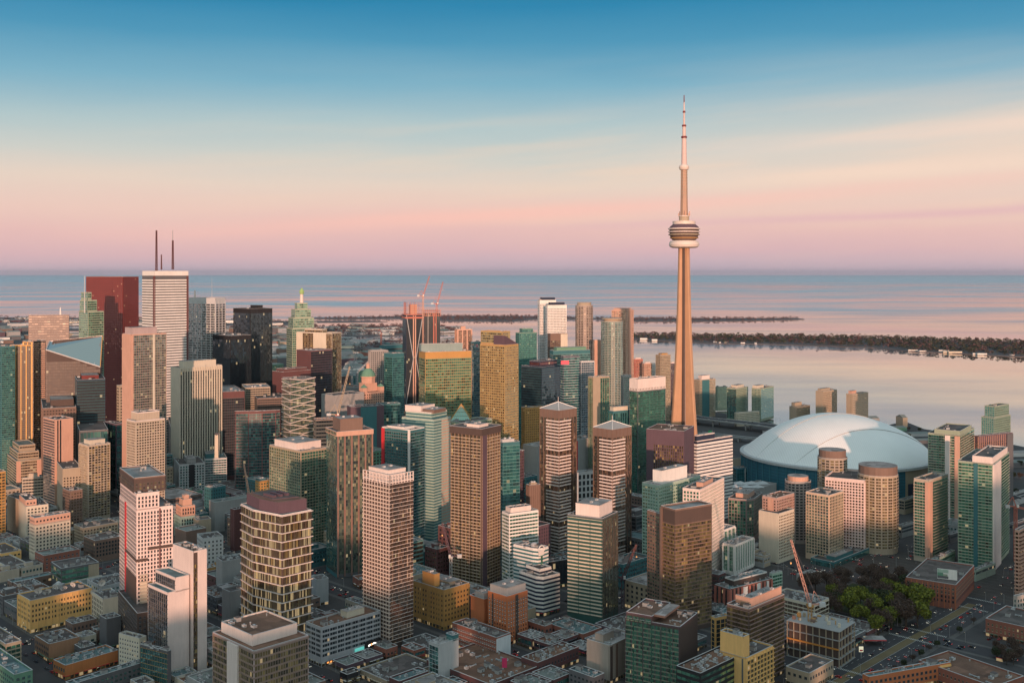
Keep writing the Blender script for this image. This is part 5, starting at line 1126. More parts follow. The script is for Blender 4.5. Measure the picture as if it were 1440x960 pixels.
# slanted-roof tower
x_, y_, a_, w_, d_ = corner(57,65,141,1440,18)
o = empty('office_tower', (x_, y_, 0), a_, 'big brown glass office tower cut by a slanted pale blue glass roof', 'building')
d_ = 46.0; zl, zr_ = gz(492,1440), gz(517,1450); zb_ = gz(479,1500)
q = MB(); q.prism([(0,0),(w_,0),(w_,d_),(0,d_)], 0, zl, wallm('dbrown'), plain('slanted_glass', (.17,.29,.34), .08), [zl, zr_, zb_+6, zb_]); q.build('wall', o)
q = MB(); gm = glassm('umber'); nb, nf = 24, 44
for k in range(nf):
    for j in range(nb):
        s0, s1 = w_*j/nb+.15, w_*(j+1)/nb-.15; top = zl + (zr_-zl)*(s1/w_); za = 3+k*3.9
        if za+3.2 > top-1: continue
        rr = rnd.random(); q.quad((s0,-.06,za),(s1,-.06,za),(s1,-.06,za+3.3),(s0,-.06,za+3.3), gm, rr)
q.build('glazing', o)
q = MB(); q.bar((0,0,zl+.3),(w_,0,zr_+.3),1.6,wallm('lgrey')); q.bar((0,0,zl+.3),(0,d_,zb_+.3),1.6,wallm('steel')); q.bar((0,d_,zb_+.3),(w_,d_,zb_+6.3),1.4,wallm('pinkw')); q.bar((w_,0,zr_+.3),(w_,d_,zb_+6.3),1.2,wallm('ochre'))
for k in range(1,9): q.bar((w_*k/9,0,zl+(zr_-zl)*k/9+.2),(w_*k/9,d_*.62,zb_*.62+(zl+(zr_-zl)*k/9)*.38+3),.35,wallm('lgrey'))
q.build('roof_edge', o)
q = MB(); 
def rz_(u, v): 
    f = zl + (zr_-zl)*u; g_ = zb_ + 6*u; return f + (g_-f)*v
q.add([(w_*.06,d_*.62,rz_(.06,.62)+.8),(w_*.97,d_*.66,rz_(.97,.66)+.8),(w_*.97,d_*.99,rz_(.97,.99)+.8),(w_*.06,d_*.99,rz_(.06,.99)+.8)], [(0,1,2,3)], roofm('roofb')); q.build('roof_deck', o)
c_, s_ = math.cos(a_), math.sin(a_)
FOOT.append([(x_+u*c_-v*s_, y_+u*s_+v*c_) for u, v in ((0,0),(w_,0),(w_,d_),(0,d_))]); cover(57,141,500,640,1440); SHORT.append(('slanted roof tower', (x_+15,y_+20), zl))

# chateau hotel with green dome
x_, y_, a_, w_, d_ = corner(495,512,540,1610,40)
H_ = gz(552,1610); hot = empty('chateau_hotel', (x_, y_, 0), a_, 'pink stone chateau hotel block with a green domed central tower', 'hotel')
q = MB(); q.box(0,w_,0,d_,0,H_,wallm('salmon'),roofm('roof')); q.box(w_*.2,w_*.8,d_*.25,d_*.75,H_,H_+13,wallm('salmon')); q.build('wall', hot)
q = MB(); gm = glassm('dark')
for k in range(int(H_/4)-1):
    for j in range(9):
        q.quad((w_*(j+.3)/9,-.06,4+k*4),(w_*(j+.7)/9,-.06,4+k*4),(w_*(j+.7)/9,-.06,6+k*4),(w_*(j+.3)/9,-.06,6+k*4), gm, rnd.random())
        q.quad((-.06,d_*(j+.7)/9,4+k*4),(-.06,d_*(j+.3)/9,4+k*4),(-.06,d_*(j+.3)/9,6+k*4),(-.06,d_*(j+.7)/9,6+k*4), gm, rnd.random())
tag(q.build('window', hot), kind='stuff')
q = MB(); cx_, cy_ = w_*.5, d_*.5
q.lathe([(11,H_+13),(11,H_+21),(12,H_+21.5),(12,H_+23)], wallm('salmon'), 8, cx_, cy_); q.build('drum', hot)
q = MB(); q.lathe([(11.5,H_+23),(10.5,H_+27),(8,H_+31),(5,H_+34),(3.2,H_+35)], wallm('green'), 12, cx_, cy_); q.build('dome', hot)
q = MB(); q.lathe([(3.2,H_+35),(3,H_+41),(3.5,H_+41.3),(.3,H_+44)], wallm('salmon'), 8, cx_, cy_); q.build('lantern', hot)
for (u, v) in ((.08,.1),(.92,.1)):
    q = MB(); q.box(w_*u-4,w_*u+4,d_*v-2,d_*v+6,H_,H_+7,wallm('salmon')); q.add([(w_*u-4.4,d_*v-2.4,H_+7),(w_*u+4.4,d_*v-2.4,H_+7),(w_*u+4.4,d_*v+6.4,H_+7),(w_*u-4.4,d_*v+6.4,H_+7),(w_*u,d_*v+2,H_+12)],[(0,1,4),(1,2,4),(2,3,4),(3,0,4)],wallm('green')); q.build('corner_turret', hot)
cover(495,540,556,640,1610); SHORT.append(('chateau hotel', (x_,y_+20), H_))
FOOT.append([(x_-15,y_),(x_+25,y_),(x_+25,y_+45),(x_-15,y_+45)])

# glass pyramid
x_, y_ = gx(648, 1265), 1275; z_ = gz(592,1255)
q = MB(); q.add([(x_-12,y_-12,z_),(x_+12,y_-12,z_),(x_+12,y_+12,z_),(x_-12,y_+12,z_),(x_,y_,z_+18)], [(0,1,4),(1,2,4),(2,3,4),(3,0,4)], glassm('green'))
for p in ((-12,-12),(12,-12),(12,12),(-12,12)): q.bar((x_+p[0],y_+p[1],z_),(x_,y_,z_+18),.8,wallm('ochre'))
for k in (.25,.5,.75):
    for s in (-1,1): q.bar((x_+s*12*(1-k),y_-12*(1-k),z_+18*k),(x_-s*12*(1-k)*(1 if s>0 else 1),y_-12*(1-k),z_+18*k),.3,wallm('ochre'))
for k in range(-3,4): q.bar((x_+k*3,y_-12.1,z_),(x_,y_,z_+18),.25,wallm('ochre'))
tag(q.build('glass_pyramid'), 'gold edged green glass pyramid on top of a low block', 'skylight')
# plum roof block of the lit tower
w_, d_, zt = lit['w'], lit['d'], lit['z']
q = MB(); q.prism([(w_*.03,d_*.12),(w_*.92,d_*.06),(w_*.95,d_*.92),(w_*.1,d_*.95),(-w_*.08,d_*.5)], zt, zt+9, wallm('plum'), roofm('roofb')); q.prism([(w_*.1,d_*.3),(w_*.85,d_*.2),(w_*.85,d_*.8),(w_*.15,d_*.85)], zt+9, zt+9.6, wallm('plum'), roofm('roof'))
for k in range(3): q.box(w_*(.2+.22*k),w_*(.3+.22*k),d_*.35,d_*.6,zt+9.6,zt+11.6,wallm('plum'))
q.build('penthouse', lit['root'])
# open crown of the beige tower
x_, y_, a_, w_, d_ = corner(511,548,581,826,45.5)
for o in col.objects:
    if o.get('label','').startswith('beige balcony tower with an open'):
        z0, z1 = gz(678,826), gz(668,826); q = MB(); m = wallm('pinkw')
        for k in range(9): q.bar((w_*k/8,0,z0-2),(w_*k/8,0,z1),.8,m)
        for k in range(9): q.bar((0,d_*k/8,z0-2),(0,d_*k/8,z1),.8,m)
        for z in (z1, (z0+z1)/2): q.bar((0,0,z),(w_,0,z),.6,m); q.bar((0,0,z),(0,d_,z),.6,m)
        q.build('crown_grid', o); break
# pink tower: setback bands, brown lower storeys; window strip of the white slab
def named(start):
    for o in col.objects:
        if o.get('label','').startswith(start): return o
def facebox(q, w_, d_, face, a, b_, z0, z1, c, pr):
    if face == 'R': q.obox((0,0), (1,0), (0,-1), w_*a, w_*b_, 0, pr, z0, z1, wallm(c))
    else: q.obox((0,0), (0,1), (-1,0), d_*a, d_*b_, 0, pr, z0, z1, wallm(c))
x_, y_, a_, w_, d_ = corner(168,192,243,815,32); o = named('white and pink apartment tower'); q = MB(); w_ = min(w_,112)
Z = lambda y: gz(y, 815)
facebox(q,w_,d_,'R',.30,1,Z(775),Z(771),'dbrown',.5); facebox(q,w_,d_,'L',0,.62,Z(790),Z(786),'dbrown',.5); facebox(q,w_,d_,'R',0,.30,Z(790),Z(786),'dbrown',.5)
q.build('setback_band', o)
q = MB(); facebox(q,w_,d_,'L',0,.58,20,Z(812),'dbrown',.3); facebox(q,w_,d_,'R',.28,1,20,Z(822),'brown',.3); q.build('lower_cladding', o)
q = MB(); facebox(q,w_,d_,'R',.10,.28,20,Z(818),'cream',.8)
for k in range(16): facebox(q,w_,d_,'R',.08,.30,22+k*2.6,23+k*2.6,'beige',1.4)
q.build('balcony_stack', o)
q = MB()
for k in range(10):
    for j in range(4):
        u = w_*(.34+.17*j); z = 26+k*3.1
        q.quad((u,-.36,z),(u+w_*.09,-.36,z),(u+w_*.09,-.36,z+1.9),(u,-.36,z+1.9), glassm('gold'), rnd.random())
tag(q.build('window', o), kind='stuff')
x_, y_, a_, w_, d_ = corner(243,272,291,775,45.5); o = named('blank white slab wall beside'); q = MB(); H_ = gz(775,775)
for k in range(int((H_-14)/3.3)):
    for j in range(3):
        u = w_*(.02+.09*j); z = 6+k*3.3; q.quad((u,-.12,z),(u+w_*.08,-.12,z),(u+w_*.08,-.12,z+2.5),(u,-.12,z+2.5), glassm('gold'), rnd.random())
q.build('window_strip', o)
# brown condo crown
# arch on the rounded white wing
for o in col.objects:
    if o.get('label','').startswith('rounded white wing with green'):
        w_, d_, z1 = cur['w'], cur['d'], cur['z1']; q = MB(); c0 = (w_*.28, w_*.06)
        cxm, cym = w_*.285, w_*.06; nx, ny = -.25, -.97
        prev = None
        for k in range(13):
            t = math.pi*k/12; p = (cxm - 3.4*math.cos(t)*.97, cym + 3.4*math.cos(t)*.25 - 1.2, z1 - 2 + 4.6*math.sin(t))
            if prev: q.bar(prev, p, .9, wallm('white'))
            prev = p
        q.box(cxm-3.4,cxm+3.4,cym-1.4,cym-.6,z1-6,z1-1.5,wallm('white')); q.box(cxm-1,cxm+1,cym-1.9,cym-1.4,2,z1-6,glassm('green'))
        q.build('arch', o)
        q = MB(); q.lathe([(3,z1-1),(3,z1+1.5),(2.2,z1+3),(0.2,z1+3.6)], wallm('steel'), 14, w_*.45, d_*.35); q.build('roof_dome', o); break

# ---------------------------------------------------------------- satellite dishes
def dish(px, py, size, label, tilt=0.5, azd=0.0, z=None, D=None):
    z = z if z is not None else ctv['z']; D = D or gd(py+size*.6, z); x = gx(px, D)
    root = empty('satellite_dish', (x, D, z), azd, label, 'satellite dish', 'dishes on the roofs of the studio quarter')
    q = MB(); r_ = size; n = 18; prof = []
    m = wallm('white'); vs_ = []; fs = []
    for j, (rr, dd) in enumerate(((0,0),(.4,.06),(.75,.2),(1,.36))):
        for k in range(n):
            t = 2*math.pi*k/n; a, b_, c = r_*rr*math.cos(t), -r_*dd, r_*rr*math.sin(t)
            vs_.append((a, b_*math.cos(tilt) - c*math.sin(tilt), r_*1.25 + c*math.cos(tilt) - b_*math.sin(tilt)))
    for j in range(3):
        for k in range(n): fs.append((j*n+k, (j+1)*n+k, (j+1)*n+(k+1)%n, j*n+(k+1)%n))
    q.add(vs_, fs, m); q.build('reflector', root)
    q = MB(); q.bar((0,.3,0),(0,.1,r_*1.2),.35,wallm('grey'),6); q.bar((-r_*.5,.5,0),(0,.2,r_),.2,wallm('grey')); q.bar((r_*.5,.5,0),(0,.2,r_),.2,wallm('grey')); q.build('mount', root)
    q = MB(); q.bar((0,0,r_*1.2),(0,-r_*.9,r_*1.45),.15,wallm('dgrey')); q.box(-.2,.2,-r_*.95,-r_*.8,r_*1.35,r_*1.6,wallm('dgrey')); q.build('feed_arm', root)
for px, py, s, lab, az_ in ((54,835,3.0,'big round dish nearest the street corner of the yellow roof',.3),(68,834,2.4,'second dish from the street corner on the yellow roof',.2),
    (79,829,2.6,'dish leaning against the roof cabin on the yellow roof',-.3),(92,828,1.7,'small dish beside the roof cabin on the yellow roof',.1),(103,825,2.4,'white dish at the middle of the yellow roof edge',-.1),
    (27,825,1.8,'dish at the street end of the yellow roof',.4),(36,825,1.4,'little dish behind the street end of the yellow roof',-.6)):
    dish(px, py, s, lab, .45, az_)
dish(132, 815, 2.6, 'dish on the cream strip window block', .3, .2, 26, 880); dish(143, 806, 3.0, 'largest dish standing behind the cream strip window block', .25, .5, 26, 905)
dish(85, 790, 2.0, 'dish on the green bay grey block', .3, -.2, 16.5, 985)
q = MB(); z = ctv['z']; D = gd(828, z)
tag(B_ := q, None) if False else None
x_ = gx(80, D); q.box(x_-4,x_+4,D,D+7,z,z+3.5,wallm('grey')); q.lathe([(2,z+3.5),(2,z+5),(.5,z+6)], wallm('lgrey'), 12, x_, D+3); q.build('roof_cabin', None) 
col.objects['roof_cabin']['label'] = 'grey round topped cabin among the dishes on the yellow studio building'; col.objects['roof_cabin']['category'] = 'roof cabin'

# ---------------------------------------------------------------- sign boards
def board(name, label, px0, px1, y0, y1, D, c, rot=0.0, letters=None, lc='white', z=None, emis=False):
    x0, x1 = gx(px0, D), gx(px1, D); w_ = (x1-x0); z1 = gz(y0, D); z0 = gz(y1, D)
    root = empty(name, ((x0+x1)/2, D, z0), rot, label, 'sign')
    q = MB(); q.box(-w_/2,w_/2,-.25,.25,0,z1-z0,wallm(c)); q.bar((-w_*.4,.6,-1.5),(-w_*.4,.1,z1-z0),.25,wallm('dgrey')); q.bar((w_*.4,.6,-1.5),(w_*.4,.1,z1-z0),.25,wallm('dgrey')); q.build('panel', root)
    return root, w_, z1-z0
r_, w_, h_ = board('roof_billboard', 'pale painted sign board with dark figures on the brick warehouse roof', 1319, 1345, 800, 814, 940, 'white', R(-26))
q = MB()
q.box(-w_*.49,w_*.06,-.32,-.26,h_*.06,h_*.30,wallm('dgrey')); q.box(-w_*.49,-w_*.2,-.34,-.26,h_*.3,h_*.62,wallm('green')); q.box(-w_*.2,w_*.02,-.34,-.26,h_*.3,h_*.5,wallm('sage')); q.box(-w_*.49,w_*.06,-.32,-.26,h_*.62,h_*.95,wallm('mint'))
q.build('painted_figures', r_)
def text(s, loc, rot, size, m, name, label=None, parent=None, ext=.04):
    cu = bpy.data.curves.new('t', 'FONT'); cu.body = s; cu.size = size; cu.extrude = ext; cu.resolution_u = 1
    tmp = bpy.data.objects.new('t', cu); col.objects.link(tmp)
    bpy.context.view_layer.update(); dg = bpy.context.evaluated_depsgraph_get()
    me = bpy.data.meshes.new_from_object(tmp.evaluated_get(dg)); bpy.data.objects.remove(tmp)
    me.materials.clear(); me.materials.append(m)
    o = bpy.data.objects.new(name, me); col.objects.link(o); o.location = loc; o.rotation_euler = rot
    if parent: o.parent = parent
    if label: tag(o, label, 'sign')
    return o
# shop signs under the grey ribbon window block
lw_ = plain('sign_white', (.8,.8,.8), emis=(1,.95,.85), es=1.6); lo_ = plain('sign_orange', (.8,.3,.05), emis=(1,.35,.08), es=1.3); lt_ = plain('sign_teal', (.1,.5,.45), emis=(.2,.8,.7), es=.5)
gb = None
x_, y_, a_, ww_, dd_ = corner(430,452,535,790,45.5)
def onface(u, z, o=-.6): return (x_+u*math.cos(a_)-o*math.sin(a_)*1, y_+u*math.sin(a_)+o*math.cos(a_), z)
gr = None
for o in col.objects:
    if o.get('label','').startswith('grey concrete office block with ribbon'): gr = o
ww_ = min(ww_, 90)
q = MB(); q.box(ww_*.72,ww_*.99,-1.2,-.3,3.5,9,wallm('black')); q.box(ww_*.55,ww_*.70,-1.0,-.3,3.0,6.2,lt_); q.box(ww_*.05,ww_*.4,-.9,-.3,2.0,3.4,wallm('dgrey')); q.build('shop_front', gr)
q = MB()
for k, (a, h0, h1) in enumerate(((0,5.0,6.4),(1,5.6,6.6),(2,5.4,7.0),(3,5.8,6.6),(4,5.9,7.2),(5,6.0,6.8),(6,6.0,6.8),(7,6.1,6.9),(8,6.2,7.0))): q.box(ww_*(.77+.022*a),ww_*(.79+.022*a),-1.4,-1.2,h0,h1,lo_ if a == 2 else lw_)
q.build('logo_sign', gr)
q = MB()
for k in range(6): q.box(ww_*(.08+.05*k),ww_*(.11+.05*k),-1.05,-.92,2.1,3.2,lo_)
q.build('lit_shop_window', gr)
mast('red lit sign strip on the narrow red sign tower', 795, 510, 509.2, 1495, 'red', .1) if False else None
q = MB(); D = 1492; q.box(gx(789,D),gx(800,D),D-1,D,gz(512,D),gz(507.5,D),plain('sign_red',(.8,.05,.06),emis=(1,.08,.1),es=.9)); tag(q.build('logo_sign'), 'small glowing red sign near the top of a narrow teal office tower', 'sign')
# vertical magenta banner beside the white ended brick wing
q = MB(); D = 765; q.box(gx(706,D),gx(713,D),D-.3,D,gz(938,D),gz(924.5,D),plain('banner_pink',(.55,.03,.12),.6)); q.bar((gx(706,D),D,0),(gx(706,D),D,gz(924,D)),.25,wallm('dgrey')); tag(q.build('banner_sign'), 'crimson banner sign standing below the white ended brick wing', 'sign')
# motorway sign
q = MB(); D = 1850; q.box(gx(996,D),gx(1001,D),D-.3,D,gz(609,D),gz(605,D),plain('sign_green',(.01,.35,.12),.6)); q.bar((gx(1001.5,D),D,0),(gx(1001.5,D),D,gz(604,D)),.6,wallm('grey')); tag(q.build('road_sign'), 'green road sign board beside the raised motorway', 'sign')

# ---------------------------------------------------------------- chimney
q = MB(); D = 1460; x_ = gx(305, D); q.bar((x_,D,0),(x_,D,gz(611,D)),6.6,wallm('cream'),4,5.4)
o = q.build('chimney_stack'); tag(o, 'tall square pale chimney stack beside the teal roofed block', 'chimney'); cover(302,308,615,676,D)
q = MB(); q.lathe([(3.3,0),(3.3,3),(2.6,3)], wallm('dgrey'), 4); o2 = q.build('cap', o, (x_,D,gz(611,D)-.2))

# ---------------------------------------------------------------- cranes
def truss(q, a, c, w_, m, n=14, t=.28, w2=None):
    a, c = Vector(a), Vector(c); d = (c-a).normalized(); up = Vector((0,0,1)) if abs(d.z) < .9 else Vector((0,1,0))
    s = d.cross(up).normalized(); u = s.cross(d).normalized(); w2 = w_ if w2 is None else w2
    def P_(k, i):
        f = k/n; h = (w_*(1-f)+w2*f)/2; o = a.lerp(c, f)
        return o + s*(h if i in (1,2) else -h) + u*(h if i in (2,3) else -h)
    for i in range(4): q.bar(P_(0,i), P_(n,i), t, m)
    for k in range(n):
        for i in range(4):
            q.bar(P_(k,i), P_(k+1,(i+1)%4), t*.75, m)
def crane(label, D, base, knee, tip, c, mastc=None, w_=2.2, t=.3, back=None, z0=0.0, tipD=None):
    """a luffing crane: mast from base to knee, jib from knee to tip (photo pixels at distance D)"""
    root = empty('tower_crane', (gx(base[0],D), D, z0), 0, label, 'crane')
    m = wallm(c); mm = wallm(mastc or c)
    O = Vector((gx(base[0],D), D, z0))
    K = Vector((gx(knee[0],D), D, gz(knee[1],D))); T = Vector((gx(tip[0],tipD or D), tipD or D, gz(tip[1],tipD or D)))
    K0 = Vector((K.x, K.y, K.z))
    q = MB(); truss(q, (0,0,0), tuple(Vector((0,0,K.z-z0))), w_, mm, max(4, int((K.z-z0)/(w_*1.6))), t); q.build('mast', root)
    q = MB(); truss(q, tuple(K-O), tuple(T-O), w_*.8, m, max(8, int((T-K).length/(w_*1.4))), t, w_*.45); q.build('jib', root)
    kx = K-O; sgn = -1 if T.x >= K.x else 1
    q = MB(); q.box(kx.x-w_*.9,kx.x+w_*.9,kx.y-w_*.9,kx.y+w_*.9,kx.z-1.5,kx.z+.5,mm); q.box(kx.x+sgn*-1*w_*.4-.9,kx.x+sgn*-1*w_*.4+.9,kx.y-w_*1.7,kx.y-w_*.9,kx.z,kx.z+2.4,wallm('white')); q.build('cab', root)
    q = MB(); A = kx + Vector((sgn*w_*3.6,0,1)); q.bar(tuple(kx), tuple(A), w_*.5, m); q.box(A.x-w_*.9,A.x+w_*.9,A.y-w_*.6,A.y+w_*.6,A.z-2.2,A.z+1,wallm('lgrey')); q.build('counterweight', root)
    q = MB(); F_ = kx + Vector((sgn*w_*1.2,0,w_*4.2)); q.bar(tuple(kx+Vector((w_*.3,0,0))), tuple(F_), t*1.3, m); q.bar(tuple(A), tuple(F_), t, m); q.bar(tuple(F_), tuple((T-O)*.999), t*.5, wallm('dgrey')); q.build('a_frame', root)
    hk = T - O; q = MB(); q.bar(tuple(hk), (hk.x, hk.y, hk.z-(hk.z-kx.z)*.35), .15, wallm('dgrey')); q.box(hk.x-.5,hk.x+.5,hk.y-.5,hk.y+.5,hk.z-(hk.z-kx.z)*.35-1.2,hk.z-(hk.z-kx.z)*.35,wallm('yellow')); q.build('hook', root)
crane('orange luffing crane leaning over the unfinished concrete frame beside the park', 812, (1139,905), (1139,850), (1112,758), (.55,.30,.24), 'ochre', 2.6, .36, z0=20)
crane('tan luffing crane standing before the chateau hotel', 1380, (475,590), (475,583), (492,515), 'tan', 'cran', 3.2, .55)
crane('small orange luffing crane beside the curved roof hall', 1200, (351,712), (351,700), (343,652), 'salmon', 'salmon', 2.2, .5)
crane('plum luffing crane rising between the open crown tower and dark striped brown tower', 960, (634,800), (634,782), (622,735), 'plum', 'lgrey', 2.2, .4)
crane('plum and white luffing crane in the dark gap beside the big brown condo', 930, (876,815), (876,812), (895,765), 'maroon', 'plum', 2.6, .45)
crane('red crane whose pale mast climbs the face of the braced tower', 1785, (595,480), (595,416), (604,388), 'cran', 'salmon', 2.2, .5)
crane('pink crane perched on the red trimmed unfinished wing', 1830, (614,440), (615,427), (623,396), 'cran', 'cran', 2.4, .5, z0=210)
crane('pale teal crane on a far harbour site beyond the chateau hotel', 2250, (495,522), (495,516), (502,496), 'steel', 'steel', 3.4, .8)
crane('pale teal long jib crane on the far harbour site before the bare concrete frame', 2150, (502,530), (502,524), (521,505), 'steel', 'steel', 3.4, .8)
crane('red and white crane standing on the far port land', 4200, (536,480), (536,470), (537,468), 'cran', 'cran', 5, 1.6)
crane('orange crane behind the orange terraced condo at the picture edge', 1080, (1428,760), (1428,712), (1446,716), 'cran', 'cran', 2.4, .6)

# unfinished concrete frame below the big crane
x_, y_, a_, w_, d_ = corner(1107,1180,1202,788,50)
w_ = min(w_, 60); d_ = min(d_, 60); H_ = gz(888,788)
root = empty('construction_frame', (x_,y_,0), a_, 'unfinished concrete frame building with open floors and orange safety edge', 'building site')
fh = H_/4
for k in range(5):
    q = MB(); q.box(-.5,w_+.5,-.5,d_+.5,k*fh-.35 if k else 0,k*fh+.05 if k else .2,wallm('grey')); q.build('floor_slab', root)
n1, n2_ = max(3,int(w_/5)), max(3,int(d_/5))
for k in range(4):
    for j in range(n2_+1):
        q = MB(); q.box(-.1,.6,d_*j/n2_-.35,d_*j/n2_+.35,k*fh+.06,(k+1)*fh-.36,wallm('tan')); q.build('column', root)
    for j in range(1,n1+1):
        q = MB(); q.box(w_*j/n1-.7,w_*j/n1,-.1,.6,k*fh+.06,(k+1)*fh-.36,wallm('tan')); q.build('column', root)
q = MB(); q.box(1,w_-1,1.5,d_-1,.2,H_-.5,wallm('dbrown')); q.build('core', root)
q = MB(); q.box(-1.0,-.6,0,d_,fh*2-.2,fh*2+1.0,wallm((.5,.22,.05))); q.build('safety_edge', root)
for k in range(26):
    q = MB(); u, v = rnd.uniform(1,w_-3), rnd.uniform(1,d_-3); s = rnd.uniform(.6,2.6); q.box(u,u+s,v,v+s*rnd.uniform(.4,1.4),H_+.06,H_+rnd.uniform(.6,3.4),wallm(rnd.choice(['tan','lgrey','ochre','brown','cream']))); q.build('formwork_box', root)
FOOT.append([(x_+u*math.cos(a_)-v*math.sin(a_), y_+u*math.sin(a_)+v*math.cos(a_)) for u,v in ((0,0),(w_,0),(w_,d_),(0,d_))]); cover(1107,1202,888,930,788)
SHORT.append(('unfinished concrete frame', (x_,y_+20), 20))

# ---------------------------------------------------------------- filling the blocks with low buildings
def fpoly_hit(p4):
    for fp in FOOT:
        xs = [a for a, _ in fp]; ys = [c for _, c in fp]
        if max(q[0] for q in p4) < min(xs)-2 or min(q[0] for q in p4) > max(xs)+2 or max(q[1] for q in p4) < min(ys)-2 or min(q[1] for q in p4) > max(ys)+2: continue
        if any(inpoly(q, fp) for q in p4) or any(inpoly(q, p4) for q in fp): return True
        m = (sum(q[0] for q in p4)/4, sum(q[1] for q in p4)/4)
        if inpoly(m, fp): return True
    return False
used = set(); ninf = 0
CN = {'brick':'brick','brown':'brown','tan':'tan','grey':'grey','dgrey':'dark grey','cream':'cream','lgrey':'pale grey','plum':'plum','ochre':'ochre','maroon':'maroon','steel':'steel grey','beige':'beige','tealw':'teal','salmon':'rosy','green':'green'}
KN = ['low flat block','squat block','plain low building','shed like block','small office block','narrow low block','flat roofed hall','row of shops','boxy low block']
def infill_label(c, h, x, y):
    ds = sorted(SHORT, key=lambda s: (s[1][0]-x)**2 + (s[1][1]-y)**2)
    size = 'very low' if h < 9 else 'low' if h < 15 else 'mid height' if h < 24 else 'taller'
    for i in range(4):
        for j in range(i+1, 6):
            A, Bn = ds[i][0], ds[j][0]
            lab = f"{size} {CN[c]} block between the {A} and the {Bn}"
            if len(lab.split()) <= 16 and lab not in used: used.add(lab); return lab
    return None
def lot(u0, v0, uw, vw, h, c, D=None):
    x, y = UV(u0, v0)
    p4 = [UV(u0,v0), UV(u0+uw,v0), UV(u0+uw,v0+vw), UV(u0,v0+vw)]
    px = [CX + q[0]/q[1]*FOC for q in p4]
    if max(px) < 0 or min(px) > 1440: return False
    if fpoly_hit(p4): return False
    yb = HY + CAMZ*FOC/y
    while True:
        yt = HY + (CAMZ-h)*FOC/max(q[1] for q in p4); nh = nt_ = 0
        for i in range(max(0, int(min(px)/4)), min(360, int(max(px)/4)+1)):
            for j in range(max(0, int(yt/4)), min(240, int(yb/4)+1)):
                nt_ += 1; nh += y < COVER[i][j] < 1e8
        if nh <= .22*nt_ or h < 12: break
        h *= .8
    if yt > 955: return False
    if seen(max(0,min(px)), min(1439,max(px)), yt, min(958,yb), y) < .10: return False
    lab = infill_label(c, h, *UV(u0+uw/2, v0+vw/2))
    if not lab: return False
    sp = dict(DEF); tall = h > 24
    sp.update(wall=c, glass=rnd.choice(['dark','win','teal','brown']), mode=rnd.choice(['g','g','g','ps','']) if not tall else rnd.choice(['gf','ps','g']), fh=rnd.choice([3.4,4,4.4]), bay=rnd.choice([3.4,4,5]), iw=y < 900, ww=rnd.uniform(.4,.6), wh=rnd.uniform(.4,.6), band=rnd.uniform(.8,1.6),
              units=rnd.randint(9,16) if y < 950 else rnd.randint(4,9) if y < 1300 else rnd.randint(1,4), roofc=rnd.choice(['roof','roof','roofl','roofb','roofg','rooft']), _keep=())
    root = empty(rnd.choice(['shop_block','office_block','apartment_block']) if h < 24 else 'apartment_block', (x, y, 0), GR, lab, 'building')
    mass(root, [(0,0),(uw,0),(uw,vw),(0,vw)], 0, h, sp, (x, y, GR), seed=int(u0*7+v0))
    if h > 10 and rnd.random() < .5:
        q = MB(); a, c2 = rnd.uniform(.15,.4)*uw, rnd.uniform(.15,.4)*vw; q.box(a,a+uw*.35,c2,c2+vw*.35,h-1,h+3,wallm(c),roofm('roofl')); q.build('penthouse', root)
    return True
blocks = []
for i in range(len(us)-1):
    for j in range(len(vs)-1):
        blocks.append((us[i][0]+us[i][1]+5, us[i+1][0]-us[i+1][1]-5, vs[j][0]+vs[j][1]+5, vs[j+1][0]-vs[j+1][1]-5))
blocks.append((960-30, 985, 560, 1560))
for (u0, u1, v0, v1) in blocks:
    if u0 >= 970: continue
    u = u0
    while u < u1-12:
        uw = min(rnd.uniform(26,46), u1-u)
        if u1-u-uw < 12: uw = u1-u
        v = v0
        while v < v1-10:
            vw = min(rnd.uniform(22,48), v1-v)
            if v1-v-vw < 12: vw = v1-v
            um, vm = u+uw/2, v+vw/2
            skip = (PARK[0]-8 < um < PARK[1]+12 and PARK[2]-8 < vm < 565) or rnd.random() < .10
            if vm < 345: skip = True
            if not skip:
                far = um > 600 and vm > 500
                h = rnd.choice([7,9,11,13,16,19]) if not far else rnd.choice([18,24,30,38,48,60])
                c = rnd.choice(['brick','brown','tan','grey','dgrey','cream','lgrey','plum','ochre','maroon','steel','beige','dgrey','brown'] if not far else ['tealw','plum','grey','green','steel','brown','tealw','dgrey','tan','maroon'])
                if UV(um, vm)[1] < 900 and UV(um, vm)[0] > -150: h = rnd.choice([6,7,9,11]); c = rnd.choice(['brick','maroon','dgrey','brown','plum','tan'])
                if not lot(u, v, uw-rnd.uniform(1,4), vw-rnd.uniform(1,4), h, c):
                    for (a, b_) in ((0,0),(.5,0),(0,.5),(.5,.5)):
                        if uw > 24 and vw > 24: lot(u+uw*a+.5, v+vw*b_+.5, uw*.5-2, vw*.5-2, h*.8, c)
            v += vw
        u += uw
# far side: harbour edge and banking district fillers
for u in range(1180, 1520, 55):
    for v in range(150, 2300, 60):
        c = rnd.choice(['grey','plum','steel','tealw','brown','lgrey','tan','dgrey','green'])
        x, y = UV(u, v)
        if x > 560 and rnd.random() < .7: continue
        if 180 < x < 600 and rnd.random() < .75: continue
        D_ = CX + x/y*FOC
        if D_ > 700: h = rnd.choice([8,10,14])
        else: h = rnd.choice([18,30,45,60,75])
        lot(u+rnd.uniform(0,10), v+rnd.uniform(0,10), rnd.uniform(26,42), rnd.uniform(28,48), h, c)

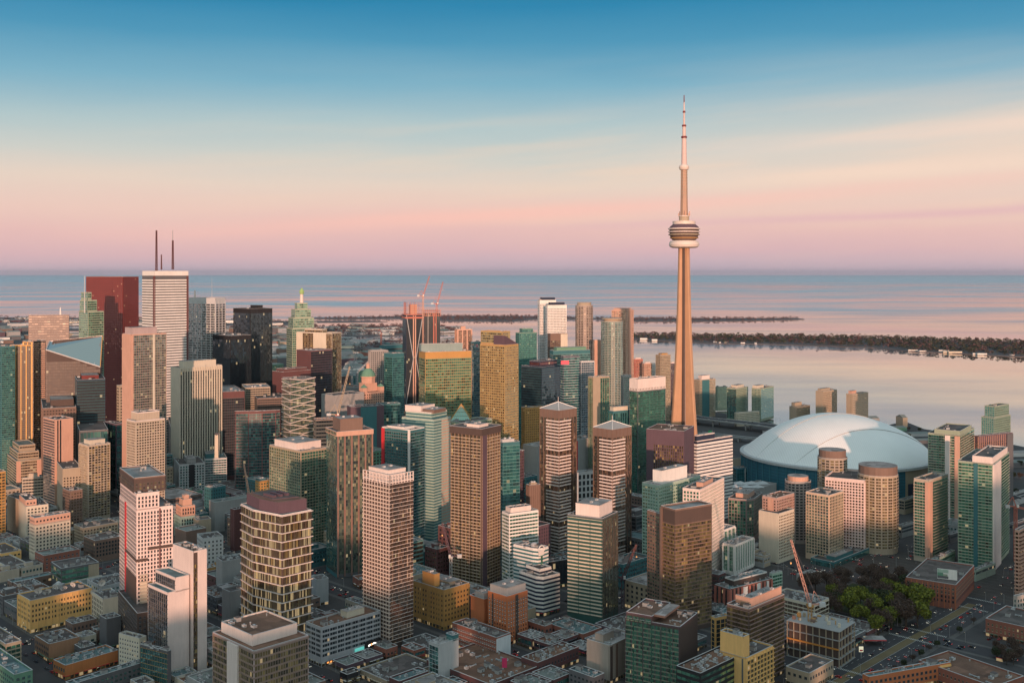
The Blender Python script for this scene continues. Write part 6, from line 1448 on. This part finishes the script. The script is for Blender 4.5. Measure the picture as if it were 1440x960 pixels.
# port land: sheds and small blocks beyond the banking towers
shedm = {}
def shed_mesh(c):
    def mk():
        q = MB(); q.box(-.5,.5,-.5,.5,0,.8,wallm(c)); q.add([(-.5,-.5,.8),(.5,-.5,.8),(.5,.5,.8),(-.5,.5,.8),(-.5,0,1),(.5,0,1)],[(0,1,5,4),(2,3,4,5),(3,0,4),(1,2,5)],roofm('roofl' if c in('white','lgrey') else 'roofg')); return q.mesh('port_shed')
    return shared(('shed', c), mk)
polys = [harb1, harb2, harb3]
nsh = 0
for k in range(900):
    if nsh >= 150: break
    px, py = rnd.uniform(-10, 660), rnd.choice([rnd.uniform(447,461), rnd.uniform(459,473), rnd.uniform(479,490)])
    x, y = gp(px, py)
    if not any(inpoly((x,y), pl) for pl in polys): continue
    c = rnd.choice(['white','lgrey','lgrey','grey','cream','steel','plum','tealw'])
    f = y/4500
    o = link('port_shed', shed_mesh(c), None, (x, y, 1), rnd.choice([GR, GR+1.57, .2]), (rnd.uniform(40,120)*f, rnd.uniform(25,60)*f, rnd.uniform(7,18)))
    tag(o, f'{CN.get(c,c)} shed on the far port land beyond the banking towers', 'shed', f'{CN.get(c,c)} sheds on the far port land'); nsh += 1
for k in range(700):
    if nsh >= 290: break
    px, py = rnd.uniform(-10, 560), rnd.uniform(465, 545)
    x, y = gp(px, py)
    if py < 500 and px > 440: continue
    if fpoly_hit([(x-20,y-20),(x+20,y-20),(x+20,y+20),(x-20,y+20)]): continue
    if seen(px-4, px+4, py-6, py, y) < .3: continue
    c = rnd.choice(['brick','grey','dgrey','plum','steel','tan','lgrey','white','brown'])
    o = link('far_block', shed_mesh(c), None, (x, y, 0), GR, (rnd.uniform(20,60), rnd.uniform(20,60), rnd.uniform(9,34)))
    tag(o, f'{CN.get(c,c)} low block in the eastern district behind the banking towers', 'building', f'{CN.get(c,c)} low blocks of the eastern district'); nsh += 1
# harbour front bits beyond the stadium
for px, py, w_, h_, c, lab in ((1190,602,30,14,'lgrey','grey harbour store with dark glass beyond the dome'),(1250,605,60,8,'green','long green roofed terminal by the bay'),(1268,600,10,24,'tan','narrow tan silo tower by the bay'),
    (1225,596,22,16,'grey','grey harbour block with roof hut beyond the dome'),(1290,612,40,6,'steel','low steel shed by the bay behind the dome'),(1300,622,34,7,'dgrey','dark low shed behind the dome rim'),(1085,612,24,9,'lgrey','pale block beside the motorway ramp'),(1130,598,46,7,'steel','long steel roofed shed by the bay near the tan blocks'),(1430,640,70,7,'lgrey','long pale flat hall on the shore at the picture edge'),(1440,655,90,10,'dgrey','dark terraced depot below the shore at the picture edge')):
    x, y = gp(px, py); tag(link('harbour_shed', shed_mesh(c), None, (x, y, 0), .2, (w_, 24, h_)), lab, 'building')
# white masts of moored boats
for px in (1091,1097,1168):
    x, y = gp(px, 606 if px < 1120 else 592); q = MB(); q.bar((x,y,0),(x,y,26),.7,wallm('white'),5,.3); q.box(x-7,x+7,y-2,y+2,-.8,1.2,wallm('white')); tag(q.build('moored_boat'), 'small moored boat with a white mast in the harbour basin', 'boat', 'moored boats with masts')

# ---------------------------------------------------------------- trees
def leafmat(name, a, b_):
    M = MT(name); oi = N('ShaderNodeAttribute'); oi.attribute_name = 'rnd'
    matout(principled(mixc(oi.outputs['Fac'], a, b_), .85).outputs[0]); return M.m
lg = leafmat('leaf_green', (.05,.07,.009), (.20,.21,.02)); lb = leafmat('twig_brown', (.045,.028,.022), (.12,.075,.055)); ld = leafmat('leaf_dark', (.018,.03,.014), (.05,.065,.025)); bark = plain('bark', (.06,.045,.035), .9)
def crown_mesh(m, n, seed, leaf=.55, H_=12.0, Rr=5.5):
    rg = random.Random(seed); q = MB(); lobes = [(rg.uniform(-.55,.55)*Rr, rg.uniform(-.55,.55)*Rr, H_*rg.uniform(.5,.85), Rr*rg.uniform(.35,.62)) for _ in range(9)]
    for k in range(n):
        lx, ly, lz, lr = rg.choice(lobes); d = Vector((rg.gauss(0,1), rg.gauss(0,1), rg.gauss(0,1))).normalized() * lr * rg.uniform(.55,1.08)
        c = Vector((lx,ly,lz)) + Vector((d.x,d.y,d.z*.85)); s = leaf*rg.uniform(.6,1.5)
        a = Vector((rg.gauss(0,1), rg.gauss(0,1), rg.gauss(0,1))).normalized(); b_ = a.cross(Vector((rg.gauss(0,1), rg.gauss(0,1), rg.gauss(0,1)))).normalized()
        q.quad(tuple(c-a*s), tuple(c-b_*s*.7), tuple(c+a*s), tuple(c+b_*s*.7), m, rg.random())
    return q.mesh('crown')
def trunk_mesh(seed, H_=12.0, bare=False, Rr=5.5):
    rg = random.Random(seed); q = MB(); q.bar((0,0,0),(0,0,H_*.5),.6,bark,6,.35)
    for k in range(14 if bare else 7):
        t = rg.uniform(0,6.28); r_ = rg.uniform(.5,.95)*Rr; z0 = H_*rg.uniform(.25,.5); e = (math.cos(t)*r_, math.sin(t)*r_, H_*rg.uniform(.62,.98))
        q.bar((0,0,z0), e, .26, bark, 4, .08)
    return q.mesh('trunk')
trees = [(crown_mesh(lg, 2600, 1), trunk_mesh(1)), (crown_mesh(lg, 2400, 2), trunk_mesh(2)), (crown_mesh(lb, 1900, 3, .34), trunk_mesh(3, bare=True)), (crown_mesh(lb, 1700, 4, .32), trunk_mesh(4, bare=True)), (crown_mesh(ld, 2000, 5), trunk_mesh(5))]
def tree(x, y, k, s, label, group, z=.13):
    r_ = empty('tree', (x, y, z), rnd.uniform(0,6.28), label, 'tree', group); r_.scale = (s, s, s)
    link('trunk', trees[k][1], r_); link('crown', trees[k][0], r_)
for px, py, k, s, lab in ((1195,858,0,1.35,'broad bright green tree behind the construction frame'),(1222,862,0,1.2,'green tree in the middle of the park beside brown ones'),(1210,880,1,1.15,'yellow green tree nearest the construction frame'),
    (1262,852,1,1.35,'wide green tree beside the brick warehouse'),(1285,860,0,1.5,'tall yellow green tree close to the warehouse corner'),(1300,868,0,1.55,'large green tree on the park corner by the avenue'),(1290,882,1,1.45,'lowest green tree on the park edge by the avenue'),(1128,852,1,.8,'small yellow green tree behind the big crane'),(1172,845,1,1.0,'dull green tree beside the crane counterweight')):
    x, y = gp(px, py); tree(x, y, k, s*1.32, lab, None)
for k in range(34):
    px, py = rnd.uniform(1160,1285), rnd.uniform(838,896)
    if py > 870 and px < 1210: continue
    x, y = gp(px, py); tree(x, y, rnd.choice([2,3,2,3,4,0]), rnd.uniform(1.3,1.9), 'tree among the bare brown cluster filling the small park', 'trees of the bare brown cluster in the small park')
for k in range(22):
    px, py = rnd.uniform(1130,1270), rnd.uniform(818,838); x, y = gp(px, py); tree(x, y, rnd.choice([2,3]), rnd.uniform(1.0,1.5), 'bare tree along the road behind the park', 'bare trees along the road behind the park')
for k in range(24):
    u = 560+k*15; x, y = UV(u, rnd.choice([344,388.5]))
    tree(x, y, rnd.choice([2,3,4]), rnd.uniform(.4,.6), 'small street tree along the wide avenue', 'small street trees along the wide avenue')
for k in range(12):
    x, y = gp(rnd.uniform(1395,1435), rnd.uniform(905,935)); tree(x, y, rnd.choice([2,3,4]), rnd.uniform(.6,1.0), 'bare tree beside the stone house and school', 'bare trees beside the stone house')
for k in range(26):
    px, py = rnd.choice([(rnd.uniform(1395,1440), rnd.uniform(655,700)), (rnd.uniform(1255,1310), rnd.uniform(604,640)), (rnd.uniform(1225,1260), rnd.uniform(764,776))]); x, y = gp(px, py)
    tree(x, y, rnd.choice([2,4,4]), rnd.uniform(.6,1.0), 'dark tree near the shore road', 'dark trees near the shore road')
# island woods, too many to count
def woods(name, poly, n, h, cols_, seed, dens=None):
    rg = random.Random(seed); q = MB(); xs = [p[0] for p in poly]; ys = [p[1] for p in poly]; mm = [leafmat(f'wood_{seed}_{i}', a, b_) for i, (a, b_) in enumerate(cols_)]; k = 0; t = 0
    while k < n and t < n*30:
        t += 1; x, y = rg.uniform(min(xs), max(xs)), rg.uniform(min(ys), max(ys))
        if not inpoly((x,y), poly): continue
        if dens and not dens(x, y): continue
        k += 1; hh = h*rg.uniform(.55,1.25); rr = hh*rg.uniform(.35,.6); m = rg.choice(mm); c = rg.random()
        for j in range(26):
            th = rg.uniform(0,6.28); ph = rg.uniform(-.5,1.5); a = Vector((math.cos(th)*math.cos(ph)*rr, math.sin(th)*math.cos(ph)*rr, math.sin(ph)*rr*.8+hh*.55)); s = rr*rg.uniform(.14,.34)
            u = Vector((rg.gauss(0,1), rg.gauss(0,1), rg.gauss(0,1))).normalized(); v = u.cross(Vector((rg.gauss(0,1), rg.gauss(0,1), rg.gauss(0,1)))).normalized()
            o = Vector((x,y,0.5)) + a
            q.quad(tuple(o-u*s), tuple(o-v*s), tuple(o+u*s), tuple(o+v*s), m, min(1, max(0, c*.6+rg.random()*.4)))
        q.bar((x,y,0),(x,y,hh*.6),hh*.05,bark,3,hh*.02)
    return tag(q.build(name), 'bare and evergreen woods covering the low island', 'woods', kind='stuff')
PAL = [((.075,.042,.045),(.15,.085,.085)), ((.05,.034,.038),(.11,.068,.07)), ((.022,.03,.022),(.05,.06,.035))]
woods('island_woods', isl, 3600, 16, PAL + [PAL[2], ((.05,.05,.03),(.09,.085,.05))], 11)
woods('spit_woods', spit, 1700, 12, PAL[:2], 12, lambda x, y: True)
woods('port_woods', harb1, 1300, 14, PAL[:2], 13, lambda x, y: x > -1800)
woods('port_woods', harb3, 1200, 14, PAL, 14)
woods('harbour_woods', harb2, 220, 13, PAL[:2], 15)
for px, py, c, w_ in ((1005,481.5,'white',18),(1020,482,'cream',14),(1044,483,'white',22),(1062,483.6,'lgrey',12),(1012,482.4,'white',10),(1283,493.2,'white',44),(1296,494.2,'white',34),(1326,494.4,'white',46),(1336,495.8,'cream',70),(1342,496.2,'cream',60),(1372,498,'white',34),(1380,498.6,'white',40),(1422,500,'lgrey',16),(905,477.5,'white',40),(920,479,'white',30)):
    x, y = gp(px, py); tag(link('island_house', shed_mesh(c), None, (x, y-6, 0), rnd.uniform(-.3,.3), (w_*.8, 10, rnd.uniform(5,9))), f'tiny {c if c!="lgrey" else "grey"} boathouse on the wooded island shore', 'house', f'tiny {c if c!="lgrey" else "grey"} boathouses on the island shore')

# ---------------------------------------------------------------- cars, coaches, lamps
def car_mesh(c):
    def mk():
        q = MB(); body = plain(f'car_paint_{c}', COL[c] if c in COL else c, .3, .2); gl_ = plain('car_glass', (.01,.012,.015), .1); ty = plain('tyre', (.012,.012,.012), .9)
        q.add([(-2.2,-.88,.28),(2.2,-.88,.28),(2.2,.88,.28),(-2.2,.88,.28),(-2.25,-.9,.8),(2.2,-.9,.72),(2.2,.9,.72),(-2.25,.9,.8)], [(0,3,2,1),(0,1,5,4),(1,2,6,5),(2,3,7,6),(3,0,4,7),(4,5,6,7)], body)
        q.add([(-1.7,-.82,.8),(1.15,-.82,.76),(1.15,.82,.76),(-1.7,.82,.8),(-1.2,-.66,1.4),(.45,-.66,1.4),(.45,.66,1.4),(-1.2,.66,1.4)], [(0,1,5,4),(1,2,6,5),(2,3,7,6),(3,0,4,7)], gl_)
        q.quad((-1.2,-.66,1.41),(.45,-.66,1.41),(.45,.66,1.41),(-1.2,.66,1.41), body)
        return q.mesh('car_body')
    return shared(('car', c), mk)
def wheel_mesh():
    def mk():
        q = MB(); ty = plain('tyre', (.012,.012,.012), .9); n = 10; vs_ = [(.34*math.cos(2*math.pi*k/n), s, .34*math.sin(2*math.pi*k/n)) for s in (-.1,.1) for k in range(n)]
        q.add(vs_, [(k,(k+1)%n,(k+1)%n+n,k+n) for k in range(n)] + [tuple(reversed(range(n))), tuple(range(n,2*n))], ty); return q.mesh('wheel')
    return shared('wheel', mk)
hl = plain('headlight_on', (.9,.9,.8), emis=(1,.9,.7), es=1.6); tl_ = plain('taillight_on', (.6,.02,.02), emis=(1,.05,.03), es=1.2)
def light_mesh(red):
    def mk():
        q = MB(); q.box(-.05,.05,-.2,.2,-.1,.1, tl_ if red else hl); return q.mesh('light')
    return shared(('light', red), mk)
CCOL = ['white','white','black','black','dgrey','lgrey','grey','navy','red','steel','plum']
CW = dict(white='white',black='black',dgrey='dark grey',lgrey='silver',grey='grey',navy='dark blue',red='red',steel='steel grey',plum='plum')
def car(x, y, rz, place, z=.02, parked=False):
    px = CX + x/y*FOC; py = HY + (CAMZ-z)*FOC/y
    if not (0 < px < 1439 and py < 958): return
    if seen(px-3, px+3, py-3, py, y-3) < .3: return
    if fpoly_hit([(x-1,y-1),(x+1,y-1),(x+1,y+1),(x-1,y+1)]): return
    c = rnd.choice(CCOL)
    lab = f'{CW[c]} car {place}'
    r_ = empty('parked_car' if parked else 'moving_car', (x, y, z), rz, lab, 'car', lab.replace(' car ', ' cars '))
    link('body', car_mesh(c), r_)
    for u in (-1.35, 1.35):
        for v in (-.8, .8): link('wheel', wheel_mesh(), r_, (u, v, .34))
    if not parked:
        for v in (-.6, .6): link('headlight', light_mesh(False), r_, (2.25, v, .6)); link('taillight', light_mesh(True), r_, (-2.28, v, .7))
u = 330
while u < 1000:
    for v, d_ in ((352,0),(358.5,0),(373,math.pi),(379.5,math.pi)):
        if rnd.random() < .42: car(*UV(u+rnd.uniform(-4,4), v), GR+d_, 'driving on the wide avenue beside the park')
    u += 15
for (v, hw) in ((868,10),(600,9),(1040,9),(150,8)):
    u = 300
    while u < 980:
        if rnd.random() < .5: car(*UV(u, v-2.5), GR, 'driving on a narrow street running towards the towers')
        if rnd.random() < .5: car(*UV(u+5, v+2.5), GR+math.pi, 'driving on a narrow street running towards the towers')
        if rnd.random() < .6: car(*UV(u, v-hw+1.4), GR, 'parked at the kerb of a narrow street', .02, True)
        u += 9
for (uu, hw), nm in zip(EW, ('the dark street before the studio building','the second cross street','the third cross street','the street before the park blocks','the street beside the park','the broad road before the rail lands')):
    v = -300
    while v < 1500:
        if rnd.random() < .4: car(*UV(uu-2.6, v), GR+math.pi/2, 'driving on '+nm)
        if rnd.random() < .4: car(*UV(uu+2.6, v+4), GR-math.pi/2, 'driving on '+nm)
        if rnd.random() < .5: car(*UV(uu-hw+1.4, v), GR+math.pi/2, 'parked along '+nm, .02, True)
        v += 10
# parking lots
for (px0,px1,py0,py1,nm) in ((285,345,798,840,'parked in the dark lot behind the white slab'),(1385,1430,880,905,'parked in the lot behind the school')):
    for k in range(40):
        x, y = gp(rnd.uniform(px0,px1), rnd.uniform(py0,py1)); uu, vv = toUV(x,y); x, y = UV(round(uu/6)*6, round(vv/3)*3)
        car(x, y, GR+ (0), nm, .14, True)
for P_, z in ((MW, 13),):
    for k in range(46):
        i = rnd.randint(0, len(P_)-2); f = rnd.random(); p = P_[i].lerp(P_[i+1], f); t = (P_[i+1]-P_[i]).normalized(); n_ = Vector((-t.y,t.x,0)); s = rnd.choice([-10,-6,6,10]); p = p + n_*s
        px, py = CX+p.x/p.y*FOC, HY+(CAMZ-z)*FOC/p.y
        if 975 < px < 1110:
            c = rnd.choice(['white','lgrey','dgrey']); r_ = empty('moving_car', (p.x,p.y,z+.02), math.atan2(t.y,t.x)+(0 if s<0 else math.pi), f'{CW[c]} car on the raised motorway', 'car', f'{CW[c]} cars on the raised motorway'); link('body', car_mesh(c), r_)
# white coaches
for k, (px, py) in enumerate(((298,801),(303,806),(309,811),(314,816))):
    x, y = gp(px, py); r_ = empty('parked_coach', (x, y, .14), GR*.9-.5, 'long white coach parked in a row behind the white slab', 'coach', 'white coaches parked in a row')
    q = MB(); q.box(-6.5,6.5,-1.3,1.3,.5,3.5,wallm('white')); q.box(-6.52,6.52,-1.33,1.33,1.7,2.7,plain('car_glass', (.01,.012,.015), .1)); q.box(-3,-1,-.6,.6,3.5,3.8,wallm('lgrey')); q.build('body', r_)
    for u in (-4.2, 4.2):
        for v in (-1.2, 1.2): o = link('wheel', wheel_mesh(), r_, (u, v, .5)); o.scale = (1.5,1.5,1.5)
# street lamps
lampe = plain('lamp_head_lit', (.9,.8,.6), emis=(1,.82,.5), es=5)
def lamp_parts():
    def mk():
        q = MB(); q.bar((0,0,0),(0,0,8.6),.22,wallm('grey'),6,.12); q.bar((0,0,8.5),(1.9,0,9),.12,wallm('grey')); return q.mesh('pole')
    def mh():
        q = MB(); q.box(1.5,2.4,-.18,.18,8.9,9.1,wallm('dgrey')); q.box(1.6,2.3,-.14,.14,8.84,8.9,lampe); return q.mesh('lamp_head')
    return shared('pole', mk), shared('lhead', mh)
def lamp(x, y, rz, place):
    px = CX + x/y*FOC; py = HY + (CAMZ-9)*FOC/y
    if not (0 < px < 1439 and py < 958) or seen(px-2, px+2, py-2, py+4, y-3) < .5 or fpoly_hit([(x-1,y-1),(x+1,y-1),(x+1,y+1),(x-1,y+1)]): return
    r_ = empty('street_lamp', (x, y, .13), rz, f'grey street lamp {place}', 'street lamp', f'street lamps {place}'); a, b_ = lamp_parts(); link('pole', a, r_); link('lamp_head', b_, r_)
for k in range(22):
    u = 500+k*24; lamp(*UV(u, 346), GR+math.pi/2, 'along the wide avenue'); lamp(*UV(u, 386), GR-math.pi/2, 'along the wide avenue')
for uu, hw in EW[:6]:
    for k in range(60): lamp(*UV(uu+hw+1, -200+k*28), GR+math.pi, 'on the cross streets')
for k in range(46):
    px, py = rnd.choice([(rnd.uniform(1188,1292), rnd.uniform(765,800)), (rnd.uniform(1345,1438), rnd.uniform(775,815)), (rnd.uniform(1085,1190), rnd.uniform(800,822))])
    x, y = gp(px, py); lamp(x, y, rnd.uniform(0,6.28), 'around the plaza by the cylinder towers')
for k in range(60):
    px, py = rnd.choice([(rnd.uniform(1195,1290), rnd.uniform(768,800)), (rnd.uniform(1345,1438), rnd.uniform(790,830)), (rnd.uniform(1110,1180), rnd.uniform(800,818))])
    x, y = gp(px, py); uu, vv = toUV(x, y); car(*UV(round(uu/7)*7, round(vv/3.2)*3.2), GR + rnd.choice([0, math.pi, math.pi/2]), 'on the plaza roads by the cylinder towers', .14)
# red canopy corner with white gas sign beside the construction frame
x_, y_ = gp(1228, 905); q = MB(); q.box(x_-9,x_+9,y_-5,y_+5,4.2,5.0,wallm('red'),roofm('roofl')); 
for s in (-7,7): q.bar((x_+s,y_,0),(x_+s,y_,4.2),.4,wallm('grey'))
q.box(x_-5,x_+5,y_+5.5,y_+12,0,4,wallm('grey'),roofm('roof')); tag(q.build('fuel_canopy'), 'grey topped canopy with red edge beside the park corner', 'canopy')
x_, y_ = gp(1211, 925); q = MB(); q.bar((x_,y_,0),(x_,y_,7),.4,wallm('grey')); q.box(x_-1.6,x_+1.6,y_-.3,y_+.3,5,9,plain('sign_pale',(.8,.75,.6),emis=(1,.9,.6),es=.5)); q.box(x_-1.2,x_+1.2,y_-.36,y_-.31,5.6,6.8,wallm('red')); tag(q.build('pole_sign'), 'pale and red pole sign before the red edged canopy', 'sign')

# ---------------------------------------------------------------- unseen blocks added behind the viewpoint, sized to shade the lower storeys
rg = random.Random(3)
for k in range(30):
    x = -1150 + k*82 + rg.uniform(-12,12); y = -rg.uniform(230,330); h = rg.uniform(121,131) + (22 if x > 480 else 0) + (26 if x > 545 else 0)
    w_ = rg.uniform(79,84)
    root = empty('shade_block', (x, y, 0), 0, None, 'building'); root['label'] = 'plain unseen block added behind the viewpoint to shade the lower storeys'; root['group'] = 'unseen blocks added for shade behind the viewpoint'
    q = MB(); q.box(-w_/2,w_/2,-20,20,0,h,wallm('tan'),roofm('roof')); q.box(-w_*.2,w_*.2,-8,8,h,h+4,wallm('grey')); q.build('wall', root)
    q = MB(); gm = glassm('win')
    for f in range(int(h/4)-1):
        for j in range(8): q.quad((w_*(j/8-.5)+4.6,20.06,4+f*4),(w_*(j/8-.5)+1.2,20.06,4+f*4),(w_*(j/8-.5)+1.2,20.06,6.4+f*4),(w_*(j/8-.5)+4.6,20.06,6.4+f*4), gm, rg.random())
    tag(q.build('window', root), kind='stuff')

# ---------------------------------------------------------------- air
M = MT('haze_air')
pv = N('ShaderNodeVolumePrincipled'); pv.inputs['Color'].default_value = (.55,.66,.84,1); pv.inputs['Density'].default_value = HAZE; pv.inputs['Anisotropy'].default_value = .1
o_ = N('ShaderNodeOutputMaterial'); L(pv.outputs[0], o_.inputs['Volume'])
if HAZE > 0:
    q = MB(); q.box(-170000,170000,-6000,165000,-5,620,M.m); hz = tag(q.build('haze'), kind='stuff')
    sc.cycles.volume_bounces = 0
